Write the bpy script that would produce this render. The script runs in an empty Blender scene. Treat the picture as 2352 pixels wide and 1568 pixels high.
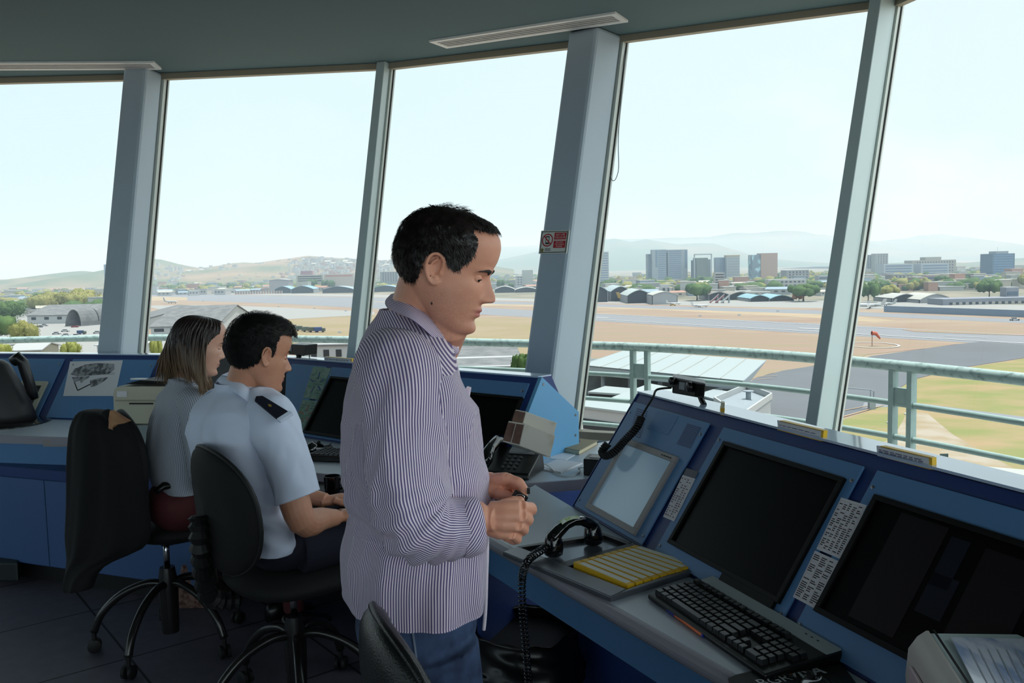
import bpy, math, random
import numpy as np
from mathutils import Vector, Matrix, noise

random.seed(7)
SC = bpy.context.scene
COL = SC.collection

# ------------------------------------------------------------------ camera
FPX, PITCH, ROLL, EYE = 2000.0, 0.0845, -0.022, 1.56
_cp, _sp, _cr, _sr = math.cos(PITCH), math.sin(PITCH), math.cos(ROLL), math.sin(ROLL)
FWD = Vector((0, _cp, -_sp))
RGT = Vector((1, 0, 0)) * _cr + Vector((0, _sp, _cp)) * _sr
UPV = Vector((0, _sp, _cp)) * _cr - Vector((1, 0, 0)) * _sr
CAMP = Vector((0, 0, EYE))
cam_data = bpy.data.cameras.new('camera')
cam_data.sensor_width = 36.0
cam_data.lens = FPX / 2352 * 36.0
cam_data.clip_start = 0.05
cam_data.clip_end = 30000
camera = bpy.data.objects.new('camera', cam_data)
COL.objects.link(camera)
camera.matrix_world = Matrix((
 (RGT.x, UPV.x, -FWD.x, 0), (RGT.y, UPV.y, -FWD.y, 0),
 (RGT.z, UPV.z, -FWD.z, EYE), (0, 0, 0, 1)))
SC.camera = camera

# ------------------------------------------------------------------ view and light
SC.view_settings.view_transform = 'Standard'
SC.view_settings.look = 'None'
SC.view_settings.gamma = 1.0
SC.view_settings.use_curve_mapping = False
SC.view_settings.exposure = 0.45
SC.cycles.max_bounces = 6
SC.cycles.diffuse_bounces = 3
SC.cycles.glossy_bounces = 3
SC.cycles.transmission_bounces = 4
SC.cycles.transparent_max_bounces = 12
SC.cycles.volume_bounces = 0
SC.cycles.sample_clamp_indirect = 4.0
SC.cycles.caustics_reflective = False
SC.cycles.caustics_refractive = False
SC.cycles.use_denoising = True

def lin(c):
 o = []
 for v in c[:3]:
  v = v / 255.0
  o.append(v / 12.92 if v <= 0.04045 else ((v + 0.055) / 1.055) ** 2.4)
 return (o[0], o[1], o[2], 1.0)

world = bpy.data.worlds.new('sky')
SC.world = world
world.use_nodes = True
wn, wl = world.node_tree.nodes, world.node_tree.links
wn.clear()
w_out = wn.new('ShaderNodeOutputWorld')
w_bg = wn.new('ShaderNodeBackground')
w_tc = wn.new('ShaderNodeTexCoord')
w_map = wn.new('ShaderNodeMapping')
w_map.inputs['Scale'].default_value = (1.0, 1.0, 2.2)
w_noise = wn.new('ShaderNodeTexNoise')
w_noise.inputs['Scale'].default_value = 2.6
w_noise.inputs['Detail'].default_value = 5.0
w_noise.inputs['Roughness'].default_value = 0.5
w_ramp = wn.new('ShaderNodeValToRGB')
w_ramp.color_ramp.elements[0].position = 0.50
w_ramp.color_ramp.elements[1].position = 0.70
w_sep = wn.new('ShaderNodeSeparateXYZ')
w_mix = wn.new('ShaderNodeMix'); w_mix.data_type = 'RGBA'
w_mix.inputs[6].default_value = (0.50, 0.61, 0.66, 1)
w_mix.inputs[7].default_value = (0.68, 0.70, 0.705, 1)
w_side = wn.new('ShaderNodeMapRange')          # more cloud to the right of the view
w_side.inputs[1].default_value = -0.5; w_side.inputs[2].default_value = 0.6
w_side.inputs[3].default_value = 0.0; w_side.inputs[4].default_value = 1.0
w_add = wn.new('ShaderNodeMath'); w_add.operation = 'MULTIPLY'
w_ma = wn.new('ShaderNodeMath'); w_ma.operation = 'MULTIPLY_ADD'
w_ma.inputs[1].default_value = 0.35; w_ma.use_clamp = True
wl.new(w_tc.outputs['Generated'], w_map.inputs[0])
wl.new(w_map.outputs[0], w_noise.inputs['Vector'])
wl.new(w_noise.outputs[0], w_ramp.inputs[0])
wl.new(w_tc.outputs['Generated'], w_sep.inputs[0])
wl.new(w_sep.outputs[0], w_side.inputs[0])
wl.new(w_ramp.outputs[0], w_add.inputs[0])
wl.new(w_side.outputs[0], w_add.inputs[1])
wl.new(w_side.outputs[0], w_ma.inputs[0])
wl.new(w_add.outputs[0], w_ma.inputs[2])
wl.new(w_ma.outputs[0], w_mix.inputs[0])
wl.new(w_mix.outputs[2], w_bg.inputs[0])
# added sky boost behind and to the right, out of view, lights the cab
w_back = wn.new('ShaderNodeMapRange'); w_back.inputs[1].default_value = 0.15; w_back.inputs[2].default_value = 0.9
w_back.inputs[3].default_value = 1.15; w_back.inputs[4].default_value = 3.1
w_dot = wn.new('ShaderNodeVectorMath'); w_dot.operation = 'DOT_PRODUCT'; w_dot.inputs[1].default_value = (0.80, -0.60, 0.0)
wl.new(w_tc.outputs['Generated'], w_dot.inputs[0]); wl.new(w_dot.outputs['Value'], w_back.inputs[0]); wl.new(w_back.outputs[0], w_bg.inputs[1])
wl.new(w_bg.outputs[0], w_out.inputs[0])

sun_data = bpy.data.lights.new('sun', 'SUN')
sun_data.energy = 4.6
sun_data.angle = math.radians(1.5)
sun_data.color = (1.0, 0.97, 0.93)
sun = bpy.data.objects.new('sun', sun_data)
COL.objects.link(sun)
_az, _el = math.radians(35), math.radians(75)     # where the sun stands: ahead and right, near noon
_sd = Vector((math.cos(_az) * math.cos(_el), math.sin(_az) * math.cos(_el), math.sin(_el)))
sun.rotation_euler = (-_sd).to_track_quat('-Z', 'Y').to_euler()
sun['kind'] = 'helper'

# ------------------------------------------------------------------ reading the photograph
def ray(px, py):
 return FWD + RGT * ((px - 1176) / FPX) - UPV * ((py - 784) / FPX)
def atz(px, py, z):
 r = ray(px, py); return CAMP + r * ((z - EYE) / r.z)
def aty(px, py, Y):
 r = ray(px, py); return CAMP + r * (Y / r.y)
def onpl(px, py, p0, n, off=0.0):
 r = ray(px, py); t = ((p0 + n * off) - CAMP).dot(n) / r.dot(n); return CAMP + r * t
def yhor(px):
 return 784 - FPX * math.tan(PITCH) - (px - 1176) * math.tan(-ROLL)

# ------------------------------------------------------------------ materials
MATS = {}
def mat(name, c=(128, 128, 128), rough=0.6, metal=0.0, var=0.0, scale=8.0, bump=0.0, bscale=60.0, c2=None,
  sss=0.0, coat=0.0, spec=0.5, stretch=None, emit=0.0, contrast=None):
 if name in MATS: return MATS[name]
 m = bpy.data.materials.new(name); MATS[name] = m
 m.use_nodes = True
 nt = m.node_tree; b = nt.nodes['Principled BSDF']
 b.inputs['Roughness'].default_value = rough
 b.inputs['Metallic'].default_value = metal
 b.inputs['Specular IOR Level'].default_value = spec
 b.inputs['Coat Weight'].default_value = coat
 col = lin(c)
 tc = nt.nodes.new('ShaderNodeTexCoord')
 mp = nt.nodes.new('ShaderNodeMapping')
 nt.links.new(tc.outputs['Object'], mp.inputs[0])
 if stretch: mp.inputs['Scale'].default_value = stretch
 nz = nt.nodes.new('ShaderNodeTexNoise')
 nz.inputs['Scale'].default_value = scale; nz.inputs['Detail'].default_value = 4.0
 nt.links.new(mp.outputs[0], nz.inputs['Vector'])
 mx = nt.nodes.new('ShaderNodeMix'); mx.data_type = 'RGBA'
 if c2 is None:
  v = 0.5 * var
  mx.inputs[6].default_value = tuple(max(0, x * (1 - v)) for x in col[:3]) + (1,)
  mx.inputs[7].default_value = tuple(min(1, x * (1 + v)) for x in col[:3]) + (1,)
  fac = nz.outputs[0]
 else:
  mx.inputs[6].default_value = col; mx.inputs[7].default_value = lin(c2)
  lo, hi = contrast or (0.4, 0.6)
  mr = nt.nodes.new('ShaderNodeMapRange')
  mr.inputs[1].default_value = lo; mr.inputs[2].default_value = hi
  nt.links.new(nz.outputs[0], mr.inputs[0]); fac = mr.outputs[0]
 nt.links.new(fac, mx.inputs[0])
 nt.links.new(mx.outputs[2], b.inputs['Base Color'])
 if bump > 0:
  nb = nt.nodes.new('ShaderNodeTexNoise'); nb.inputs['Scale'].default_value = bscale
  nb.inputs['Detail'].default_value = 3.0
  nt.links.new(tc.outputs['Object'], nb.inputs['Vector'])
  bp = nt.nodes.new('ShaderNodeBump'); bp.inputs['Strength'].default_value = bump
  bp.inputs['Distance'].default_value = 0.02
  nt.links.new(nb.outputs[0], bp.inputs['Height']); nt.links.new(bp.outputs[0], b.inputs['Normal'])
 if sss > 0:
  b.inputs['Subsurface Weight'].default_value = sss
  b.inputs['Subsurface Scale'].default_value = 0.01
  b.inputs['Subsurface Radius'].default_value = (1.0, 0.35, 0.2)
 if emit > 0:
  b.inputs['Emission Color'].default_value = col
  b.inputs['Emission Strength'].default_value = emit
 return m

def glass_mat(name, tint=(246, 252, 252), refl=0.35):
 if name in MATS: return MATS[name]
 m = bpy.data.materials.new(name); MATS[name] = m
 m.use_nodes = True; nt = m.node_tree; nt.nodes.clear()
 out = nt.nodes.new('ShaderNodeOutputMaterial')
 tr = nt.nodes.new('ShaderNodeBsdfTransparent'); tr.inputs[0].default_value = lin(tint)
 gl = nt.nodes.new('ShaderNodeBsdfGlossy'); gl.inputs['Roughness'].default_value = 0.02
 lw = nt.nodes.new('ShaderNodeFresnel'); lw.inputs[0].default_value = 1.45
 mu = nt.nodes.new('ShaderNodeMath'); mu.operation = 'MULTIPLY'; mu.inputs[1].default_value = refl
 mx = nt.nodes.new('ShaderNodeMixShader')
 nt.links.new(lw.outputs[0], mu.inputs[0]); nt.links.new(mu.outputs[0], mx.inputs[0])
 nt.links.new(tr.outputs[0], mx.inputs[1]); nt.links.new(gl.outputs[0], mx.inputs[2])
 nt.links.new(mx.outputs[0], out.inputs[0])
 return m

# ------------------------------------------------------------------ mesh helper
def frame_of(d, up=Vector((0, 0, 1))):
 d = Vector(d).normalized()
 if abs(d.dot(up)) > 0.97: up = Vector((1, 0, 0))
 a = up.cross(d).normalized(); b = d.cross(a).normalized()
 return a, b, d

class MB:
 def __init__(self):
  self.v = []; self.f = []; self.m = []; self.mi = 0
 def add(self, vs, fs):
  o = len(self.v)
  self.v.extend(Vector(p) for p in vs)
  for f in fs:
   self.f.append(tuple(i + o for i in f)); self.m.append(self.mi)
  return self
 def hexa(self, b, t):
  """bottom quad b and top quad t, both counter-clockwise seen from above"""
  return self.add(list(b) + list(t), [(3, 2, 1, 0), (4, 5, 6, 7), (0, 1, 5, 4), (1, 2, 6, 5), (2, 3, 7, 6), (3, 0, 4, 7)])
 def box(self, c, s, rz=0.0, M=None):
  x, y, z = s[0] / 2, s[1] / 2, s[2] / 2
  pts = [Vector(p) for p in ((-x, -y, -z), (x, -y, -z), (x, y, -z), (-x, y, -z), (-x, -y, z), (x, -y, z), (x, y, z), (-x, y, z))]
  R = M if M is not None else Matrix.Rotation(rz, 4, 'Z')
  pts = [R @ p + Vector(c) for p in pts]
  return self.hexa(pts[:4], pts[4:])
 def rbox(self, c, s, r=0.01, rz=0.0, M=None, seg=3):
  """box with its four vertical edges rounded and a small chamfer above"""
  x, y, z = s[0] / 2, s[1] / 2, s[2] / 2
  r = min(r, x * 0.95, y * 0.95)
  def ring(k, zz):
   o = []
   for (sx, sy, a0) in ((1, 1, 0), (-1, 1, 90), (-1, -1, 180), (1, -1, 270)):
    for i in range(seg + 1):
     a = math.radians(a0 + 90 * i / seg)
     o.append(Vector((sx * (x - r) + (r - k) * math.cos(a), sy * (y - r) + (r - k) * math.sin(a), zz)))
   return o
  ch = min(r * 0.4, z * 0.5)
  R = M if M is not None else Matrix.Rotation(rz, 4, 'Z')
  rings = [ring(ch * 0.8, -z), ring(0, -z + ch), ring(0, z - ch), ring(ch * 0.8, z)]
  rings = [[R @ p + Vector(c) for p in q] for q in rings]
  return self.loft(rings, caps=True)
 def loft(self, rings, caps=True, closed=True):
  n = len(rings[0]); o = len(self.v)
  for r in rings: self.v.extend(Vector(p) for p in r)
  for i in range(len(rings) - 1):
   for j in range(n if closed else n - 1):
    k = (j + 1) % n
    self.f.append((o + i * n + j, o + i * n + k, o + (i + 1) * n + k, o + (i + 1) * n + j)); self.m.append(self.mi)
  if caps:
   self.f.append(tuple(o + j for j in reversed(range(n)))); self.m.append(self.mi)
   self.f.append(tuple(o + (len(rings) - 1) * n + j for j in range(n))); self.m.append(self.mi)
  return self
 def prism(self, poly, ext):
  """polygon (3D points, any plane) swept by vector ext"""
  n = len(poly); ext = Vector(ext); poly = [Vector(p) for p in poly]
  o = len(self.v)
  self.v.extend(poly); self.v.extend(p + ext for p in poly)
  nrm = Vector((0, 0, 0))
  for i in range(n): nrm += poly[i].cross(poly[(i + 1) % n])
  flip = nrm.dot(ext) > 0
  def F(t): self.f.append(tuple(reversed(t)) if not flip else tuple(t)); self.m.append(self.mi)
  F(tuple(o + i for i in reversed(range(n))))
  F(tuple(o + n + i for i in range(n)))
  for i in range(n):
   j = (i + 1) % n
   F((o + i, o + j, o + n + j, o + n + i))
  return self
 def tube(self, path, r, seg=10, caps=True, flat=1.0, up=Vector((0, 0, 1))):
  path = [Vector(p) for p in path]; n = len(path)
  rs = r if isinstance(r, (list, tuple)) else [r] * n
  rings = []; a = None
  for i, p in enumerate(path):
   d = (path[min(i + 1, n - 1)] - path[max(i - 1, 0)])
   if d.length < 1e-9: d = Vector((0, 0, 1))
   d.normalize()
   if a is None: a, b, _ = frame_of(d, up)
   else:
    a = (a - d * a.dot(d)).normalized(); b = d.cross(a).normalized()
   rings.append([p + (a * math.cos(t) + b * math.sin(t) * flat) * rs[i] for t in (2 * math.pi * k / seg for k in range(seg))])
  return self.loft(rings, caps)
 def lathe(self, prof, c=(0, 0, 0), seg=24, axis=None, caps=True, sx=1.0, sy=1.0):
  M = Matrix.Identity(3)
  if axis is not None:
   a, b, d = frame_of(axis); M = Matrix((a, b, d)).transposed()
  rings = [[M @ Vector((r * sx * math.cos(2 * math.pi * k / seg), r * sy * math.sin(2 * math.pi * k / seg), z)) + Vector(c)
                  for k in range(seg)] for r, z in prof]
  return self.loft(rings, caps)
 def ball(self, c, r, seg=14, rings=9, M=None, s=(1, 1, 1)):
  R = []
  for i in range(rings + 1):
   t = math.pi * i / rings
   rr, z = max(math.sin(t), 1e-3), -math.cos(t)
   ring = []
   for k in range(seg):
    a = 2 * math.pi * k / seg
    p = Vector((rr * math.cos(a) * r * s[0], rr * math.sin(a) * r * s[1], z * r * s[2]))
    if M is not None: p = M @ p
    ring.append(p + Vector(c))
   R.append(ring)
  return self.loft(R)
 def quad(self, a, b, c, d):
  return self.add([a, b, c, d], [(0, 1, 2, 3)])
 def grid(self, fn, nu, nv, wrap=False):
  o = len(self.v)
  for i in range(nv + 1):
   for j in range(nu + (0 if wrap else 1)):
    self.v.append(Vector(fn(j / nu, i / nv)))
  w = nu if wrap else nu + 1
  for i in range(nv):
   for j in range(nu):
    k = (j + 1) % w
    self.f.append((o + i * w + j, o + i * w + k, o + (i + 1) * w + k, o + (i + 1) * w + j)); self.m.append(self.mi)
  return self
 def build(self, name, mats, parent=None, smooth=False, bevel=0.0, solid=0.0, sub=0, auto=None, attr=None):
  me = bpy.data.meshes.new(name)
  W = world_of(parent)
  if parent is None:
   c = Vector((0, 0, 0))
   if self.v:
    xs = [p.x for p in self.v]; ys = [p.y for p in self.v]; zs = [p.z for p in self.v]
    c = Vector(((min(xs) + max(xs)) / 2, (min(ys) + max(ys)) / 2, min(zs)))
   inv = Matrix.Translation(-c)
  else:
   inv = W.inverted()
  me.from_pydata([inv @ p for p in self.v], [], self.f)
  if not isinstance(mats, (list, tuple)): mats = [mats]
  for m in mats: me.materials.append(m)
  if len(mats) > 1: me.polygons.foreach_set('material_index', self.m)
  if smooth: me.polygons.foreach_set('use_smooth', [True] * len(me.polygons))
  if attr:
   for k, vals in attr.items():
    at_ = me.attributes.new(k, 'FLOAT', 'POINT'); at_.data.foreach_set('value', vals)
  me.update()
  o = bpy.data.objects.new(name, me); COL.objects.link(o)
  if parent is None: o.location = c
  else: o.parent = parent
  if auto is not None and smooth:
   md = o.modifiers.new('e', 'EDGE_SPLIT'); md.split_angle = math.radians(auto)
  if solid:
   md = o.modifiers.new('s', 'SOLIDIFY'); md.thickness = solid; md.offset = 0
  if bevel > 0:
   md = o.modifiers.new('b', 'BEVEL'); md.width = bevel; md.segments = 2; md.limit_method = 'ANGLE'
   md.angle_limit = math.radians(40)
  if sub:
   md = o.modifiers.new('u', 'SUBSURF'); md.levels = sub; md.render_levels = sub
  return o

def world_of(o):
 M = Matrix.Identity(4)
 while o is not None:
  M = o.matrix_basis @ M; o = o.parent
 return M

def tag(o, label=None, cat=None, group=None, kind=None):
 if label: o['label'] = label
 if cat: o['category'] = cat
 if group: o['group'] = group
 if kind: o['kind'] = kind
 return o
def thing(name, label, cat, loc=(0, 0, 0), rz=0.0, group=None):
 o = bpy.data.objects.new(name, None); COL.objects.link(o)
 o.empty_display_size = 0.05
 o.location = loc; o.rotation_euler = (0, 0, rz)
 return tag(o, label, cat, group)
KIDS = {}
def copy_tree(o, parent=None, loc=None, rz=None, scale=None, label=None, group=None):
 c = o.copy(); COL.objects.link(c); c.parent = parent
 if loc is not None: c.location = loc
 if rz is not None: c.rotation_euler = (0, 0, rz)
 if scale is not None: c.scale = scale if hasattr(scale, '__len__') else (scale,) * 3
 if label: c['label'] = label
 if group: c['group'] = group
 for ch in list(o.children): copy_tree(ch, c)
 return c
def struct(o, label=None):
 o['kind'] = 'structure'
 if label: o['label'] = label
 return o

def text_mesh(s, size, name='txt', bold=0.0):
 """letters as mesh data (x right, y up), centred"""
 cu = bpy.data.curves.new(name, 'FONT'); cu.body = s; cu.size = size
 cu.align_x = 'CENTER'; cu.align_y = 'CENTER'; cu.offset = bold; cu.resolution_u = 2
 o = bpy.data.objects.new(name, cu); COL.objects.link(o)
 dg = bpy.context.evaluated_depsgraph_get(); dg.update()
 me = bpy.data.meshes.new_from_object(o.evaluated_get(dg))
 vs = [v.co.copy() for v in me.vertices]; fs = [tuple(p.vertices) for p in me.polygons]
 bpy.data.objects.remove(o); bpy.data.meshes.remove(me); bpy.data.curves.remove(cu)
 return vs, fs
def put_text(mb, s, size, org, ex, ey, bold=0.0):
 vs, fs = text_mesh(s, size, bold=bold)
 mb.add([Vector(org) + Vector(ex) * v.x + Vector(ey) * v.y for v in vs], fs)
# ================================================================== the tower cab
ZC = 2.9
m_wallgrey = mat('painted_metal', (150, 163, 172), 0.5, var=0.06, bump=0.03, bscale=300)
m_mull = mat('mullion_paint', (190, 204, 202), 0.45, var=0.05)
m_ceil = mat('ceiling_paint', (92, 114, 116), 0.9, var=0.05, scale=2, bump=0.02, bscale=200)
m_headf = mat('window_head_frame', (165, 155, 135), 0.5)
m_gasket = mat('black_gasket', (14, 12, 12), 0.6)
m_frame = mat('window_frame_paint', (200, 205, 196), 0.4)
m_glass = glass_mat('window_glass')
m_slab = mat('concrete_ledge', (150, 150, 146), 0.85, var=0.1)

TOPV = [atz(382, 172, ZC), atz(902, 148, ZC), atz(1437, 85, ZC), atz(2068, 0, ZC)]
DIRS = [math.radians(a) for a in (83, 69, 53.5, 39.5)]
CEN = Vector((-2.87, 0.28, 0)); RAD = 5.95
TILT = math.tan(math.radians(15.0))
N = 24
verts = {}
for i in range(4):
 verts[i] = (Vector((TOPV[i].x, TOPV[i].y, ZC)), DIRS[i])
for i in range(4, 22):
 a = DIRS[3] - math.radians(14.82) * (i - 3)
 verts[i] = (Vector((CEN.x + RAD * math.cos(a), CEN.y + RAD * math.sin(a), ZC)), a)
a = math.radians(98); verts[23] = (Vector((TOPV[0].x - 1.55 * math.cos(math.radians(3)), TOPV[0].y + 0.02, ZC)), a)
a = math.radians(113); verts[22] = (Vector((verts[23][0].x - 1.53, verts[23][0].y - 0.33, ZC)), a)
def rim(i, z, out=0.0):
 p, a = verts[i % 24]
 k = -(ZC - z) * TILT + out
 return Vector((p.x + math.cos(a) * k, p.y + math.sin(a) * k, z))
ZS = 0.62      # sill height

# floor: raised tiles laid on the photographed grid
def floor_mat():
 m = bpy.data.materials.new('floor_tiles'); m.use_nodes = True; nt = m.node_tree; b = nt.nodes['Principled BSDF']
 tc = nt.nodes.new('ShaderNodeTexCoord'); mp = nt.nodes.new('ShaderNodeMapping')
 p1, p2 = atz(210, 1402, 0), atz(298, 1510, 0)
 ang = math.atan2(p2.y - p1.y, p2.x - p1.x)
 mp.vector_type = 'TEXTURE'
 mp.inputs['Location'].default_value = (p1.x, p1.y, 0)
 mp.inputs['Rotation'].default_value = (0, 0, ang)
 s = (p2 - p1).length
 mp.inputs['Scale'].default_value = (s, s, s)
 nt.links.new(tc.outputs['Object'], mp.inputs[0])
 sep = nt.nodes.new('ShaderNodeSeparateXYZ'); nt.links.new(mp.outputs[0], sep.inputs[0])
 outs = []
 for k in (0, 1):
  fr = nt.nodes.new('ShaderNodeMath'); fr.operation = 'FRACT'; nt.links.new(sep.outputs[k], fr.inputs[0])
  ab = nt.nodes.new('ShaderNodeMath'); ab.operation = 'PINGPONG'; ab.inputs[1].default_value = 0.5
  nt.links.new(fr.outputs[0], ab.inputs[0])
  lt = nt.nodes.new('ShaderNodeMath'); lt.operation = 'LESS_THAN'; lt.inputs[1].default_value = 0.0075
  nt.links.new(ab.outputs[0], lt.inputs[0]); outs.append(lt.outputs[0])
 mxx = nt.nodes.new('ShaderNodeMath'); mxx.operation = 'MAXIMUM'
 nt.links.new(outs[0], mxx.inputs[0]); nt.links.new(outs[1], mxx.inputs[1])
 nz = nt.nodes.new('ShaderNodeTexNoise'); nz.inputs['Scale'].default_value = 14; nz.inputs['Detail'].default_value = 6
 nt.links.new(tc.outputs['Object'], nz.inputs['Vector'])
 c = nt.nodes.new('ShaderNodeMix'); c.data_type = 'RGBA'
 c.inputs[6].default_value = lin((80, 78, 90)); c.inputs[7].default_value = lin((108, 104, 116))
 nt.links.new(nz.outputs[0], c.inputs[0])
 c2 = nt.nodes.new('ShaderNodeMix'); c2.data_type = 'RGBA'; c2.inputs[7].default_value = lin((10, 10, 12))
 nt.links.new(c.outputs[2], c2.inputs[6]); nt.links.new(mxx.outputs[0], c2.inputs[0])
 nt.links.new(c2.outputs[2], b.inputs['Base Color']); b.inputs['Roughness'].default_value = 0.55
 return m
mb = MB()
mb.prism([rim(i, 0.0, 0.05) for i in range(24)], (0, 0, -0.2))
fl = struct(mb.build('floor', floor_mat()), 'raised floor of grey tiles with dark joints')
# keep the floor texture in world coordinates
me = fl.data; off = fl.location.copy()
for v_ in me.vertices: v_.co += off
fl.location = (0, 0, 0)
mb = MB(); mb.prism([rim(i, ZC, 0.02) for i in range(24)], (0, 0, 0.18))
struct(mb.build('ceiling', m_ceil), 'dark grey painted ceiling')
mb = MB(); mb.prism([rim(i, ZC + 0.19, 0.1) for i in range(24)], (0, 0, 0.25))
struct(mb.build('trim_roof', m_slab), 'roof slab overhanging the windows')

# walls under the windows, head frames, panes
for i in range(24):
 j = (i + 1) % 24
 # the polygon runs clockwise seen from above
 a0, a1 = rim(i, -0.2), rim(j, -0.2); b0, b1 = rim(i, ZS), rim(j, ZS)
 def inn(p, k, q=None):
  d = (CEN - p); d.z = 0; return p + d.normalized() * k
 mb = MB(); mb.hexa([a1, a0, inn(a0, .10), inn(a1, .10)], [b1, b0, inn(b0, .10), inn(b1, .10)])
 struct(mb.build('wall_low', m_wallgrey), 'low wall under the tower windows')
 w = bpy.data.objects.new('window_%d' % (i + 1), None); COL.objects.link(w)
 w.location = (a0 + a1) / 2 * 1.0; w['kind'] = 'structure'
 t0, t1 = rim(i, ZC), rim(j, ZC); s0, s1 = rim(i, ZS), rim(j, ZS)
 mb = MB(); mb.quad(s0, s1, t1, t0); mb.build('glass', m_glass, w)
 # head frame bar and sill bar
 h0, h1 = rim(i, ZC - 0.04), rim(j, ZC - 0.04)
 mb = MB(); mb.hexa([inn(h0, .05), inn(h1, .05), h1, h0], [inn(t0, .05), inn(t1, .05), t1, t0])
 mb.hexa([inn(s0, .07), inn(s1, .07), s1, s0], [inn(p + Vector((0, 0, .04)), .07) for p in (s0, s1)] + [p + Vector((0, 0, .04)) for p in (s1, s0)])
 mb.build('window_frame', m_headf, w)

def post(i, D, W, name, ext=0.0, m=m_mull, label=None, cat=None, frame=0.03, rot=0.0, Wt=None, bevel=0.004):
 """box post whose glass-side edge leans with the panes; D deep towards the room, W wide"""
 p, a = verts[i % 24]; a = a + math.radians(rot)
 inward = Vector((-math.cos(a), -math.sin(a), 0)); tang = Vector((-math.sin(a), math.cos(a), 0))
 zb, zt = 0.0, ZC
 def sec(z, d0, d1, w0, w1):
  r = rim(i, z)
  return [r + inward * d0 + tang * w0, r + inward * d0 + tang * w1, r + inward * d1 + tang * w1, r + inward * d1 + tang * w0]
 mb = MB(); mb.hexa(sec(zb, frame, D, 0.0, W)[::-1], sec(zt, frame, D, 0.0, W)[::-1])
 o = mb.build(name, m, None, bevel=bevel)
 o['kind'] = 'structure'
 mb = MB(); mb.hexa(sec(zb, -0.03, frame - .002, -0.012, W + .012)[::-1], sec(zt, -0.03, frame - .002, -0.012, W + .012)[::-1])
 f = mb.build('window_frame', m_frame, o)
 mb = MB(); mb.hexa(sec(zb, -0.004, 0.006, -0.018, -0.0125)[::-1], sec(zt, -0.004, 0.006, -0.018, -0.0125)[::-1])
 mb.build('gasket', m_gasket, o)
 if label: o['label'] = label
 return o, inward, tang
m_column = mat('column_paint', (176, 190, 200), 0.55, var=0.05, bump=0.03, bscale=200)
post(0, 0.25, 0.16, 'trim_1', m=m_column, label='thick grey column behind the long-haired woman', frame=0.045, bevel=0.02)
post(1, 0.105, 0.06, 'trim_2', label='slim mullion left of the standing man', frame=0.03)
col2, in2, tg2 = post(2, 0.32, 0.195, 'trim_3', m=m_column, label='thick grey column with the telephone sign', frame=0.045, bevel=0.02)
post(3, 0.19, 0.065, 'trim_4', label='slim mullion behind the right console', frame=0.035)
for i in range(4, 24):
 big = i % 2 == 0
 post(i, 0.3 if big else 0.12, 0.18 if big else 0.075, 'trim_%d' % (i + 1), m=m_column if big else m_mull)

# ceiling vents
m_vent = mat('vent_metal', (236, 236, 232), 0.4, var=0.03)
m_dark = mat('vent_dark', (22, 20, 20), 0.8)
def vent(c4, label, n=4):
 q = [atz(x, y, ZC) for x, y in c4]     # a, b along the far side; c, d back along the near side
 a, b, c, d = q
 t = thing('ceiling_vent', label, 'vent', (q[0] + q[2]) / 2)
 dn = Vector((0, 0, -1))
 def P(u, v, k=0.0):
  return a.lerp(b, u).lerp(d.lerp(c, u), v) + dn * k
 mb = MB()
 L = (b - a).length; Wd = (d - a).length; eu, ev = 0.03 / L, 0.03 / Wd
 for (u0, u1, v0, v1) in ((0, 1, 0, ev), (0, 1, 1 - ev, 1), (0, eu, ev, 1 - ev), (1 - eu, 1, ev, 1 - ev)):
  mb.hexa([P(u0, v0, .012), P(u1, v0, .012), P(u1, v1, .012), P(u0, v1, .012)], [P(u0, v0), P(u1, v0), P(u1, v1), P(u0, v1)])
 mb.build('frame', m_vent, t)
 mb = MB(); mb.hexa([P(eu, ev, .003), P(1 - eu, ev, .003), P(1 - eu, 1 - ev, .003), P(eu, 1 - ev, .003)], [P(eu, ev), P(1 - eu, ev), P(1 - eu, 1 - ev), P(eu, 1 - ev)])
 mb.build('backing', m_dark, t)
 for k in range(n):
  v = ev + (1 - 2 * ev) * (k + 0.75) / n
  dv = 0.13 * (1 - 2 * ev) / n
  mb = MB(); mb.hexa([P(eu, v - dv, .011), P(1 - eu, v - dv, .011), P(1 - eu, v + dv, .011), P(eu, v + dv, .011)],
                           [P(eu, v - dv, .004), P(1 - eu, v - dv, .004), P(1 - eu, v + dv, .004), P(eu, v + dv, .004)])
  mb.build('slat', m_vent, t)
vent([(985, 92), (1413, 26), (1443, 46), (1026, 107)], 'long white slotted air vent in the ceiling above the standing man')
vent([(-140, 142), (353, 140), (371, 156), (-140, 158)], 'slotted air vent in the ceiling above the left window')

# balcony outside and its round railing
m_rail = mat('railing_paint', (140, 162, 158), 0.5, var=0.35, scale=25, c2=None)
m_railtop = mat('railing_worn_paint', (156, 176, 172), 0.5, c2=(98, 118, 114), scale=30, contrast=(0.5, 0.75))
mb = MB()
mb.prism([rim(i, -0.02, 3.3) for i in range(24)], (0, 0, -0.25))
bal = struct(mb.build('trim_balcony', m_slab), 'concrete balcony floor outside the windows')
rp = [(-260, 790), (-120, 785), (0, 782), (120, 778.5), (240, 776), (420, 776), (600, 777), (800, 780), (1050, 785), (1220, 789), (1357, 792.5), (1480, 797), (1700, 811), (1880, 824), (1955, 830), (2100, 842), (2230, 855), (2352, 870), (2480, 890)]
pts = [atz(x, y, 1.0) for x, y in rp]
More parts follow.
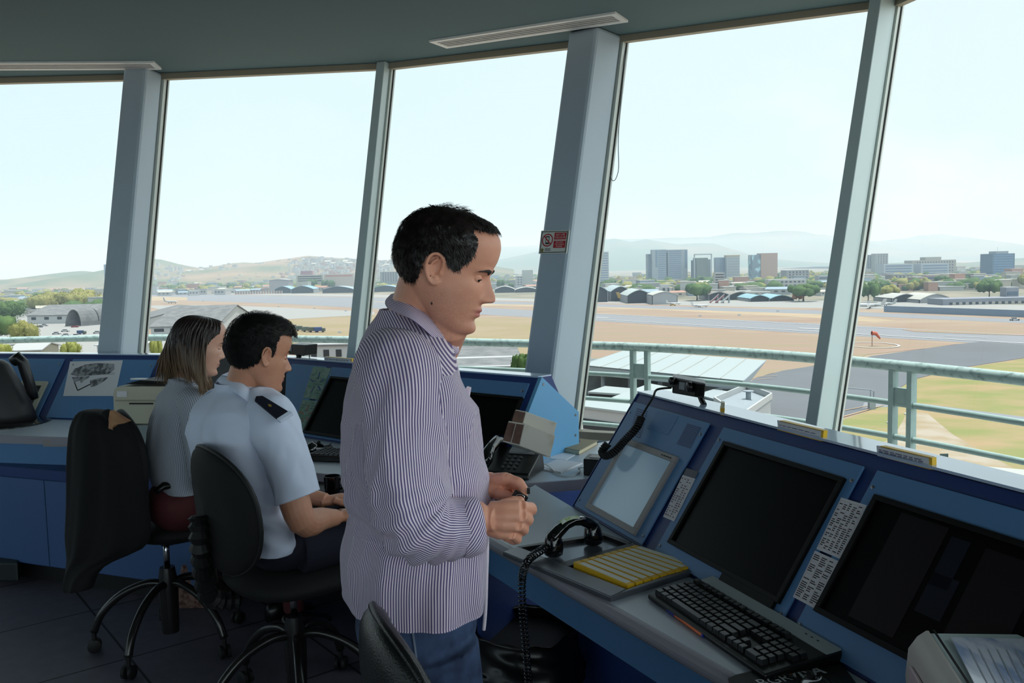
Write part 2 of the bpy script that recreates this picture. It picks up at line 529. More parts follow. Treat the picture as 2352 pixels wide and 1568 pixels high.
# extend as a circle round to the right, hidden from view
def smooth_path(p, n):
 out = []
 for i in range(len(p) - 1):
  p0 = p[max(i - 1, 0)]; p1 = p[i]; p2 = p[i + 1]; p3 = p[min(i + 2, len(p) - 1)]
  for k in range(n):
   t = k / n
   out.append(0.5 * ((2 * p1) + (p2 - p0) * t + (2 * p0 - 5 * p1 + 4 * p2 - p3) * t * t + (3 * p1 - p0 - 3 * p2 + p3) * t ** 3))
 out.append(p[-1]); return out
# one soft fit so that the pipe is a clean curve
xs = np.array([p.x for p in pts]); ys = np.array([p.y for p in pts])
cf = np.polyfit(xs, ys, 5)
X = np.linspace(xs[0], xs[-1], 90)
RC = [Vector((x, float(np.polyval(cf, x)), 1.0)) for x in X]
rl = thing('balcony_railing', 'pale green metal pipe railing curving round the balcony outside', 'railing', (0, 6, 0))
for k, z in enumerate((1.0, 0.80, 0.62, 0.44, 0.26)):
 mb = MB(); mb.tube([Vector((p.x, p.y, z)) for p in RC], 0.030 if k == 0 else 0.016, 12)
 mb.build('handrail' if k == 0 else 'rail', m_railtop if k == 0 else m_rail, rl, smooth=True)
def rail_near(px):
 best = min(RC, key=lambda p: abs((CAMP + (p - CAMP)).x / p.y - (px - 1176) / FPX))
 i = RC.index(best); tdir = (RC[min(i + 1, 89)] - RC[max(i - 1, 0)]).normalized()
 return best, tdir
for px in (-60, 420, 960, 1462, 2095):
 c, td = rail_near(px)
 mb = MB()
 for s in (-1, 1):
  q = c + td * 0.055 * s
  mb.box((q.x, q.y, 0.49), (0.028, 0.045, 0.98), math.atan2(td.y, td.x))
 mb.box((c.x, c.y, 0.84), (0.11, 0.03, 0.09), math.atan2(td.y, td.x))
 mb.build('post', m_rail, rl)
# ================================================================== outside: airfield, town, hills
GZ = -30.0
rnd = random.Random(11)
def O(c): return tuple(v * 0.66 for v in c)
m_field = mat('dry_grass', O((210, 188, 164)), 0.95, c2=O((196, 166, 146)), scale=0.012, contrast=(0.35, 0.65), stretch=(1, 2.5, 1), spec=0.1)
m_brown = mat('reddish_dry_grass', O((204, 174, 156)), 0.95, c2=O((192, 176, 146)), scale=0.03, contrast=(0.35, 0.7), stretch=(1, 3, 1), spec=0.1)
m_tan = mat('yellow_dry_grass', O((230, 204, 170)), 0.95, c2=O((218, 196, 166)), scale=0.03, spec=0.1)
m_green = mat('green_grass', O((172, 176, 112)), 0.95, c2=O((212, 182, 140)), scale=0.06, contrast=(0.38, 0.66), stretch=(1, 1.6, 1), spec=0.1)
m_olive = mat('olive_field', O((194, 176, 136)), 0.95, c2=O((204, 182, 150)), scale=0.03, spec=0.1)
m_asph = mat('runway_asphalt', O((176, 178, 184)), 0.9, var=0.12, scale=0.05, stretch=(1, 4, 1), spec=0.2)
m_asphd = mat('taxiway_asphalt', O((138, 142, 148)), 0.9, var=0.22, scale=0.06, spec=0.2)
m_conc = mat('pale_concrete', O((204, 202, 198)), 0.9, var=0.1, scale=0.03, stretch=(1, 4, 1), spec=0.2)
m_mark = mat('white_marking', O((250, 250, 250)), 0.8)
m_yel = mat('yellow_marking', O((232, 190, 150)), 0.8)

def G(px, py): return atz(px, py, GZ)
mb = MB()
mb.add([Vector(p) for p in ((-16000, -300, GZ), (16000, -300, GZ), (16000, 16000, GZ), (-16000, 16000, GZ))], [(0, 1, 2, 3)])
g0 = mb.build('ground', m_field); struct(g0, 'dry grass plain around the airfield')
_dz = [0.0]
def gpoly(name, m, px, label):
 _dz[0] += 0.01
 mb = MB(); mb.add([G(x, y) + Vector((0, 0, _dz[0])) for x, y in px], [tuple(range(len(px)))][:1])
 me_o = mb.build(name, m)
 # shift back to world coordinates for a steady texture
 return struct(me_o, label)
# bands seen from far to near
gpoly('apron_ground', m_conc, [(300, 671), (820, 681), (1260, 693), (1700, 704), (2352, 716), (2600, 722), (2600, 705), (2352, 700), (1900, 688), (1500, 686), (1200, 682), (820, 676), (300, 668)], 'pale far apron in front of the hangars')
gpoly('grass_strip', m_tan, [(330, 690), (560, 688), (860, 697), (1250, 704), (1500, 711), (1900, 731), (2010, 740), (2060, 736), (1900, 719), (1500, 704), (1250, 698), (820, 685), (480, 679), (330, 676)], 'yellow dry grass strip beside the runway')
gpoly('taxi_lane', m_asph, [(330, 680), (560, 686), (860, 692), (1250, 700), (1900, 722), (2352, 742), (2352, 734), (1900, 713), (1500, 702), (1250, 695), (820, 682), (560, 677), (330, 674)], 'pale taxi lane beyond the runway')
gpoly('runway', m_asph, [(430, 690), (640, 697), (860, 709), (1250, 730), (1365, 737), (1900, 768), (2352, 794), (2500, 802), (2500, 778), (2352, 769), (1900, 744), (1365, 720), (1250, 714), (860, 693), (600, 683), (430, 681)], 'grey runway crossing the whole view')
gpoly('side_apron', m_conc, [(330, 702), (500, 740), (640, 734), (860, 722), (860, 716), (620, 705), (480, 700)], 'pale side apron near the parked trucks')
gpoly('field_left', m_olive, [(560, 738), (640, 734), (860, 723), (1260, 733), (1365, 741), (1365, 800), (1250, 830), (860, 800), (640, 790), (540, 770)], 'olive brown field in front of the runway')
gpoly('field_right', m_brown, [(1365, 742), (1900, 775), (2110, 785), (2200, 790), (2130, 800), (1990, 815), (1960, 830), (1880, 838), (1770, 858), (1700, 880), (1340, 880), (1250, 815), (1250, 736)], 'reddish brown field in front of the runway')
gpoly('taxiway', m_asphd, [(1736, 868), (1800, 851), (1872, 840), (1953, 834), (2000, 818), (2203, 790), (2250, 785), (2352, 791), (2600, 800), (2600, 800), (2352, 822), (2200, 846), (2100, 871), (2050, 900), (2040, 925), (1900, 968), (1780, 1010), (1650, 1000), (1690, 900)], 'dark asphalt taxiway joining the runway')
gpoly('grass_patch', m_green, [(2030, 932), (2052, 900), (2100, 872), (2200, 848), (2352, 824), (2600, 800), (2600, 1110), (2352, 1090), (2200, 1060), (1940, 1040), (1900, 1000), (1905, 975)], 'green and brown grass patch right of the taxiway')
gpoly('service_road', m_asph, [(1985, 925), (2060, 920), (2352, 958), (2600, 990), (2600, 1006), (2352, 972), (2060, 934), (1980, 938)], 'narrow grey service road across the grass')
gpoly('bare_path', mat('bare_soil', O((222, 206, 186)), .95, c2=O((206, 184, 150)), scale=.15, spec=.1), [(2085, 945), (2130, 950), (2190, 1000), (2352, 1090), (2352, 1140), (2150, 1120), (1960, 1080), (1930, 1040), (2050, 1010)], 'pale worn path below the balcony')
gpoly('grass_island', m_brown, [(2072, 757), (2150, 750), (2352, 752), (2600, 756), (2600, 772), (2352, 771), (2200, 766), (2100, 762)], 'brown grass island beyond the runway')
gpoly('parking_ground', m_conc, [(-200, 724), (240, 722), (345, 770), (620, 790), (620, 840), (-200, 840)], 'pale parking ground beside the old hangar')
gpoly('yard_ground', mat('yard_concrete', O((205, 204, 200)), 0.9, var=0.2, scale=0.1), [(1330, 862), (1700, 890), (1780, 1010), (1700, 1100), (1300, 1080)], 'concrete yard between the airport buildings')
# painted lines
def gline(name, m, a, b, w, label, z=None):
 _dz[0] += 0.005
 p, q = G(*a), G(*b); d = (q - p).normalized(); s = Vector((-d.y, d.x, 0)) * w / 2
 mb = MB(); up = Vector((0, 0, _dz[0] + 0.03))
 mb.add([p - s + up, q - s + up, q + s + up, p + s + up], [(0, 1, 2, 3)]); return struct(mb.build(name, m), label)
gline('runway_edge_line', m_mark, (1365, 733), (2352, 789), 1.6, 'white edge line along the near side of the runway')
gline('runway_edge_line', m_mark, (1300, 717), (2352, 770), 1.0, 'white edge line along the far side of the runway')
gline('runway_mark', m_mark, (1365, 729), (1400, 730.5), 3.0, 'white runway mark beside the thick column')
gline('runway_mark', m_mark, (1835, 754), (1900, 757), 3.0, 'white runway mark behind the slim mullion')
gline('runway_mark', m_mark, (2170, 772), (2270, 776), 1.0, 'white runway mark near the right edge')
for (a, b) in (((1738, 866), (1785, 864)), ((1738, 873), (1775, 870)), ((1935, 945), (2010, 930)), ((1930, 960), (2030, 932))):
 gline('stand_line', m_yel, a, b, 0.35, 'faded yellow line painted on the asphalt')
mb = MB()
c = G(2003, 793) + Vector((0, 0, _dz[0] + .05)); r = 8.2
mb.loft([[c + Vector((math.cos(t) * k, math.sin(t) * k * 1.3, 0)) for t in (2 * math.pi * i / 48 for i in range(48))] for k in (r, r + 0.9)], caps=False)
struct(mb.build('windsock_circle', m_mark), 'white circle painted round the windsock')

# ---- hills
def ridge(name, pts_, D, depth, m, label, base=GZ, seed=0, rough=1.0):
 W = [aty(x, y, D) for x, y in pts_]
 nseg = 110; nv = 16
 xs_ = [w.x for w in W]; zs_ = [w.z for w in W]
 def fn(u, v):
  x = xs_[0] + (xs_[-1] - xs_[0]) * u
  z = float(np.interp(x, xs_, zs_))
  k = 1 - abs(v * 2 - 1)              # 0 at the feet, 1 on the ridge
  kk = k ** 0.85
  y = D + (v * 2 - 1) * depth
  hgt = (z - base)
  n_ = noise.fractal(Vector((x / depth * 2.5 + seed, y / depth * 2.5, seed)), 1.0, 2.0, 5)
  zz = base - 3 + (hgt + 3) * kk * (1 + 0.28 * rough * n_ * (1 - kk)) + (hgt * 0.018 * rough * noise.noise(Vector((x / depth * 14, y / depth * 14, seed))))
  return (x, y, max(zz, base - 3))
 mb = MB(); mb.grid(fn, nseg, nv)
 o = mb.build(name, m, smooth=True)
 return struct(o, label)
m_hillf = mat('forested_mountain', (74, 92, 70), 0.95, c2=(120, 108, 84), scale=0.0012, contrast=(0.45, 0.75), spec=0.05)
m_hill = mat('dry_hill', (84, 92, 66), 0.95, c2=(132, 112, 90), scale=0.004, contrast=(0.4, 0.65), spec=0.05)
ridge('mountain', [(880, 602), (1000, 590), (1143, 566), (1200, 565), (1236, 562), (1320, 556), (1388, 548), (1450, 549), (1541, 546), (1630, 544), (1687, 534), (1727, 535), (1792, 530), (1846, 531), (1872, 540), (1895, 538), (1925, 550), (1960, 556), (2000, 553), (2018, 554), (2083, 547), (2112, 540), (2172, 537), (2189, 547), (2215, 564), (2283, 582), (2352, 588), (2450, 592)], 10500, 2800, m_hillf, 'far pale blue mountain range behind the town', seed=3)
ridge('mountain', [(1100, 606), (1250, 575), (1388, 552), (1411, 547), (1451, 556), (1482, 549), (1512, 554), (1557, 562), (1595, 559), (1641, 559), (1672, 570), (1695, 581), (1750, 592), (1860, 604), (1900, 606)], 6500, 1500, m_hillf, 'nearer bluish mountain ridge behind the twin towers', seed=9)
ridge('hill', [(-300, 644), (60, 641), (120, 638), (160, 627), (190, 621), (215, 626), (250, 628), (300, 612), (340, 597), (358, 595), (378, 596), (397, 607), (452, 616), (482, 613), (526, 605), (563, 602), (584, 605), (648, 595), (711, 587), (754, 591), (813, 594), (858, 604), (885, 602), (909, 598), (1000, 600), (1100, 606), (1180, 618)], 3200, 900, m_hill, 'brown green hill with houses behind the left part of the town', seed=5, rough=1.6)
ridge('hill', [(1880, 612), (2000, 606), (2140, 600), (2230, 606), (2290, 600), (2352, 592), (2450, 588)], 3600, 700, m_hillf, 'low wooded hill behind the blue glass tower', seed=15)

# ---- trees
def leaf_mat(name, c, c2): return mat(name, c, 0.9, c2=c2, scale=1.1, contrast=(0.35, 0.65), bump=0.6, bscale=3.0, spec=0.1)
m_leaf = [leaf_mat('dark_leaves', (52, 74, 44), (82, 100, 58)), leaf_mat('olive_leaves', (104, 106, 58), (130, 124, 76)),
          leaf_mat('yellow_leaves', (112, 116, 58), (136, 136, 80)), leaf_mat('rust_leaves', (150, 96, 62), (132, 104, 70))]
m_bark = mat('bark', (92, 78, 62), 0.9)
def crown_mesh(seed, n=16, wide=1.0, leafy=False):
 r = random.Random(seed); mb = MB()
 for k in range(n):
  a = r.uniform(0, 6.283); rr = math.sqrt(r.random()) * 0.62 * wide
  c = Vector((math.cos(a) * rr, math.sin(a) * rr, 0.62 + r.uniform(-0.12, 0.2) * (1.2 - rr)))
  R = r.uniform(0.2, 0.34)
  seg, rg = (16, 10) if leafy else (11, 7)
  o = len(mb.v); mb.ball(c, R, seg, rg)
  for i in range(o, len(mb.v)):
   p = mb.v[i]; d = (p - c)
   mb.v[i] = c + d * (1 + 0.38 * noise.noise(p * 6 + Vector((seed, 0, 0))) + 0.25 * noise.noise(p * 17))
 if leafy:
  for k in range(1500):
   a = r.uniform(0, 6.283); rr = math.sqrt(r.random()) * 0.92 * wide; zz = 0.62 + r.uniform(-0.4, 0.42) * math.sqrt(max(0, 1 - (rr / wide) ** 2 * 0.8))
   c = Vector((math.cos(a) * rr, math.sin(a) * rr, zz)); s = r.uniform(0.018, 0.04)
   u = Vector((r.uniform(-1, 1), r.uniform(-1, 1), r.uniform(-1, 1))).normalized(); w_ = u.cross(Vector((r.uniform(-1, 1), r.uniform(-1, 1), r.uniform(-1, 1)))).normalized()
   mb.add([c - u * s, c + w_ * s * .6, c + u * s, c - w_ * s * .6], [(0, 1, 2, 3)])
 return mb
PROTO = {}
def tree(base, h, w, kind, label, group=None, leafy=False, cat='tree'):
 """h total height, w crown width; every tree keeps its own crown and trunk"""
 key = (kind, leafy, rnd.randrange(3))
 if key not in PROTO:
  t = thing('tree', label, cat, base)
  cm = crown_mesh(kind * 10 + key[2], 18 if leafy else 14, 1.0, leafy)
  cm.v = [v_ + Vector(base) for v_ in cm.v]
  cm.build('crown', m_leaf[kind], t, smooth=True)
  mb = MB(); mb.tube([Vector(base) + Vector((0, 0, -0.02)), Vector(base) + Vector((0.01, 0, 0.3)), Vector(base) + Vector((0.04, 0.02, 0.62))], [0.05, 0.035, 0.02], 7)
  mb.tube([Vector(base) + Vector((0.01, 0, 0.26)), Vector(base) + Vector((-0.16, 0.05, 0.52))], [0.028, 0.014], 6)
  mb.build('trunk', m_bark, t, smooth=True)
  PROTO[key] = t; o = t
 else:
  o = copy_tree(PROTO[key], None, base, label=label)
  if 'group' in o: del o['group']
 o.location = base; o.rotation_euler = (0, 0, rnd.uniform(0, 6.28)); o.scale = (w / 2, w / 2, h)
 o['label'] = label
 if group: o['group'] = group
 return o
def tree_px(x0, x1, ytop, ybase, kind, label, leafy=False, D=None, group=None):
 b = G((x0 + x1) / 2, ybase) if D is None else aty((x0 + x1) / 2, 700, D)
 b = Vector((b.x, b.y, GZ))
 top = aty((x0 + x1) / 2, ytop, b.y)
 return tree(b, max(2.0, (top.z - GZ) / 1.05), (x1 - x0) / FPX * b.y / 0.95, kind, label, group, leafy)

# ---- buildings
def stripe_mat(name, c1, c2, period, axis=0):
 if name in MATS: return MATS[name]
 m = bpy.data.materials.new(name); MATS[name] = m; m.use_nodes = True; nt = m.node_tree; b = nt.nodes['Principled BSDF']
 tc = nt.nodes.new('ShaderNodeTexCoord'); sp = nt.nodes.new('ShaderNodeSeparateXYZ'); nt.links.new(tc.outputs['Object'], sp.inputs[0])
 dv = nt.nodes.new('ShaderNodeMath'); dv.operation = 'MULTIPLY'; dv.inputs[1].default_value = 1.0 / period; nt.links.new(sp.outputs[axis], dv.inputs[0])
 fr = nt.nodes.new('ShaderNodeMath'); fr.operation = 'FRACT'; nt.links.new(dv.outputs[0], fr.inputs[0])
 gt = nt.nodes.new('ShaderNodeMath'); gt.operation = 'GREATER_THAN'; gt.inputs[1].default_value = 0.5; nt.links.new(fr.outputs[0], gt.inputs[0])
 mx = nt.nodes.new('ShaderNodeMix'); mx.data_type = 'RGBA'; mx.inputs[6].default_value = lin(c1); mx.inputs[7].default_value = lin(c2)
 nt.links.new(gt.outputs[0], mx.inputs[0]); nt.links.new(mx.outputs[2], b.inputs['Base Color']); b.inputs['Roughness'].default_value = .6
 return m
m_wrow = stripe_mat('window_row_pattern', O((216, 214, 208)), O((70, 84, 98)), 4.4)
m_hrow = stripe_mat('house_window_pattern', O((226, 224, 220)), O((60, 64, 70)), 0.3)
def bm_(c, n=None): return mat(n or 'wall_%d_%d_%d' % c, O(c), 0.85, var=0.05, scale=0.3)
m_win = mat('far_window_glass', (66, 84, 100), 0.25)
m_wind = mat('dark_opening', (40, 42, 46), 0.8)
def block(name, label, cat, x0, x1, yt, D, wall=(235, 235, 230), depth=None, bands=0, bandc=None, roof=None, yaw=0.0, cols=0, group=None, ybase=None, cap=None, band_w=(0.06, 0.94), band_h=0.5, side=None):
 c = aty((x0 + x1) / 2, yt, D); w = (x1 - x0) / FPX * D; z1 = c.z; h = z1 - GZ
 depth = depth or w * 0.8
 t = thing(name, label, cat, (c.x, D + depth / 2, GZ), yaw, group)
 base = Vector((c.x, D + depth / 2, GZ))
 Rm = Matrix.Rotation(yaw, 4, 'Z')
 def L(x, y, z): return base + Rm @ Vector((x, y, z))
 mb = MB(); mb.box(base + Vector((0, 0, h / 2)), (w, depth, h), yaw); mb.build('wall', bm_(wall), t)
 if bands:
  vis = min(h, (cap or h))
  for k in range(bands):
   z = h - vis * (k + 0.75) / bands; hh = vis / bands * band_h
   mb = MB()
   mb.box(L(((band_w[0] + band_w[1]) / 2 - .5) * w, -depth / 2 - 0.05, z), (w * (band_w[1] - band_w[0]), 0.3, hh), yaw)
   mb.build('window_band' if not cols else 'window_row', (bandc or m_win) if not cols else m_wrow, t)
 if roof:
  mb = MB()
  if roof[0] == 'gable':
   rh = roof[1]; e = 0.04 * w
   a = [L(-w / 2 - e, -depth / 2 - e, h), L(w / 2 + e, -depth / 2 - e, h), L(w / 2 + e, depth / 2 + e, h), L(-w / 2 - e, depth / 2 + e, h)]
   if roof[3] == 'x':
    r0, r1 = L(-w / 2 - e, 0, h + rh), L(w / 2 + e, 0, h + rh)
    mb.add(a + [r0, r1], [(0, 1, 5, 4), (2, 3, 4, 5), (3, 0, 4), (1, 2, 5), (3, 2, 1, 0)])
   else:
    r0, r1 = L(0, -depth / 2 - e, h + rh), L(0, depth / 2 + e, h + rh)
    mb.add(a + [r0, r1], [(0, 4, 5, 3), (1, 2, 5, 4), (0, 1, 4), (2, 3, 5), (3, 2, 1, 0)])
  else:
   mb.box(base + Vector((0, 0, h + roof[1] / 2)), (w * 1.02, depth * 1.02, roof[1]), yaw)
  mb.build('roof', bm_(roof[2]), t)
 return t, L, w, h, depth
W_, DKB = (240, 243, 246), mat('tower_band_dark', (86, 108, 128), 0.4)
# high-rises of the town, left to right
block('office_tower', 'white banded tower just right of the thick column', 'building', 1366, 1397, 578, 1300, (242, 244, 246), bands=14, cap=50, yaw=0.1, bandc=DKB)
t, L, w, h, d = block('office_tower', 'left block of the tall twin towers with dark window bands', 'building', 1498, 1530, 573, 1300, (205, 218, 228), bands=15, cap=48, bandc=DKB, band_w=(0.42, 0.98))
mb = MB(); mb.box(L(-w * .2, -d / 2 - .1, h * .75), (w * .14, .4, h * .46)); mb.build('glass_strip', DKB, t)
block('office_tower', 'slim grey block beside the left twin tower', 'building', 1488, 1498, 583, 1310, (190, 204, 216), bands=14, cap=44, bandc=DKB, depth=20)
t, L, w, h, d = block('office_tower', 'right block of the tall twin towers with dark window bands', 'building', 1534, 1579, 573, 1310, (205, 216, 226), bands=15, cap=46, bandc=DKB, band_w=(0.05, 0.68))
mb = MB(); mb.box(L(w * .42, -d / 2 - .1, h * .72), (w * .12, .4, h * .5)); mb.build('glass_strip', DKB, t)
block('office_tower', 'low core joining the twin towers', 'building', 1526, 1538, 580, 1316, (176, 188, 196), depth=14)
t, L, w, h, d = block('office_tower', 'grey green tower inside a tall white frame', 'building', 1600, 1626, 592, 1290, (150, 160, 150), depth=26)
mb = MB()
for x in (-w * .72, w * .78): mb.box(L(x, -d / 2 - 2, (h + 5) / 2), (1.6, 1.6, h + 5))
mb.box(L(w * .03, -d / 2 - 2, h + 5), (w * 1.55, 1.6, 1.6)); mb.build('frame', bm_((225, 232, 236)), t)
mb = MB(); mb.box(L(-w * .6, 0, h * .46), (w * .22, d * .8, h * .92)); mb.box(L(w * .64, 0, h * .47), (w * .25, d * .8, h * .94)); mb.build('side_wing', bm_((170, 186, 196)), t)
block('office_tower', 'blue grey tower left of the white office block', 'building', 1644, 1668, 591, 1340, (176, 196, 212), bands=12, cap=40, bandc=DKB, band_w=(0.4, 0.95))
block('office_tower', 'white office block with a thin yellow top', 'building', 1669, 1699, 589, 1330, (222, 232, 236), bands=10, cap=42, bandc=mat('pale_band', O((200, 210, 216)), 0.6), roof=('flat', 2.2, (232, 206, 160)))
t, L, w, h, d = block('office_tower', 'broad peach coloured tower with a dark glass side', 'building', 1748, 1786, 581, 1250, (232, 196, 176), depth=22)
mb = MB(); mb.box(L(-w * .75, 2, h / 2 - 1), (w * .5, d, h - 2)); mb.build('glass_side', mat('dark_glass', (92, 112, 124), 0.25, c2=(150, 186, 198), scale=0.12, contrast=(0.5, 0.6)), t)
block('apartment_block', 'grey hotel block behind the head of the standing man', 'building', 873, 913, 624, 1500, (186, 190, 192), bands=6, cols=8, cap=16, depth=20)
block('apartment_block', 'white block with blue windows left of the thick column', 'building', 1184, 1200, 633, 1300, (228, 234, 238), bands=4, cols=3, cap=14)
block('apartment_block', 'plain cream block left of the thick column', 'building', 1199, 1224, 620, 1310, (220, 226, 222))
block('apartment_block', 'small white tower block in front of the peach tower', 'building', 1642, 1664, 626, 950, (236, 230, 224), bands=5, cap=14, bandc=m_wind)
block('apartment_block', 'long white stepped block below the peach tower', 'building', 1765, 1852, 641, 900, (240, 240, 240), bands=3, cols=9, cap=11, depth=14)
block('apartment_block', 'grey flats right of the peach tower', 'building', 1806, 1858, 620, 1120, (196, 198, 202), bands=4, cols=5, cap=14)
block('apartment_block', 'white flats behind the slim mullion', 'building', 1880, 1912, 632, 980, (224, 228, 232), bands=3, cap=12)
block('apartment_block', 'pale apartment tower right of the slim mullion', 'building', 1991, 2012, 585, 1500, (212, 214, 214), bands=14, cols=2, cap=50, depth=16)
block('apartment_block', 'second pale apartment tower right of the slim mullion', 'building', 2011, 2040, 582, 1480, (214, 216, 214), bands=14, cols=3, cap=50, depth=18)
block('office_block', 'wide white banded office block, left wing', 'building', 2030, 2098, 606, 1300, (226, 236, 246), bands=6, cap=24, bandc=DKB, depth=26)
block('office_block', 'wide white banded office block, right wing', 'building', 2116, 2180, 605, 1300, (226, 236, 246), bands=6, cap=24, bandc=DKB, depth=26)
block('office_block', 'beige terraced block behind the banded offices', 'building', 2096, 2196, 597, 1420, (214, 206, 190), bands=6, cols=12, cap=28, depth=30)
block('office_block', 'flat topped beige upper storey behind the banded offices', 'building', 2126, 2162, 590, 1450, (208, 204, 190), depth=20)
block('office_block', 'mottled grey block below the banded offices', 'building', 2048, 2092, 630, 1000, (176, 172, 164), bands=4, cols=5, cap=18)
block('office_block', 'cream ribbed block below the banded offices', 'building', 2096, 2127, 631, 1010, (222, 212, 190), bands=1, cols=7, cap=14, bandc=bm_((170, 160, 146)), band_h=0.9)
block('office_block', 'pinkish block with window rows below the banded offices', 'building', 2127, 2163, 632, 1000, (196, 170, 172), bands=3, cap=13)
t, L, w, h, d = block('office_tower', 'tall blue glass tower near the right edge', 'building', 2280, 2331, 582, 1150, (116, 148, 176), bands=11, cap=36, bandc=mat('blue_glass', (74, 108, 142), 0.3), depth=30)
mb = MB(); mb.box(L(w * .05, 0, h + 1.6), (w * .55, d * .6, 3.2)); mb.build('roof_plant', bm_((200, 208, 214)), t)
mb = MB(); mb.tube([L(0, 0, h + 3), L(0, 0, h + 9)], 0.15, 6); mb.build('mast', bm_((200, 200, 204)), t)
block('office_tower', 'slim blue tower on the left hand skyline', 'building', 238, 248, 607, 1800, (168, 192, 216), bands=8, cap=40, bandc=DKB)
block('office_block', 'cream office building at the far left of the airfield', 'building', 680, 742, 631, 1480, (240, 234, 214), bands=3, cap=11, bandc=m_wind, depth=24)
block('office_block', 'long white and orange building near the slim mullion', 'building', 744, 812, 629, 1440, (240, 226, 214), bands=1, cap=4, bandc=bm_((236, 150, 130)), depth=26)
block('office_block', 'white shed with a red trim left of the slim mullion', 'building', 690, 716, 622, 1700, (206, 150, 160), depth=14)
block('hangar', 'plain grey box hangar at the left hand edge of the airfield', 'hangar', 618, 662, 643, 1400, (206, 200, 204), roof=('gable', 2.0, (216, 214, 216), 'y'), depth=30)
# hangars along the far apron
m_hblue = bm_((176, 222, 240), 'pale_blue_roof')
def hangar(x0, x1, yt, ye, D, roofc, label, open_=True, depth=40, yaw=0.0):
 """gable hangar seen end on: ye eave height, yt ridge height"""
 e = aty((x0 + x1) / 2, ye, D); r = aty((x0 + x1) / 2, yt, D); w = (x1 - x0) / FPX * D
 t = thing('hangar', label, 'hangar', (e.x, D, GZ), yaw); b = Vector((e.x, D, GZ)); Rm = Matrix.Rotation(yaw, 4, 'Z')
 def L(x, y, z): return b + Rm @ Vector((x, y, z))
 he, hr = e.z - GZ, r.z - GZ
 n = 8; prof = [(-w / 2 + w * k / n, he + (hr - he) * (1 - abs(2 * k / n - 1) ** 1.6)) for k in range(n + 1)]
 mb = MB()
 mb.loft([[L(x, y, z) for x, z in prof] + [L(x, y, z - 0.5) for x, z in reversed(prof)] for y in (-0.6, depth)]); mb.build('roof', bm_(roofc), t)
 mb = MB()
 for s in (-1, 1): mb.box(L(s * (w / 2 - .2), depth / 2, he / 2), (.4, depth, he), yaw)
 mb.box(L(0, depth - .2, he / 2), (w, .4, he), yaw); mb.build('wall', bm_((196, 200, 204)), t)
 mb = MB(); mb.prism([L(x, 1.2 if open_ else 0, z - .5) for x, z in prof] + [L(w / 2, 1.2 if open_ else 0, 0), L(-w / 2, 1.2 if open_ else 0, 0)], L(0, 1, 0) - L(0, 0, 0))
 mb.build('door', m_wind if open_ else bm_((206, 210, 214)), t)  # open hangars: dark slab stands in for the shaded interior
 return t
hangar(1350, 1396, 656, 668, 760, (196, 224, 236), 'blue roofed hangar beside the thick column')
hangar(1402, 1450, 657, 669, 770, (214, 232, 236), 'arched dark fronted hangar behind the yellow aircraft', depth=60)
hangar(1440, 1498, 665, 678, 720, (222, 236, 234), 'second arched hangar right of the yellow aircraft', depth=50)
hangar(1498, 1556, 669, 677, 690, (238, 240, 230), 'white low shed with a pale front', open_=False, depth=30)
block('control_cabin', 'small white square cabin on the hangar roofs', 'building', 1517, 1538, 653, 760, (244, 244, 244), bands=1, cap=6, cols=2, bandc=m_wind, depth=7)
hangar(1628, 1674, 670, 676, 740, (176, 170, 160), 'dark open hangar behind the red stairs')
hangar(1675, 1722, 670, 677, 745, (184, 176, 166), 'wide dark open hangar right of the red stairs')
hangar(1722, 1768, 677, 685, 700, (176, 226, 242), 'pale blue roofed open hangar')
hangar(1766, 1824, 677, 686, 700, (180, 228, 244), 'long pale blue roofed hangar')
hangar(2050, 2112, 674, 684, 640, (240, 240, 234), 'white roofed gable hangar right of the slim mullion', depth=34)
hangar(2112, 2188, 674, 687, 620, (242, 240, 230), 'second white roofed gable hangar right of the slim mullion', open_=False, depth=34)
block('terminal', 'long grey blue terminal building at the right edge', 'building', 2166, 2420, 684, 585, (176, 182, 196), bands=1, cols=12, cap=5, depth=22, bandc=m_wind, band_h=0.4)
block('control_cabin', 'grey square tower on the terminal roof', 'building', 2312, 2340, 661, 600, (184, 188, 200), bands=1, cap=5, depth=8, roof=('flat', 0.6, (230, 230, 232)))
t = thing('barrier', 'long pale blue barrier in front of the terminal', 'barrier', G(2190, 722)); a, b = G(2030, 716), G(2470, 733)
mb = MB(); dd = (b - a).normalized(); nn = Vector((-dd.y, dd.x, 0)) * .4; zz = Vector((0, 0, aty(2190, 707, G(2190, 722).y).z - GZ))
mb.hexa([a, b, b + nn, a + nn], [p + zz for p in (a, b, b + nn, a + nn)]); mb.build('panel', mat('pale_blue_wall', O((172, 198, 228)), 0.8), t)
hangar(630, 668, 657, 664, 1340, (176, 218, 238), 'small blue roofed shed at the left hand end')
hangar(668, 720, 656, 664, 1320, (170, 214, 238), 'longer blue roofed shed at the left hand end')
hangar(740, 812, 657, 664, 1290, (196, 218, 228), 'pale shed behind the slim mullion')
hangar(852, 918, 655, 662, 1290, (178, 214, 232), 'blue roofed shed behind the neck of the standing man')
hangar(1136, 1182, 657, 664, 1110, (224, 226, 222), 'white roofed shed by the nose of the standing man')
hangar(1182, 1236, 659, 665, 1100, (226, 226, 220), 'white roofed shed left of the thick column')
t = thing('striped_barrier', 'long red and white striped barrier at the far end of the field', 'barrier', (aty(596,667,1330).x, 1330, GZ))
mr, mw = mat('barrier_red', O((206, 150, 130)), 0.8), mat('barrier_white', O((248, 246, 240)), 0.8)
for k in range(36):
 x = 541 + k * 3.05; p = aty(x, 667, 1330); mb = MB(); mb.box((p.x, 1330, GZ + 2.2), (1.35, .4, 4.4)); mb.build('stripe', mw if k % 2 else mr, t)

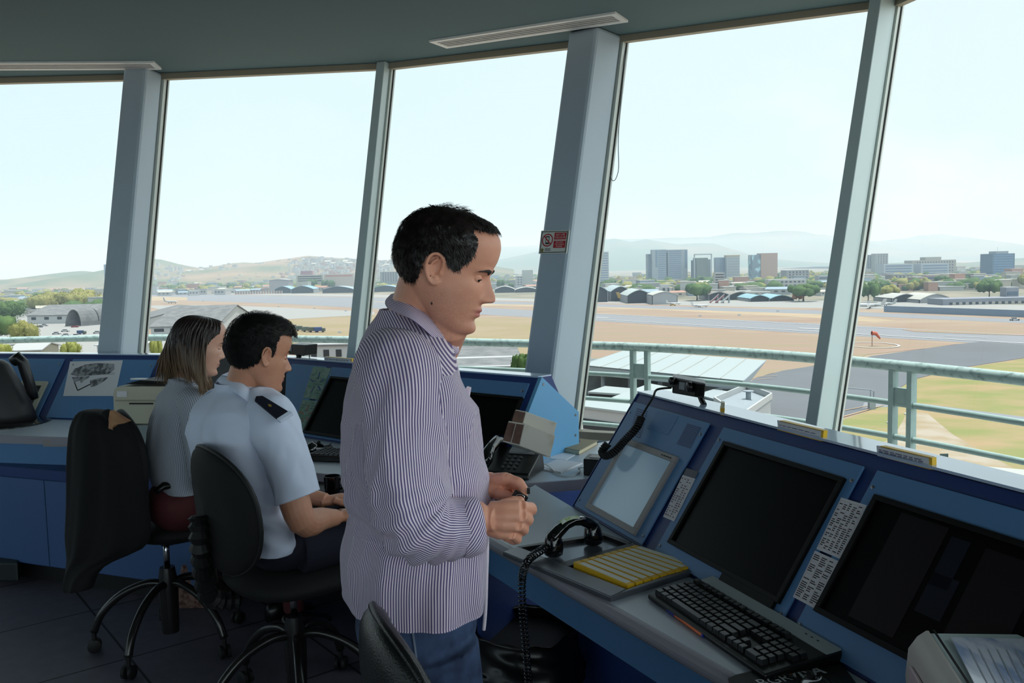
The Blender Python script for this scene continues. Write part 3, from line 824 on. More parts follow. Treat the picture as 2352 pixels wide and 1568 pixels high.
# generic town houses and trees
OCC = []
def free(x, y, r, add=True):
 for (a, b, q) in OCC:
  if abs(a - x) < r + q and abs(b - y) < r + q and math.hypot(a - x, b - y) < r + q: return False
 if add: OCC.append((x, y, r))
 return True
for o_ in list(COL.objects):
 if o_.type == 'EMPTY' and o_.get('category') in ('building', 'hangar') :
  vs_ = [(world_of(c_) @ v_.co) for c_ in o_.children if c_.type == 'MESH' for v_ in c_.data.vertices]
  if vs_:
   x0, x1 = min(v_.x for v_ in vs_), max(v_.x for v_ in vs_); y0, y1 = min(v_.y for v_ in vs_), max(v_.y for v_ in vs_)
   n_ = max(1, int((x1 - x0) / max(1, (y1 - y0))) + 1); m_ = max(1, int((y1 - y0) / max(1, (x1 - x0))) + 1)
   for i_ in range(n_):
    for j_ in range(m_): OCC.append((x0 + (x1 - x0) * (i_ + .5) / n_, y0 + (y1 - y0) * (j_ + .5) / m_, max((x1 - x0) / n_, (y1 - y0) / m_) * .6))
HOUSE = {}
def house(base, w, d, h, kind, label, group, yaw):
 wallc = [(240, 240, 236), (238, 228, 214), (222, 226, 230), (244, 236, 226)][kind % 4]
 roofc = [(244, 244, 240), (222, 168, 146), (190, 216, 234), (200, 200, 198), (238, 232, 214)][kind % 5]
 if kind not in HOUSE:
  t = thing('house', label, 'house', base, 0, group); B = Vector(base)
  mb = MB(); mb.box(B + Vector((0, 0, .36)), (1, 1, .72)); mb.build('wall', bm_(wallc), t)
  mb = MB(); a = [B + Vector(p) for p in ((-.54, -.54, .72), (.54, -.54, .72), (.54, .54, .72), (-.54, .54, .72), (-.54, 0, 1.0), (.54, 0, 1.0))]
  if kind % 3 == 0: mb.box(B + Vector((0, 0, .77)), (1.06, 1.06, .1))
  else: mb.add(a, [(0, 1, 5, 4), (2, 3, 4, 5), (3, 0, 4), (1, 2, 5), (3, 2, 1, 0)])
  mb.build('roof', bm_(roofc), t)
  mb = MB()
  mb.box(B + Vector((0, -.5, .42)), (.86, .03, .2))
  mb.build('window_row', m_hrow, t)
  HOUSE[kind] = t; o = t
 else: o = copy_tree(HOUSE[kind], None, base, label=label, group=group)
 o.location = base; o.rotation_euler = (0, 0, yaw); o.scale = (w, d, h); o['group'] = group; o['label'] = label
NAMES = ['flat white roofed house', 'red tiled house', 'pale blue roofed house', 'flat grey roofed house', 'cream roofed house']
ZONES = [(-60, 244, 'left of the first thick column', 1.0), (346, 820, 'behind the two seated people', .9), (850, 1236, 'behind the standing man', .7), (1340, 1910, 'right of the thick column', 1.0), (1960, 2370, 'at the right of the view', .8)]
cnt = 0
rnd = random.Random(4)
for (x0, x1, zn, dens) in ZONES:
 nrow = 9
 for row in range(nrow):
  D = ({-60: 720, 346: 1400, 850: 1330}.get(x0, 830)) + row * row * 20 + row * 45
  step = 24 + row * 2
  x = x0 + rnd.uniform(0, step)
  while x < x1:
   if rnd.random() < .82 * dens:
    Dd = D * rnd.uniform(.95, 1.06); p = aty(x, 650, Dd); k = rnd.choice([0, 0, 0, 1, 1, 2, 3, 4, 4, 0])
    w = rnd.uniform(12, 28) * (1.0 if row < 5 else 1.3); hh = rnd.uniform(5, 11)
    if cnt >= 250 or not free(p.x, Dd, w * .75): x += step; continue
    house((p.x, Dd, GZ), w, rnd.uniform(9, 18), hh, k, NAMES[k] + ' in the hazy town ' + zn, NAMES[k] + 's ' + zn, rnd.uniform(-.5, .5)); cnt += 1
   x += step * rnd.uniform(.7, 1.4)
for k_ in range(50):      # houses climbing the brown hill
 x = rnd.uniform(350, 812) if rnd.random() < .4 else rnd.uniform(700, 900)
 D = rnd.uniform(2750, 3050)
 xs0 = aty(x, 640, D).x
 v = (D - 3200) / 900 / 2 + .5; k = 1 - abs(v * 2 - 1)
 zr = aty(x * 1.0, np.interp(x, [350, 397, 452, 526, 584, 711, 813, 909], [596, 607, 616, 605, 605, 587, 594, 598]), 3200).z
 house((xs0, D, GZ + (zr - GZ) * (k ** .85) - 1), rnd.uniform(10, 20), 12, rnd.uniform(8, 13), 0 if rnd.random() < .7 else 4, 'small white house on the brown hill behind the town', 'white houses on the hill', rnd.uniform(-.5, .5))
TREEN = ['dark green tree', 'olive green tree', 'yellow green tree', 'rusty tree']
for (x0, x1, zn, dens) in ZONES:
 n = int((x1 - x0) / 7 * dens)
 for k in range(n):
  x = rnd.uniform(x0, x1); row = rnd.random()
  D = {-60: 700, 346: 1370, 850: 1300}.get(x0, 810) + row * 800
  p = aty(x, 650, D); kd = rnd.choice([0, 0, 1, 1, 1])
  if not free(p.x, D, 8): continue
  tree((p.x, D, GZ), rnd.uniform(8, 14), rnd.uniform(14, 22), kd, TREEN[kd] + ' among the town houses ' + zn, TREEN[kd] + 's in the town ' + zn)

# the rest of the town: countless small roofs and crowns beyond the counted ones
def town_stuff():
 r = random.Random(8)
 hw = MB(); tr = MB()
 for (x0, x1, zn, dens) in ZONES:
  D0 = {-60: 720, 346: 1400, 850: 1330}.get(x0, 850)
  for k in range(int((x1 - x0) * 2.6)):
   D = D0 * (1 + 1.25 * r.random() ** 1.4); x = r.uniform(x0, x1); p = aty(x, 650, D); w = r.uniform(8, 22); d = r.uniform(7, 14); h = r.uniform(3.5, 9 if r.random() < .85 else 16)
   if not free(p.x, D, w * .5, False): continue
   if r.random() < .58:
    hw.mi = r.choice([0, 0, 0, 1, 2, 3, 4]); a_ = r.uniform(-.4, .4)
    hw.box((p.x, D, GZ + h / 2), (w, d, h), a_)
    hw.mi = r.choice([0, 0, 1, 3, 4]); hw.box((p.x, D, GZ + h + .3), (w * 1.08, d * 1.08, .8), a_)
   else:
    R_ = r.uniform(3.5, 7.5); o_ = len(tr.v); tr.mi = r.choice([0, 0, 1]); c_ = Vector((p.x, D, GZ + R_ * .8)); tr.ball(c_, R_, 9, 6, s=(1.2, 1.2, .85))
    for i in range(o_, len(tr.v)): tr.v[i] = c_ + (tr.v[i] - c_) * (1 + .45 * noise.noise(tr.v[i] * .35))
 for k in range(420):
  x = r.uniform(660, 905) if r.random() < .75 else r.uniform(350, 660); D = r.uniform(2420, 3120); v = (D - 3200) / 900 / 2 + .5; kk = 1 - abs(v * 2 - 1)
  zr = aty(x, float(np.interp(x, [350, 397, 452, 526, 584, 711, 813, 909], [596, 607, 616, 605, 605, 587, 594, 598])), 3200).z; p = aty(x, 640, D); h = r.uniform(5, 9); w = r.uniform(7, 15)
  hw.mi = r.choice([0, 0, 0, 4, 1]); hw.box((p.x, D, GZ + (zr - GZ) * (kk ** .85) + h / 2 - 3), (w, 9, h + 4), r.uniform(-.5, .5))
 o = hw.build('distant_houses', [bm_((240, 240, 236)), bm_((226, 176, 154)), bm_((196, 216, 230)), bm_((206, 206, 204)), bm_((238, 230, 212))])
 tag(o, 'countless small pale houses filling the hazy town', 'houses', kind='stuff')
 o = tr.build('distant_trees', [m_leaf[0], m_leaf[1]], smooth=True)
 tag(o, 'countless small tree crowns between the distant houses', 'trees', kind='stuff')
town_stuff()
mb = MB()
_tp = [G(x, y) for x, y in ((-500, 712), (240, 706), (346, 673), (820, 674), (1240, 687), (1340, 689), (1900, 690), (2352, 700), (2900, 705))]
_tp = [Vector((p.x, p.y, GZ + .02)) for p in _tp] + [Vector((6000, 5200, GZ + .02)), Vector((-5000, 5200, GZ + .02))]
mb.add(_tp, [tuple(range(len(_tp)))])
struct(mb.build('town_ground', mat('town_ground_mix', O((150, 152, 132)), .95, c2=O((196, 184, 164)), scale=.02, spec=.1)), 'mixed ground between the houses of the town')
# ---- particular trees and near buildings
tree_px(1800, 1890, 651, 692, 0, 'big dark green tree left of the slim mullion')
tree_px(1818, 1852, 672, 692, 3, 'low rust coloured tree in front of the big dark tree')
tree_px(1562, 1640, 650, 690, 0, 'dark spreading tree between the hangars')
tree_px(1600, 1640, 652, 682, 1, 'thin bare tree between the hangars')
tree_px(1964, 2024, 646, 694, 0, 'big dark green tree right of the slim mullion')
tree_px(2016, 2076, 654, 690, 1, 'olive trees right of the slim mullion')
tree_px(2242, 2302, 643, 682, 0, 'dome shaped dark tree left of the blue glass tower')
tree_px(700, 735, 640, 668, 0, 'dark tree in front of the cream office building')
tree_px(735, 770, 642, 668, 0, 'round tree in front of the orange topped building')
tree_px(120, 236, 665, 722, 1, 'wide olive tree behind the long grey roof', leafy=True)
tree_px(60, 150, 672, 720, 1, 'olive tree left of the wide olive tree', leafy=True)
tree_px(-40, 62, 690, 745, 0, 'dark tree at the left edge above the parking ground', leafy=True)
tree_px(-60, 50, 725, 785, 0, 'tall dark tree at the far left edge', leafy=True)
tree_px(20, 92, 738, 792, 1, 'brown green tree beside the parked cars', leafy=True)
tree_px(140, 190, 786, 830, 2, 'small yellow green tree below the handrail', leafy=True)
tree_px(-30, 32, 788, 840, 2, 'yellow green bush at the left edge below the handrail', leafy=True)
tree_px(344, 376, 779, 835, 2, 'yellow green tree behind the long hair', leafy=True)
tree_px(765, 812, 790, 840, 0, 'dark green tree beside the white garage building', leafy=True)
tree_px(640, 676, 778, 800, 2, 'yellow green bush behind the hair of the seated man', leafy=True)
tree_px(1172, 1236, 812, 900, 0, 'dark green tree left of the thick column', leafy=True)
tree_px(1352, 1394, 950, 1010, 2, 'small yellow green tree in the airport yard', leafy=True)
tree_px(1388, 1424, 946, 1000, 0, 'dark palm like tree in the airport yard', leafy=True)

def poly3(mb, pts_, t=(0, 0, -0.5)): return mb.prism(pts_, t)
m_oldroof = mat('old_grey_roof', O((158, 158, 158)), 0.9, c2=O((134, 136, 138)), scale=0.25)
m_whitew = mat('white_wall', O((232, 234, 234)), 0.85, var=0.05)
m_tinroof = mat('white_tin_roof', O((204, 216, 216)), 0.6, var=0.04, scale=0.3)
m_fascia = mat('grey_fascia', O((196, 208, 212)), 0.7)
m_lgr = mat('pale_grey_wall', O((186, 198, 206)), 0.8)
def shed(label, x0, x1, yt, ye, D, depth, roofm, wallm, wins=0, yaw=0.0, name='shed', winm=None, cat='building', band=0.5):
 """long shed seen from its side: ye front eave, yt ridge"""
 e = aty((x0 + x1) / 2, ye, D); w = (x1 - x0) / FPX * D; he = e.z - GZ
 r = aty((x0 + x1) / 2, yt, D + depth / 2); hr = max(r.z - GZ, he + .4)
 base = Vector((e.x, D, GZ)); t = thing(name, label, cat, base, yaw); Rm = Matrix.Rotation(yaw, 4, 'Z')
 def L(x, y, z): return base + Rm @ Vector((x, y, z))
 mb = MB(); mb.hexa([L(-w/2, 0, 0), L(w/2, 0, 0), L(w/2, depth, 0), L(-w/2, depth, 0)], [L(-w/2, 0, he), L(w/2, 0, he), L(w/2, depth, he), L(-w/2, depth, he)])
 mb.prism([L(-w/2, 0, he), L(-w/2, depth/2, hr - .3), L(-w/2, depth, he)], L(w, 0, 0) - L(0, 0, 0))
 mb.build('wall', wallm, t)
 o = .8
 mb = MB(); mb.prism([L(-w/2 - o, -o, he - .1), L(-w/2 - o, depth/2, hr), L(-w/2 - o, depth + o, he - .1), L(-w/2 - o, depth + o, he - .45), L(-w/2 - o, depth/2, hr - .35), L(-w/2 - o, -o, he - .45)], L(w + 2*o, 0, 0) - L(0, 0, 0))
 mb.build('roof', roofm, t)
 for k in range(wins):
  x = -w/2 + w * (k + .5) / wins; mb = MB(); mb.box(L(x, -.05, he * .62), (w / wins * band, .2, he * .3), yaw); mb.build('window', winm or m_wind, t)
 return t, L, w, he, hr
shed('long old building with a grey roof and white front at the left', 62, 240, 699, 722, 600, 60, m_oldroof, m_whitew, 6, yaw=0.0, name='barrack', band=.35)
# arched hangar at the left
e = aty(186, 742, 560)
t = thing('arched_hangar', 'open arched hangar with a curved grey roof at the left', 'hangar', (e.x, 560, GZ))
def arch(x0, x1, yt, yb, D, D2):
 A = []
 for k in range(13):
  a_ = math.pi * k / 12
  x = (x0 + x1) / 2 - (x1 - x0) / 2 * math.cos(a_); y = yb - (yb - yt) * math.sin(a_)
  A.append(aty(x, y, D))
 return A
A = arch(150, 186, 710, 748, 560, 0)
sh = Vector((19, 40, 0))
mb = MB(); up = Vector((0, 0, 0.4))
mb.loft([[p + q for p in A] + [p + q - up for p in reversed(A)] for q in (Vector((0, 0, 0)), sh)]); mb.build('roof', m_oldroof, t, smooth=False)
mb = MB(); mb.prism([p + sh * .3 for p in A], sh * .02); mb.build('dark_infill', m_wind, t)  # dark sheet inside the arch, put in for its shaded interior
mb = MB()
for p in (A[0], A[-1], A[0] + sh, A[-1] + sh): mb.box((p.x, p.y, (p.z + GZ) / 2), (.5, .5, p.z - GZ))
mb.build('leg', m_lgr, t)
# gabled end of the next hangar, beside the column
shed('hangar with a big plain gable beside the first thick column', 214, 330, 702, 742, 520, 80, m_oldroof, m_whitew, 0, yaw=-0.9, name='hangar', cat='hangar')
shed('big old hangar with a grey roof and white wall behind the long hair', 346, 496, 702, 748, 450, 70, m_oldroof, m_whitew, 4, name='hangar', winm=m_wind, cat='hangar', band=.6)
shed('low white garage building with square windows behind the seated man', 676, 850, 778, 790, 285, 34, m_oldroof, m_whitew, 6, yaw=-0.05, name='garage', band=.45)
shed('low white roofed hut at the left below the handrail', 24, 90, 787, 803, 325, 22, mat('bright_roof', O((226, 226, 226)), 0.7), mat('cream_wall', O((214, 204, 176)), 0.85), 0, yaw=.2, name='hut')
shed('white hut with a blue window beside the first thick column', 222, 330, 785, 790, 340, 18, m_whitew, m_whitew, 2, name='hut', winm=mat('blue_panel', O((60, 82, 132)), 0.6))
shed('long dark grey roofed building behind the collar of the standing man', 1010, 1192, 786, 822, 262, 56, m_oldroof, m_whitew, 8, yaw=.06, name='long_shed')
shed('lower grey roofed annex in front of the long dark roof', 1000, 1182, 824, 842, 232, 24, m_oldroof, m_whitew, 8, yaw=.06, name='long_shed')
# big white roofed airport hall right of the thick column
t = thing('airport_hall', 'big airport hall with a wide sloping white roof', 'building', aty(1550, 860, 180) * 1.0)
A_, B_, C_, E_ = aty(1437, 803, 207), aty(1758, 827, 186), aty(1340, 838, 188), aty(1706, 874, 164)
mb = MB(); mb.prism([C_, E_, B_, A_], (0, 0, -0.3)); mb.build('roof', m_tinroof, t)
for k in range(1, 8):
 u = k / 8; a, b = A_.lerp(B_, u), C_.lerp(E_, u); mb = MB(); mb.tube([a + Vector((0, 0, .02)), b + Vector((0, 0, .02))], .09, 5)
 mb.build('roof_seam', mat('roof_seam', O((206, 206, 196)), 0.7), t)
C2, E2 = C_ + Vector((0, 0, -2.0)), E_ + Vector((0, 0, -1.7))
mb = MB(); mb.hexa([C2, E2, E2 + Vector((0, .8, 0)), C2 + Vector((0, .8, 0))], [C_, E_, E_ + Vector((0, .8, 0)), C_ + Vector((0, .8, 0))]); mb.build('fascia', m_fascia, t)
mb = MB(); F_ = aty(1640, 893, 168); mb.prism([E_, B_, F_, E2], (0.5, 0.6, 0)); mb.build('end_wall', m_lgr, t)
mb = MB(); r0, r1 = aty(1330, 826, 230), A_; mb.prism([C_, A_, aty(1345, 833, 215)], (0, 0, -.3)); mb.build('back_roof', m_fascia, t)
for px_, D_ in ((1387, 186), (1450, 184), (1520, 178), (1590, 173), (1660, 168)):
 p = aty(px_, 860, D_); mb = MB(); mb.tube([(p.x, p.y + 2, GZ), (p.x, p.y + 2, -21.2)], .45, 10); mb.build('column', m_lgr, t)
mb = MB(); p, q = aty(1345, 890, 205), aty(1690, 900, 190); mb.hexa([Vector((p.x, p.y, GZ)), Vector((q.x, q.y, GZ)), Vector((q.x, q.y + 20, GZ)), Vector((p.x, p.y + 20, GZ))], [Vector((p.x, p.y, -22.2)), Vector((q.x, q.y, -22.2)), Vector((q.x, q.y + 20, -22.2)), Vector((p.x, p.y + 20, -22.2))]); mb.build('hall_wall', mat('hall_grey_wall', O((126, 132, 134)), 0.8, c2=O((150, 160, 162)), scale=0.3), t)  # mottled grey wall block below the roof
def flatb(label, pts_, ztop_off, h, wallm, roofm, wins=0, name='annex'):
 """pts_: four roof corners as (px, py, Y)"""
 P_ = [aty(*p) for p in pts_]; t = thing(name, label, 'building', P_[0])
 mb = MB(); mb.prism(P_, (0, 0, -.35)); mb.build('roof', roofm, t)
 c = sum(P_, Vector()) / 4
 Q = [c + (p - c) * .95 for p in P_]
 mb = MB(); mb.hexa([Vector((p.x, p.y, GZ)) for p in Q], [p + Vector((0, 0, -.3)) for p in Q]); mb.build('wall', wallm, t)
 return t, Q
t, Q = flatb('white annex roof in front of the airport hall', [(1405, 912, 150), (1575, 945, 138), (1612, 903, 158), (1492, 880, 168)], 0, 0, m_lgr, m_tinroof)
t, Q = flatb('low white building with a window band in the airport yard', [(1335, 932, 138), (1445, 946, 132), (1462, 925, 142), (1345, 912, 150)], 0, 0, m_whitew, m_tinroof)
a, b = Q[0], Q[1]
mb = MB(); dz = Vector((0, 0, -3.6)); k_ = Vector((0.05, -.25, 0)); mb.hexa([a + dz + k_, b + dz + k_, b + dz, a + dz], [a + dz * .55 + k_, b + dz * .55 + k_, b + dz * .55, a + dz * .55]); mb.build('window_band', m_wind, t)
t, Q = flatb('long white canopy in the airport yard', [(1350, 899, 165), (1440, 905, 160), (1470, 893, 172), (1390, 886, 176)], 0, 0, m_wind, m_tinroof)
t, Q = flatb('white flat roofed block with a round chimney beside the taxiway', [(1640, 925, 142), (1700, 968, 118), (1773, 915, 148), (1715, 893, 158)], 0, 0, mat('bright_wall', O((236, 240, 242)), 0.8), m_lgr)
for p_, q_ in ((0, 1), (1, 2), (2, 3), (3, 0)):
 a, b = Q[p_], Q[q_]; n_ = (b - a).cross(Vector((0, 0, 1))).normalized() * .3
 mb = MB(); mb.hexa([a, b, b + n_, a + n_], [x + Vector((0, 0, 1.0)) for x in (a, b, b + n_, a + n_)]); mb.build('parapet', m_whitew, t)
p = aty(1719, 905, 146); mb = MB(); mb.tube([(p.x, p.y, p.z - 3), (p.x, p.y, p.z + .4)], .45, 12); mb.lathe([(.9, 0), (.9, .15)], (p.x, p.y, p.z + .45), 14); mb.build('chimney', m_lgr, t)
a, b = Q[1], Q[2]; c_ = a.lerp(b, .55); mb = MB(); mb.box((c_.x + .1, c_.y - .1, c_.z - 2.4), (3.0, .5, .9), math.atan2(b.y - a.y, b.x - a.x)); mb.build('window', m_wind, t)
t, Q = flatb('grey open shelter roof behind the radio', [(1600, 905, 158), (1665, 922, 150), (1700, 903, 160), (1640, 893, 168)], 0, 0, m_lgr, m_fascia)

# ---- windsock
b = G(2003, 795)
t = thing('windsock', 'orange windsock on a thin pole inside the white circle', 'windsock', b)
top = aty(2003, 763, b.y); s_ = (top.z - b.z)
mb = MB(); mb.tube([b, (b.x, b.y, top.z)], .12, 6); mb.build('pole', mat('windsock_pole', O((190, 130, 120)), .7), t)
mb = MB(); q = Vector((b.x, b.y, top.z)); mb.tube([q + Vector((-.2, 0, -.2)), q + Vector((1.3, 0, -.4)), q + Vector((2.3, 0, -1.6)), q + Vector((2.9, 0, -2.4))], [.75, .65, .45, .28], 10, caps=False); mb.build('sock', mat('windsock_orange', O((255, 130, 100)), .7), t)
# ---- runway side boards and lights
m_ww = mat('marker_white', O((255, 255, 255)), .6)
for (x, y) in ((1608, 727), (1698, 725), (1786, 716), (640, 705), (722, 709), (794, 715), (780, 765), (466, 692)):
 p = G(x, y); o = MB().box(p + Vector((0, 0, .5)), (1.8, .5, 1.1)); mb = MB(); mb.box(p + Vector((0, 0, .6)), (1.8, .4, .9)); mb.box(p + Vector((-.7, 0, .1)), (.12, .12, .3)); mb.box(p + Vector((.7, 0, .1)), (.12, .12, .3))
 tag(mb.build('marker_board', m_ww), 'small white marker board on the grass beside the runway', 'marker', 'white marker boards by the runway')
# little things below the balcony at the right
p = G(2168, 1062); t = thing('ground_sign', 'small dark green sign on a post in the grass below', 'sign', p)
zt = aty(2168, 1046, p.y).z; mb = MB(); mb.tube([p, (p.x, p.y, zt)], .05, 6); mb.build('post', m_lgr, t)
mb = MB(); mb.box((p.x, p.y, zt), (1.3, .08, .6)); mb.build('panel', mat('sign_green', O((70, 100, 100)), .7), t)
for (x, y, lb) in ((2045, 972, 'white round ground light beside the railing post'), (2085, 952, 'white round ground light between the railing bars'), (2048, 980, 'second white round ground light beside the railing post')):
 p = G(x, y); mb = MB(); mb.lathe([(.7, 0), (.7, .25), (.3, .45)], p, 14); tag(mb.build('ground_light', m_ww, smooth=False), lb, 'light')
p = G(1999, 940); t = thing('floodlight_frame', 'grey metal gantry frame beside the yellow stand lines', 'gantry', p); zt = aty(1999, 895, p.y).z
mb = MB(); mb.tube([p, (p.x, p.y, zt), (p.x - 4.5, p.y + 1, zt + .4), (p.x - 4.8, p.y + 1, zt - 1.6)], .13, 8); mb.tube([p + Vector((.7, 0, 0)), (p.x + .7, p.y, zt - .3), (p.x, p.y, zt)], .13, 8); mb.build('frame', m_lgr, t)
mb = MB(); mb.box(p + Vector((.3, 0, 1)), (1.3, 1, 2)); mb.build('cabinet', m_fascia, t)

# ---- aircraft
def plane(px, py, L_, rz, body, label, ttail=True, D=None, prop=False):
 b = G(px, py) if D is None else Vector((aty(px, py, D).x, D, GZ))
 t = thing('aircraft', label, 'aircraft', b, rz); Rm = Matrix.Rotation(rz, 4, 'Z')
 def W(x, y, z): return b + Rm @ Vector((x, y, z)) * (L_ / 26)
 s = L_ / 26; mb = MB()
 mb.tube([W(x, 0, z) for x, z in ((13, 2.2), (12, 2.3), (10, 2.6), (5, 2.7), (-5, 2.7), (-9, 3.0), (-13, 3.6))], [.15 * s, .7 * s, 1.2 * s, 1.35 * s, 1.35 * s, .95 * s, .25 * s], 12)
 mb.build('fuselage', body, t, smooth=True)
 hz = 3.9 if prop else 2.0
 for sy in (-1, 1):
  mb = MB(); mb.hexa([W(1.5, 0, hz), W(-2, 0, hz), W(-2.6, 12.5 * sy, hz + .3), W(-.9, 12.5 * sy, hz + .3)][::sy], [W(1.5, 0, hz + .35), W(-2, 0, hz + .35), W(-2.6, 12.5 * sy, hz + .4), W(-.9, 12.5 * sy, hz + .4)][::sy]); mb.build('wing', body, t)
  ex, ey, ez = (1, 4.2, 3.6) if prop else (-7, 2.2, 3.2)
  mb = MB(); mb.tube([W(ex + 2, ey * sy, ez), W(ex + 1, ey * sy, ez), W(ex - 2, ey * sy, ez)], [.4 * s, .65 * s, .4 * s], 10); mb.build('engine', m_fascia, t, smooth=True)
 tz = 8.0 if ttail else 3.8
 mb = MB(); mb.prism([W(-9, .12, 3.6), W(-13, .12, 3.8), W(-14.5, .12, 8.3), W(-12, .12, 8.3)], W(0, -.25, 0) - W(0, 0, 0)); mb.build('tail_fin', body, t)
 mb = MB(); mb.hexa([W(-12, -4, tz), W(-14.3, -4, tz), W(-14.3, 4, tz), W(-12, 4, tz)][::-1], [W(-12, -4, tz + .2), W(-14.3, -4, tz + .2), W(-14.3, 4, tz + .2), W(-12, 4, tz + .2)][::-1]); mb.build('tailplane', body, t)
 mb = MB()
 for (x, y) in ((9, 0), (-1, 2), (-1, -2)): mb.tube([W(x, y, 0.0), W(x, y, 2)], .18 * s, 6); mb.lathe([(.5 * s, -.15), (.5 * s, .15)], W(x, y, .5), 10, axis=Rm @ Vector((0, 1, 0)))
 mb.build('landing_gear', m_wind, t)
m_ac = mat('aircraft_white', O((255, 255, 255)), .4); m_acy = mat('aircraft_yellow', O((255, 206, 70)), .5)
plane(392, 697, 22, -0.5, m_ac, 'white jet aircraft with a T shaped tail on the far taxiway')
plane(1452, 692, 25, -0.25, m_acy, 'yellow propeller aircraft parked before the hangars', prop=True)
plane(1395, 689, 15, 0.4, m_acy, 'smaller yellow aircraft beside the thick column', ttail=False, prop=True)
plane(1608, 706, 14, 0.3, m_ac, 'small white aircraft on the pale apron', ttail=False)
plane(1995, 708, 20, 2.6, m_ac, 'white aircraft with red tail right of the slim mullion', ttail=False)
plane(2032, 703, 16, 2.2, m_ac, 'second white aircraft right of the slim mullion', ttail=False)
plane(1975, 702, 12, 2.8, m_ac, 'white aircraft partly behind the slim mullion', ttail=False)
plane(1548, 700, 12, .2, m_ac, 'small white aircraft near the red stairs', ttail=False)
m_red = mat('stair_red', O((196, 90, 90)), .7)
for k in range(3):
 p = G(1632 + k * 13, 696); t = thing('boarding_stairs', 'red and white boarding stairs on the far apron', 'stairs', p, group='boarding stairs on the far apron')
 mb = MB(); mb.prism([p, p + Vector((6.5, 0, 5.6)), p + Vector((6.5, 0, 6.8)), p + Vector((-.6, 0, 1.0))], (0, 1.8, 0)); mb.build('ramp', m_red if k < 2 else m_whitew, t)
 mb = MB(); mb.prism([p + Vector((0, -.1, 1)), p + Vector((6.5, -.1, 6.8)), p + Vector((6.5, -.1, 7.4)), p + Vector((0, -.1, 1.7))], (0, .2, 0)); mb.build('handrail', m_ww, t)
 mb = MB(); mb.box(p + Vector((5.8, .9, 2.5)), (1, 1.5, 5)); mb.build('support', m_lgr, t)
# ---- vehicles
def truck(px, py, c, box, label, group=None, L_=6.5, rz=0.0):
 p = G(px, py); t = thing('truck' if box else 'car', label, 'truck' if box else 'car', p, rz, group); Rm = Matrix.Rotation(rz, 4, 'Z')
 def W(x, y, z): return p + Rm @ Vector((x, y, z))
 m_ = mat('vehicle_%d_%d_%d' % c, O(c), .5)
 s = L_ / 6.5
 if box:
  mb = MB(); mb.rbox(W(-1 * s, 0, 1.9 * s), (4.2 * s, 2.3 * s, 2.2 * s), .1, rz); mb.build('cargo_box', m_, t)
  mb = MB(); mb.rbox(W(2.2 * s, 0, 1.5 * s), (1.7 * s, 2.1 * s, 1.8 * s), .2, rz); mb.build('cab', mat('truck_cab', O((110, 118, 104)), .6), t)
 else:
  mb = MB(); mb.rbox(W(0, 0, .65), (4.2, 1.8, .7), .3, rz); mb.build('body', m_, t)
  mb = MB(); mb.rbox(W(-.2, 0, 1.2), (2.2, 1.6, .5), .3, rz); mb.build('cabin', m_wind, t)
 for (x, y) in ((1.6, .9), (1.6, -.9), (-1.5, .9), (-1.5, -.9)):
  mb = MB(); mb.lathe([(.42 * s, -.13), (.42 * s, .13)], W(x * s, y * s, .42 * s), 12, axis=Rm @ Vector((0, 1, 0))); mb.build('wheel', m_wind, t)
for k, (x, y, c, bx) in enumerate(((676, 757, (96, 90, 74), True), (690, 760, (92, 108, 96), True), (706, 762, (120, 132, 118), True), (720, 763, (110, 116, 100), True), (735, 763, (58, 92, 160), True))):
 truck(x, y, c, bx, ['leftmost dark brown truck of the parked row behind the seated man', 'dark green truck second in the parked row', 'pale green truck in the middle of the parked row', 'olive truck beside the blue truck', 'blue box truck at the right end of the parked row'][k], L_=6.0)
truck(90, 752, (120, 134, 150), False, 'dark car on the road by the long grey roof')
truck(102, 749, (230, 230, 234), False, 'white car on the road by the long grey roof')
truck(172, 752, (190, 40, 50), False, 'red car under the arched hangar')
truck(188, 768, (60, 90, 140), True, 'small blue truck in the parking ground', L_=5)
for k, (x, y) in enumerate(((130, 768), (150, 762), (152, 772), (175, 773), (224, 766))):
 truck(x, y, (235, 235, 238), False, 'small white car in the parking ground behind the balcony', 'white cars in the parking ground')
truck(2196, 716, (240, 240, 240), False, 'white van beside the pale blue barrier', L_=6)
truck(2330, 736, (235, 235, 240), False, 'white pickup in front of the pale blue barrier')
truck(1545, 702, (255, 206, 90), False, 'yellow service vehicle on the far apron')
# ---- haze over the land
mb = MB(); mb.box((0, 7300, 115), (22000, 14000, 288))
hz_m = bpy.data.materials.new('haze'); hz_m.use_nodes = True; nt = hz_m.node_tree; nt.nodes.clear()
out = nt.nodes.new('ShaderNodeOutputMaterial'); vs = nt.nodes.new('ShaderNodeVolumeScatter')
vs.inputs['Color'].default_value = (0.66, 0.83, 1.0, 1); vs.inputs['Density'].default_value = 0.00024; vs.inputs['Anisotropy'].default_value = 0.0
nt.links.new(vs.outputs[0], out.inputs['Volume'])
hz = mb.build('haze', hz_m); tag(hz, 'thin bright haze over the airfield and the town', 'haze', kind='stuff')
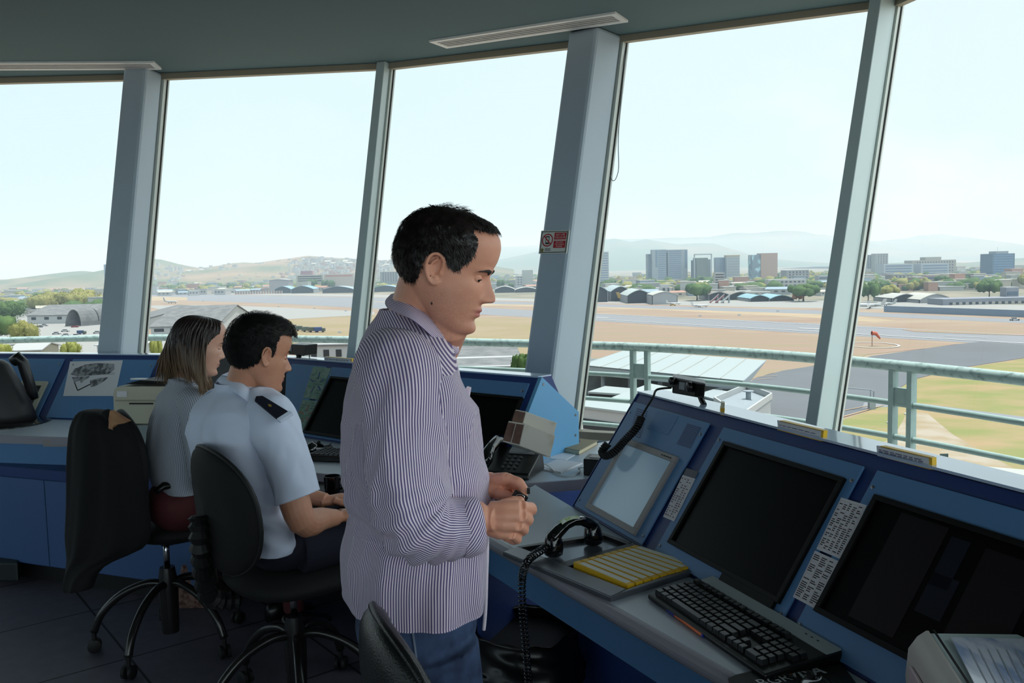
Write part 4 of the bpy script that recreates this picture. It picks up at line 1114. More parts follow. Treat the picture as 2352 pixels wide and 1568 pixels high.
# ================================================================== consoles and desks
m_blue = mat('console_blue', (88, 134, 182), 0.45, var=0.04, scale=3, bump=0.02, bscale=500)
m_blued = mat('console_navy', (38, 62, 120), 0.45, var=0.04)
m_bluel = mat('console_blue_side', (104, 168, 212), 0.45, var=0.04)
m_desk = mat('desk_laminate', (182, 192, 202), 0.32, var=0.06, scale=220, bump=0.015, bscale=900, spec=0.5)
m_edge = mat('desk_edge', (150, 148, 158), 0.35, var=0.05)
m_ledge = mat('ledge_blue', (190, 208, 232), 0.16, coat=.8)
m_black = mat('black_plastic', (12, 12, 13), 0.35, var=0.1)
m_blackr = mat('black_rubber', (16, 16, 17), 0.6)
m_gloss = mat('glossy_black', (8, 8, 10), 0.08, coat=0.6)
m_screen = mat('dark_screen', (12, 13, 17), 0.22, spec=0.4)
m_bezel = mat('screen_bezel_black', (9, 8, 8), 0.5, spec=.2)
m_beige = mat('beige_plastic', (196, 192, 172), 0.5, var=0.04)
m_greyb = mat('warm_grey_plastic', (150, 144, 142), 0.45, var=0.04)
m_steel = mat('brushed_steel', (168, 172, 178), 0.3, metal=0.9, var=0.05)
m_screw = mat('screw_metal', (150, 150, 150), 0.35, metal=0.9)
m_paper = mat('white_paper', (226, 226, 230), 0.8, var=0.03, scale=20)
m_ink = mat('black_ink', (34, 34, 40), 0.8)
m_inkr = mat('faded_red_ink', (190, 120, 120), 0.8)
m_yellow = mat('yellow_plastic', (232, 184, 40), 0.4, var=0.05)
m_plinth = mat('plinth_black', (14, 14, 16), 0.6)
Z = Vector((0, 0, 1))

# ---------------------------------------------------------- right console (nearest)
DZ = 0.76
S0, S1 = atz(1229, 1112, DZ), atz(1940, 1533, DZ)          # line where the panels meet the desk
rd = (S1 - S0).normalized(); rn = Vector((-rd.y, rd.x, 0))
if rn.x < 0: rn = -rn
Tm = atz(1900, 1020, 1.12)
rp_n = (Z.cross(rd)).normalized()
# panel plane through the seam and the top line
_q = Tm - S0
PN = rd.cross(_q); PN.normalize()
if PN.x > 0: PN = -PN                                       # faces the operator
pu = rd                                                     # along the console, towards the camera
pv = PN.cross(rd).normalized()
if pv.z < 0: pv = -pv                                       # up the slope
def RP(px, py, off=0.0): return onpl(px, py, S0, PN, off)
top_left = RP(1465, 903); bot_left = RP(1340, 1172)
def plane_uv(p): d = p - S0; return d.dot(pu), d.dot(pv)
v_top = plane_uv(top_left)[1]
u_left = plane_uv(top_left)[0]
def UV(u, v, off=0.0): return S0 + pu * u + pv * v + PN * off
u_end = u_left + 2.75
rc = thing('control_console', 'blue sloping control console with two big black screens, right of the desk', 'console', UV(u_left + 1.0, 0) - Z * DZ)
# carcass under and behind the panels
back = rn * 0.52
def prof(u):
 a = UV(u, 0); b = UV(u, v_top)
 return [a - Z * (DZ - 0.08), a, b, b + rn * 0.09, Vector((a.x, a.y, 0.72)) + back, Vector((a.x, a.y, 0.08)) + back]
mb = MB(); mb.loft([[p + PN * -0.004 for p in prof(u)] for u in (u_left, u_end)]); mb.build('body', m_blued, rc)
mb = MB(); a0, a1 = UV(u_left, v_top), UV(u_end, v_top)
mb.hexa([a0 + PN * .003, a1 + PN * .003, a1 + rn * .10, a0 + rn * .10], [p + Z * .006 for p in (a0 + PN * .003, a1 + PN * .003, a1 + rn * .10, a0 + rn * .10)]); mb.build('ledge', m_ledge, rc)
mb = MB(); mb.hexa([UV(u_left, 0, .0), UV(u_left, 0, .0) - rd * .004, UV(u_left, v_top) - rd * .004, UV(u_left, v_top)], [p for p in (UV(u_left, 0, .0) + rn * .1, UV(u_left, 0) - rd * .004 + rn * .1, UV(u_left, v_top) - rd * .004 + rn * .09, UV(u_left, v_top) + rn * .09)])
mb.build('side_edge', m_blued, rc)
def pquad(mb, c4, t, off=0.0, fn=RP):
 """plate of thickness t whose front corners are given in photo pixels, counter-clockwise from bottom left"""
 mb.hexa([fn(x, y, off) for x, y in c4], [fn(x, y, off + t) for x, y in c4]); return mb
def puv(mb, u0, u1, v0, v1, t, off=0.0):
 return mb.hexa([UV(u0, v0, off), UV(u1, v0, off), UV(u1, v1, off), UV(u0, v1, off)], [UV(u0, v0, off + t), UV(u1, v0, off + t), UV(u1, v1, off + t), UV(u0, v1, off + t)])
# dividing strips of the three bays (u positions measured on the photograph)
ua = plane_uv(RP(1632, 975))[0]; ub = plane_uv(RP(1664, 985))[0]
uc = plane_uv(RP(1994, 1062))[0]; ud = plane_uv(RP(2024, 1072))[0]
bays = [(u_left + .018, ua), (ub, uc), (ud, ud + 0.62), (ud + 0.66, u_end - .02)]
for k, (b0, b1) in enumerate(bays):
 mb = MB(); puv(mb, b0, b1, 0.006, v_top - 0.034, 0.006)
 mb.build('bay_panel', m_blue, rc, bevel=.0015)
for (b0, b1) in bays:
 for u in (b0 + .012, b1 - .012):
  for v in (.03, v_top - .075):
   mb = MB(); mb.lathe([(.0045, 0), (.0045, .0015), (.002, .0025)], UV(u, v, .006), 10, axis=PN); mb.build('screw', m_screw, rc)
# speaker grilles and access plate on the first bay
def slots(c4, n, label='speaker_grille'):
 a, b, c, d = c4      # bottom-left, bottom-right, top-right, top-left
 A, B, C_, D_ = [Vector((*plane_uv(RP(*p)), 0)) for p in c4]
 g = None
 for k in range(n):
  t_ = (k + .5) / n; p, q = A.lerp(D_, t_), B.lerp(C_, t_)
  mb = MB(); puv(mb, p.x, q.x, p.y - .0016, p.y + .0016, .0012, .006)
  o = mb.build('grille_slot', m_blued, rc)
slots([(1448, 1000), (1475, 1006), (1492, 944), (1467, 938)], 13)
slots([(1557, 1022), (1589, 1032), (1614, 983), (1583, 974)], 13)
mb = MB(); A = plane_uv(RP(1490, 986)); B = plane_uv(RP(1562, 958)); puv(mb, A[0], B[0], A[1], B[1], .0012, .006); mb.build('access_plate', mat('console_blue_plate', (84, 128, 176), .5), rc, bevel=.0006)

def monitor(label, c4, bezel, screen, bw=0.022, t=0.012, name='monitor', off=0.004, screen_tilt=None, lip=False):
 """screen set in the sloping panel; c4 outer corners bl, br, tr, tl"""
 W4 = [Vector((*plane_uv(RP(*p)), 0)) for p in c4]
 ctr = sum(W4, Vector()) / 4
 o = thing(name, label, 'screen', UV(ctr.x, ctr.y, .006))
 u0, u1 = (W4[0].x + W4[3].x) / 2, (W4[1].x + W4[2].x) / 2; v0, v1 = (W4[0].y + W4[1].y) / 2, (W4[2].y + W4[3].y) / 2
 mb = MB()
 for (a, b, c, d) in ((u0, u1, v0, v0 + bw), (u0, u1, v1 - bw, v1), (u0, u0 + bw, v0 + bw, v1 - bw), (u1 - bw, u1, v0 + bw, v1 - bw)): puv(mb, a, b, c, d, t, off)
 mb.build('bezel', bezel, o, bevel=.001)
 mb = MB(); puv(mb, u0 + bw * .9, u1 - bw * .9, v0 + bw * .9, v1 - bw * .9, t * .35, off); mb.build('screen', screen, o)
 return o, (u0, u1, v0, v1)
m_lcd = mat('touch_screen', (128, 150, 166), 0.12, spec=0.6, emit=0.0)
def lit_lcd():
 m = MATS['touch_screen']; b = m.node_tree.nodes['Principled BSDF']; b.inputs['Emission Color'].default_value = lin((110, 140, 160)); b.inputs['Emission Strength'].default_value = 0.18
lit_lcd()
o, r = monitor('small grey framed touch screen left of the big black screens', [(1358, 1172), (1466, 1236), (1562, 1050), (1434, 1010)], m_greyb, m_lcd, bw=.019)
mb = MB()
for k in range(5): puv(mb, r[1] - .03 - .012 * k, r[1] - .024 - .012 * k, r[3] - .012, r[3] - .0085, .0012, .016)
mb.build('button', m_bezel, o)
m_scr1 = mat('black_screen_first', (5, 6, 8), 0.3, spec=0.12)
o, r1_ = monitor('big black screen in the middle bay above the near keyboard', [(1548, 1250), (1800, 1398), (1942, 1103), (1665, 1015)], m_bezel, m_scr1, bw=.012)
mb = MB(); puv(mb, r1_[1] - .21, r1_[1] - .01, r1_[2] - .035, r1_[2], .012, .004); mb.build('control_strip', m_bezel, o)
m_scr2 = mat('black_screen_second', (8, 6, 8), 0.3, spec=0.12)
o, r2 = monitor('big black screen with faint windows at the right edge', [(1888, 1402), (2400, 1700), (2620, 1315), (2006, 1150)], m_bezel, m_scr2, bw=.012)
mf = mat('faint_window', (24, 17, 22), .35, spec=.25); mf2 = mat('faint_window_blue', (16, 20, 34), .35, spec=.25)
for (c4, m_) in (([(1960, 1420), (2060, 1470), (2185, 1215), (2070, 1180)], mf), ([(2140, 1345), (2180, 1362), (2238, 1250), (2190, 1237)], mf2), ([(2105, 1405), (2165, 1432), (2212, 1340), (2152, 1318)], mf2), ([(2185, 1470), (2340, 1560), (2352, 1300), (2262, 1250)], mf)):
 W4 = [plane_uv(RP(*p)) for p in c4]
 mb = MB(); puv(mb, (W4[0][0] + W4[3][0]) / 2, (W4[1][0] + W4[2][0]) / 2, (W4[0][1] + W4[1][1]) / 2, (W4[2][1] + W4[3][1]) / 2, .0006, .0083); mb.build('screen_window', m_, o)

# right desk top: a slab with a rounded front edge
f0, f1 = atz(1130, 1232, DZ), atz(1722, 1568, DZ)
fd = (f1 - f0).normalized()
fr_near = f1 + fd * 1.0; bk_near = S0 + rd * 2.9
bl = atz(1229, 1112, DZ); fl_ = atz(1085, 1150, DZ)
wd = thing('desk', 'long grey desk top carrying the near keyboard and handset', 'desk', (f0 + S1) / 2 - Z * DZ)
mb = MB(); poly = [f0 + fd * -.18, fr_near, bk_near, bl]
mb.prism([p + Z * -.035 for p in poly], Z * .035); mb.build('desk_top', m_desk, wd, bevel=.004)
mb = MB()
nf = Vector((fd.y, -fd.x, 0));
if nf.dot(S0 - f0) > 0: nf = -nf
mb.loft([[p + nf * (.004 + .018 * math.sin(a)) + Z * (-.0185 + .0185 * math.cos(a)) for a in (math.pi * k / 8 for k in range(9))] + [p - nf * .001 - Z * .037, p - nf * .001] for p in (f0 + fd * -.18, fr_near)]); mb.build('edge_trim', m_edge, wd, smooth=False)
mb = MB(); pp = [f0 + fd * -.14 - nf * .05, fr_near - nf * .05, fr_near - nf * .07, f0 + fd * -.14 - nf * .07]
mb.hexa([Vector((p.x, p.y, .60)) for p in pp], [Vector((p.x, p.y, DZ - .037)) for p in pp]); mb.build('front_rail', m_blue, wd)
mb = MB(); e0, e1 = f0 + fd * -.16 - nf * .02, bl - nf * 0; dd_ = (e1 - e0).normalized()
q_ = [e0, e1, e1 + fd * .03, e0 + fd * .03]; mb.hexa([Vector((p.x, p.y, .06)) for p in q_], [Vector((p.x, p.y, DZ - .037)) for p in q_]); mb.build('end_panel', m_blued, wd)
for s_ in (1.0, 2.1):
 p = f0 + fd * s_ - nf * .10; q_ = [p, p + fd * .03, p + fd * .03 - nf * .5, p - nf * .5]; mb = MB(); mb.hexa([Vector((v_.x, v_.y, 0)) for v_ in q_], [Vector((v_.x, v_.y, DZ - .037)) for v_ in q_]); mb.build('support_panel', m_blued, wd)

# ---------------------------------------------------------- back console (left part of the view)
ZT = 1.10
tops = [(-150, 812), (372, 817), (640, 822), (1237, 868)]
TP = [atz(x, y, ZT) for x, y in tops]
def inward(i):
 d = (TP[i + 1] - TP[i]).normalized(); n = Vector((d.y, -d.x, 0)); return n if n.y < 0 else -n
SB = 0.25
bc = thing('control_console', 'long blue control console curving behind the seated people', 'console', (-1.5, 4.7, 0))
def corner(i, k):
 """point of the console line offset towards the room by k"""
 if i == 0: return TP[0] + inward(0) * k
 if i == 3: return TP[3] + inward(2) * k
 n0, n1 = inward(i - 1), inward(i); b = (n0 + n1).normalized(); return TP[i] + b * (k / b.dot(n0))
def at_z(p, z): return Vector((p.x, p.y, z))
T_ = [corner(i, 0) for i in range(4)]; B_c = [at_z(corner(i, SB), DZ) for i in range(4)]
SEG = []
for i in range(3):
 n_ = (T_[i + 1] - T_[i]).cross(B_c[i] - T_[i]).normalized()
 if n_.y > 0: n_ = -n_
 SEG.append((T_[i], T_[i + 1], B_c[i], B_c[i + 1], n_))
 mb = MB(); k0, k1 = at_z(corner(i, -.30), .78), at_z(corner(i + 1, -.30), .78); l0, l1 = corner(i, -.09), corner(i + 1, -.09)
 g0_, g1_ = at_z(B_c[i], .1), at_z(B_c[i + 1], .1); h0_, h1_ = at_z(k0, .1), at_z(k1, .1)
 mb.loft([[g0_, B_c[i], T_[i], l0, k0, h0_], [g1_, B_c[i + 1], T_[i + 1], l1, k1, h1_]]); mb.build('body', m_blued, bc)
 mb = MB(); mb.hexa([T_[i] - n_ * -.003, T_[i + 1] - n_ * -.003, l1, l0], [p + Z * .006 for p in (T_[i] - n_ * -.003, T_[i + 1] - n_ * -.003, l1, l0)]); mb.build('ledge', m_ledge, bc)
def BP(i):
 a, b, c, d, n_ = SEG[i]
 return lambda px, py, off=0.0: onpl(px, py, a, n_, off)
def seg_uv(i, p):
 a, b, c, d, n_ = SEG[i]; e = (b - a).normalized(); w_ = n_.cross(e).normalized()
 if w_.z < 0: w_ = -w_
 return (p - c).dot(e), (p - c).dot(w_)
def seg_pt(i, u, v, off=0.0):
 a, b, c, d, n_ = SEG[i]; e = (b - a).normalized(); w_ = n_.cross(e).normalized()
 if w_.z < 0: w_ = -w_
 return c + e * u + w_ * v + n_ * off
def seg_plate(mb, i, u0, u1, v0, v1, t, off=0.0):
 return mb.hexa([seg_pt(i, u0, v0, off), seg_pt(i, u1, v0, off), seg_pt(i, u1, v1, off), seg_pt(i, u0, v1, off)], [seg_pt(i, u0, v0, off + t), seg_pt(i, u1, v0, off + t), seg_pt(i, u1, v1, off + t), seg_pt(i, u0, v1, off + t)])
VT = [seg_uv(i, SEG[i][0])[1] for i in range(3)]
def uof(i, px, py): return seg_uv(i, BP(i)(px, py))[0]
bayl = {0: [(uof(0, -140, 850), uof(0, 138, 850)), (uof(0, 158, 850), uof(0, 352, 850))], 1: [(uof(1, 372, 850), uof(1, 610, 850))], 2: [(uof(2, 660, 860), uof(2, 742, 860)), (uof(2, 756, 860), uof(2, 990, 870)), (uof(2, 1010, 890), uof(2, 1214, 890))]}
for i, L_ in bayl.items():
 for (b0, b1) in L_:
  mb = MB(); seg_plate(mb, i, b0, b1, .008, VT[i] - .03, .006); mb.build('bay_panel', m_blue, bc, bevel=.0015)
  for u in (b0 + .02, b1 - .02):
   mb = MB(); mb.lathe([(.006, 0), (.006, .0015), (.003, .0025)], seg_pt(i, u, VT[i] - .07, .006), 10, axis=SEG[i][4]); mb.build('screw', m_screw, bc)
# end cheek of the back console (light blue, seen beside the column)
e2 = (T_[3] - T_[2]).normalized(); nb = Vector((e2.x, e2.y, 0)); side_n = nb
def SP(px, py): return onpl(px, py, T_[3], side_n)
c1, c2_, c3 = SP(1242, 868), SP(1322, 945), SP(1322, 1006)
bq = at_z(T_[3] + inward(2) * SB, DZ)
mb = MB(); mb.prism([T_[3] + Z * .006, c2_, at_z(c3, DZ), bq], side_n * .018); mb.build('end_cheek', m_bluel, bc, bevel=.001)
mb = MB(); mb.prism([at_z(c3, DZ - .05), at_z(c3, .1), at_z(bq, .1), at_z(bq, DZ - .05)], side_n * .018); mb.build('base_end', m_blued, bc)
mb = MB(); mb.prism([T_[3] + Z * .006, c2_, c2_ - side_n * 1.2 * 0 + (T_[2] - T_[3]) * .9, T_[2] + Z * .006], -Z * .012); mb.build('hood', m_blue, bc)
for q in (SP(1240, 882), SP(1314, 952), SP(1314, 998)):
 mb = MB(); mb.lathe([(.006, 0), (.006, .002)], q + side_n * .018, 10, axis=side_n); mb.build('screw', m_screw, bc)
# back desk
front = [atz(-150, 995, DZ), atz(160, 1003, DZ), atz(420, 1035, DZ), atz(700, 1081, DZ), atz(790, 1091, DZ), atz(1203, 1109, DZ), atz(1362, 1097, DZ)]
backl = [at_z(B_c[0], DZ), B_c[1], B_c[2], B_c[3]]
farr = [atz(1410, 1010, DZ), atz(1330, 1000, DZ)]
ds = thing('desk', 'long grey desk top running under the back console', 'desk', (-1.2, 4.0, 0))
mb = MB(); poly = front + farr[:1] + [at_z(c3, DZ)] + list(reversed(backl))
mb.prism([p - Z * .035 for p in poly], Z * .035); mb.build('desk_top', m_desk, ds)
for i in range(len(front) - 1):
 a, b = front[i], front[i + 1]; d = (b - a).normalized(); n_ = Vector((d.y, -d.x, 0))
 if n_.y > 0: n_ = -n_
 mb = MB(); mb.hexa([p - Z * .04 for p in (a + n_ * .012, b + n_ * .012, b, a)], [p for p in (a + n_ * .012, b + n_ * .012, b, a)]); mb.build('edge_trim', m_edge, ds)
 if i < 5:
  a2, b2 = a - n_ * .06, b - n_ * .06
  mb = MB(); mb.hexa([at_z(p, .60) for p in (a2, b2, b2 - n_ * .03, a2 - n_ * .03)], [at_z(p, .722) for p in (a2, b2, b2 - n_ * .03, a2 - n_ * .03)]); mb.build('front_rail', m_blue if i < 4 else m_blued, ds)
# cupboard fronts under the left part of the desk
cb = thing('cupboard', 'blue base cupboards under the left end of the desk', 'cupboard', atz(80, 1240, 0.1))
a, b = front[0], front[2]; d = (b - a).normalized(); n_ = Vector((d.y, -d.x, 0)); n_ = n_ if n_.y < 0 else -n_
o0 = a - n_ * .05
def Cc(u, z, k=0.0): return at_z(o0 + d * u + n_ * k, z)
Ltot = (b - a).length
mb = MB(); mb.hexa([Cc(0, .1), Cc(Ltot, .1), Cc(Ltot, .1, -.3), Cc(0, .1, -.3)], [Cc(0, .6), Cc(Ltot, .6), Cc(Ltot, .6, -.3), Cc(0, .6, -.3)]); mb.build('body', m_blued, cb)
ud_ = [0.0, (atz(112, 1100, .4) - o0).dot(d), (atz(112, 1100, .4) - o0).dot(d) + .56, Ltot]
ud_ = sorted(ud_)
for k in range(len(ud_) - 1):
 if ud_[k + 1] - ud_[k] > .06:
  mb = MB(); mb.hexa([Cc(ud_[k] + .003, .11, .016), Cc(ud_[k + 1] - .003, .11, .016), Cc(ud_[k + 1] - .003, .11), Cc(ud_[k] + .003, .11)], [Cc(ud_[k] + .003, .55, .016), Cc(ud_[k + 1] - .003, .55, .016), Cc(ud_[k + 1] - .003, .55), Cc(ud_[k] + .003, .55)]); mb.build('door', mat('cupboard_shaded_blue', (66, 98, 146), .5), cb)  # door blue deepened to put the under-desk shade into the colour
mb = MB(); mb.hexa([Cc(0, 0, -.05), Cc(Ltot, 0, -.05), Cc(Ltot, 0, -.3), Cc(0, 0, -.3)], [Cc(0, .1, -.05), Cc(Ltot, .1, -.05), Cc(Ltot, .1, -.3), Cc(0, .1, -.3)]); mb.build('plinth', m_plinth, cb)
q0, q1 = atz(106, 1008, .745), atz(170, 1008, .745)
mb = MB(); k_ = n_ * .02; mb.hexa([p - Z * .035 + w_ for p, w_ in ((q0, k_), (q1, k_), (q1, k_ * 0), (q0, k_ * 0))], [p + w_ for p, w_ in ((q0, k_), (q1, k_), (q1, k_ * 0), (q0, k_ * 0))])
mb.build('label_plate', m_greyb, ds)
# ================================================================== things on the right console
def hx(mb, c4, z0, z1):
 return mb.hexa([atz(x, y, z1) - Z * (z1 - z0) for x, y in c4], [atz(x, y, z1) for x, y in c4])
# ---- near keyboard
ka, kb_, kd = atz(1487, 1356, .782), atz(1757, 1540, .782), atz(1603, 1303, .79)
ex = (kb_ - ka); ex.z = 0; KL = ex.length; ex.normalize(); ey = Vector((-ex.y, ex.x, 0))
if (kd - ka).dot(ey) < 0: ey = -ey
KW = .185
K0 = Vector((ka.x, ka.y, DZ))
def KP(x, y, z): return K0 + ex * x + ey * y + Z * z
kb = thing('keyboard', 'near black computer keyboard with a silver back strip', 'keyboard', K0 + ex * KL / 2 + ey * KW / 2)
def kslab(mb, x0, x1, y0, y1, zb, zf, zr):
 return mb.hexa([KP(x0, y0, zb), KP(x1, y0, zb), KP(x1, y1, zb), KP(x0, y1, zb)], [KP(x0, y0, zf), KP(x1, y0, zf), KP(x1, y1, zr), KP(x0, y1, zr)])
mb = MB(); kslab(mb, 0, KL, 0, KW, .002, .014, .030); mb.build('base', m_black, kb, bevel=.004)
m_silver = mat('silver_plastic', (172, 182, 184), .35)
mb = MB(); kslab(mb, .002, KL - .002, .146, KW - .002, .026, .0285, .0325); mb.build('back_strip', m_silver, kb, bevel=.001)
m_key = mat('key_plastic', (34, 36, 38), .28, spec=.6)
U = (KL - .016) / 22.6
keys = []
def row(y, spec, x0=0.0):
 x = x0
 for w in spec:
  if w < 0: x += -w; continue
  keys.append((x, y, w)); x += w
row(0, [1.25, 1.25, 1.25, 6.25, 1.25, 1.25, 1.25, 1.25, -.25, 1, 1, 1, -.25, 2, 1])
row(1, [1.25, 1] + [1] * 10 + [2.75, -1.25, 1, -1.25, 1, 1, 1])
row(2, [1.75] + [1] * 11 + [2.25, -3.5, 1, 1, 1])
row(3, [1.5] + [1] * 12 + [1.5, -.25, 1, 1, 1, -.25, 1, 1, 1, 1])
row(4, [1] * 13 + [2, -.25, 1, 1, 1, -.25, 1, 1, 1, 1])
row(5.4, [1, -1, 1, 1, 1, 1, -.5, 1, 1, 1, 1, -.5, 1, 1, 1, 1, -.25, 1, 1, 1])
rest = MB()
for k, (x, y, w) in enumerate(keys):
 x0, x1 = .008 + x * U, .008 + (x + w) * U; y0 = .014 + y * .0195; y1 = y0 + .0185
 zt = .018 + (y0 / KW) * .016; zz = zt + .0085; g_ = .0008; s_ = .0026
 t_ = MB() if k < 100 else rest
 t_.hexa([KP(x0 + g_, y0 + g_, zt - .006), KP(x1 - g_, y0 + g_, zt - .006), KP(x1 - g_, y1 - g_, zt - .004), KP(x0 + g_, y1 - g_, zt - .004)],
   [KP(x0 + s_, y0 + s_ * .8, zz - .001), KP(x1 - s_, y0 + s_ * .8, zz - .001), KP(x1 - s_, y1 - s_ * 1.2, zz), KP(x0 + s_, y1 - s_ * 1.2, zz)])
 if k < 100: t_.build('key', m_key, kb, bevel=.0006)
o = rest.build('key_rest', m_key, kb); o['kind'] = 'stuff'; o.name = 'keys_at_back'
for k in range(3):
 mb = MB(); c = KP(KL - .05 - .018 * k, .166, .0325); mb.box(c, (.006, .0015, .001), math.atan2(ex.y, ex.x)); mb.build('indicator', m_bezel, kb)
# ---- ball pen
pa, pb = atz(1531, 1398, DZ + .006), atz(1617, 1461, DZ + .006)
pd = (pb - pa).normalized()
pn = thing('pen', 'orange ball pen with a blue cap in front of the near keyboard', 'pen', (pa + pb) / 2)
L_ = (pb - pa).length
mb = MB(); mb.tube([pa + pd * .035, pa + pd * .05, pb - pd * .004], [.0042, .0042, .0042], 6); mb.build('barrel', mat('orange_plastic', (240, 110, 40), .35), pn)
m_cap = mat('blue_cap', (24, 46, 150), .3)
mb = MB(); mb.tube([pa, pa + pd * .006, pa + pd * .040], [.003, .0048, .0052], 10); mb.box(pa + pd * .018 + Z * .0062, (.034, .003, .0018), math.atan2(pd.y, pd.x)); mb.build('cap', m_cap, pn, smooth=False)
mb = MB(); mb.tube([pb - pd * .006, pb], [.0044, .0036], 10); mb.build('end_plug', m_cap, pn)
# ---- steel bay set in the desk with the handset and the yellow strip holders
m_tray = mat('bay_frame_grey', (96, 100, 108), .35, metal=.4)
m_trayd = mat('bay_lining', (28, 26, 28), .4)
m_trayf = mat('bay_floor', (140, 148, 158), .2, metal=.6)
TZ = DZ + .014
bay = thing('strip_bay', 'grey metal bay let into the desk under the handset', 'tray', atz(1370, 1290, DZ))
mb = MB(); hx(mb, [(1154, 1266), (1403, 1370), (1440, 1352), (1190, 1254)], DZ, TZ); mb.build('front_bar', m_tray, bay, bevel=.003)
mb = MB(); hx(mb, [(1403, 1370), (1612, 1303), (1606, 1293), (1440, 1352)], DZ, TZ); mb.build('side_bar', m_tray, bay, bevel=.003)
mb = MB(); hx(mb, [(1284, 1292), (1304, 1300), (1466, 1253), (1447, 1247)], DZ, TZ); mb.build('cross_bar', m_trayd, bay, bevel=.001)
mb = MB(); hx(mb, [(1190, 1254), (1196, 1257), (1387, 1229), (1384, 1223)], DZ, TZ); hx(mb, [(1387, 1229), (1440, 1249), (1450, 1245), (1384, 1223)], DZ, TZ); mb.build('back_bar', m_trayd, bay)
mb = MB(); hx(mb, [(1194, 1258), (1286, 1292), (1446, 1249), (1386, 1229)], DZ, DZ + .003); mb.build('recess_floor', m_trayf, bay)
mb = MB(); hx(mb, [(1300, 1300), (1438, 1353), (1606, 1296), (1466, 1252)], DZ, DZ + .004); mb.build('slot_floor', m_trayd, bay)
# strip holders: 9, each a yellow wedge with a white paper strip
q00, q10, q01, q11 = atz(1316, 1290, TZ + .012), atz(1441, 1343, TZ + .004), atz(1462, 1250, TZ + .012), atz(1605, 1296, TZ + .004)
for k in range(9):
 v0, v1 = k / 9 + .006, (k + 1) / 9 - .012
 a, b, c, d = q00.lerp(q01, v0), q10.lerp(q11, v0), q10.lerp(q11, v1), q00.lerp(q01, v1)
 lab = ['yellow strip holder nearest the keyboard end of the bay', 'second yellow strip holder counted from the handset side front', 'third yellow strip holder of the bay', 'fourth yellow strip holder of the bay', 'middle yellow strip holder of the bay', 'sixth yellow strip holder of the bay', 'seventh yellow strip holder of the bay, partly under clear film', 'eighth yellow strip holder, under clear film', 'yellow strip holder at the back of the bay against the console'][k]
 if k == 0: lab = 'foremost yellow strip holder, its tall yellow side showing'
 t = thing('strip_holder', lab, 'strip holder', (a + c) / 2 - Z * .02, group='yellow strip holders in the desk bay')
 mb = MB(); zb = DZ + .004
 mb.hexa([Vector((p.x, p.y, zb)) for p in (a, b, c, d)], [a, b, c, d]); mb.build('holder', m_yellow, t, bevel=.001)
 mb = MB(); a2, b2, c2, d2 = [p + Z * .0012 for p in (a.lerp(b, .1).lerp(d.lerp(c, .1), .14), a.lerp(b, .94).lerp(d.lerp(c, .94), .14), a.lerp(b, .94).lerp(d.lerp(c, .94), .9), a.lerp(b, .1).lerp(d.lerp(c, .1), .9))]
 mb.hexa([p - Z * .001 for p in (a2, b2, c2, d2)], [a2, b2, c2, d2]); mb.build('paper_strip', mat('strip_paper', (236, 236, 222), .6), t)
# ---- handset with coiled cord
hl, hr = atz(1272, 1276, DZ + .006), atz(1362, 1250, DZ + .006)
hd = (hr - hl).normalized()
hs = thing('telephone_handset', 'glossy black telephone handset lying in the steel bay', 'handset', (hl + hr) / 2 - Z * .004)
HLs = (hr - hl).length
mb = MB(); path = []; rad = []
for t_, zz, r_ in ((-.10, .030, .012), (-.02, .052, .021), (.12, .066, .020), (.32, .078, .0155), (.5, .082, .0145), (.68, .079, .0155), (.88, .068, .019), (1.02, .054, .020), (1.10, .034, .012)):
 path.append(hl + hd * HLs * t_ + Z * zz); rad.append(r_)
mb.tube(path, rad, 16, flat=.85); mb.build('handle', m_gloss, hs, smooth=True)
for p, s_ in ((hl, -1), (hr, 1)):
 mb = MB(); mb.lathe([(.020, 0), (.0265, .004), (.0275, .02), (.024, .045), (.017, .062)], p + Z * .002, 22); mb.build('earpiece' if s_ < 0 else 'mouthpiece', m_gloss, hs, smooth=True)
mb = MB(); c = hl + hd * HLs * .42 + Z * .0965; px_ = Vector((-hd.y, hd.x, 0))
mb.grid(lambda u, v: hl + hd * HLs * (.16 + .5 * u) + Z * (.0815 + .0175 * math.sin(math.pi * (.2 + .6 * u)) - .006 * (2 * v - 1) ** 2) + px_ * (v - .5) * .022, 8, 4)
mb.build('sticker', mat('green_sticker', (150, 190, 90), .5, c2=(220, 226, 220), scale=60), hs, solid=.001)
def helix(path, R, turns, n, r):
 out = []; path = [Vector(p) for p in path]
 ln = [0]
 for i in range(1, len(path)): ln.append(ln[-1] + (path[i] - path[i - 1]).length)
 for k in range(n + 1):
  s = ln[-1] * k / n; i = 1
  while i < len(path) - 1 and ln[i] < s: i += 1
  f = (s - ln[i - 1]) / max(1e-6, ln[i] - ln[i - 1]); p = path[i - 1].lerp(path[i], f)
  a, b, d = frame_of(path[i] - path[i - 1], Vector((.3, .9, .1))); t_ = 2 * math.pi * turns * k / n
  out.append(p + a * R * math.cos(t_) + b * R * math.sin(t_))
 return out
e0 = hl - hd * .025 + Z * .03
cp = [e0, atz(1222, 1278, DZ + .028), atz(1208, 1296, DZ + .02), aty(1199, 1330, 2.26), aty(1200, 1400, 2.26), aty(1207, 1480, 2.26), aty(1216, 1600, 2.27)]
sp = smooth_path(cp[:], 6)
mb = MB(); mb.tube(helix(sp, .0092, 44, 44 * 14, 0), .0026, 6); mb.build('cord', m_gloss, hs, smooth=True)
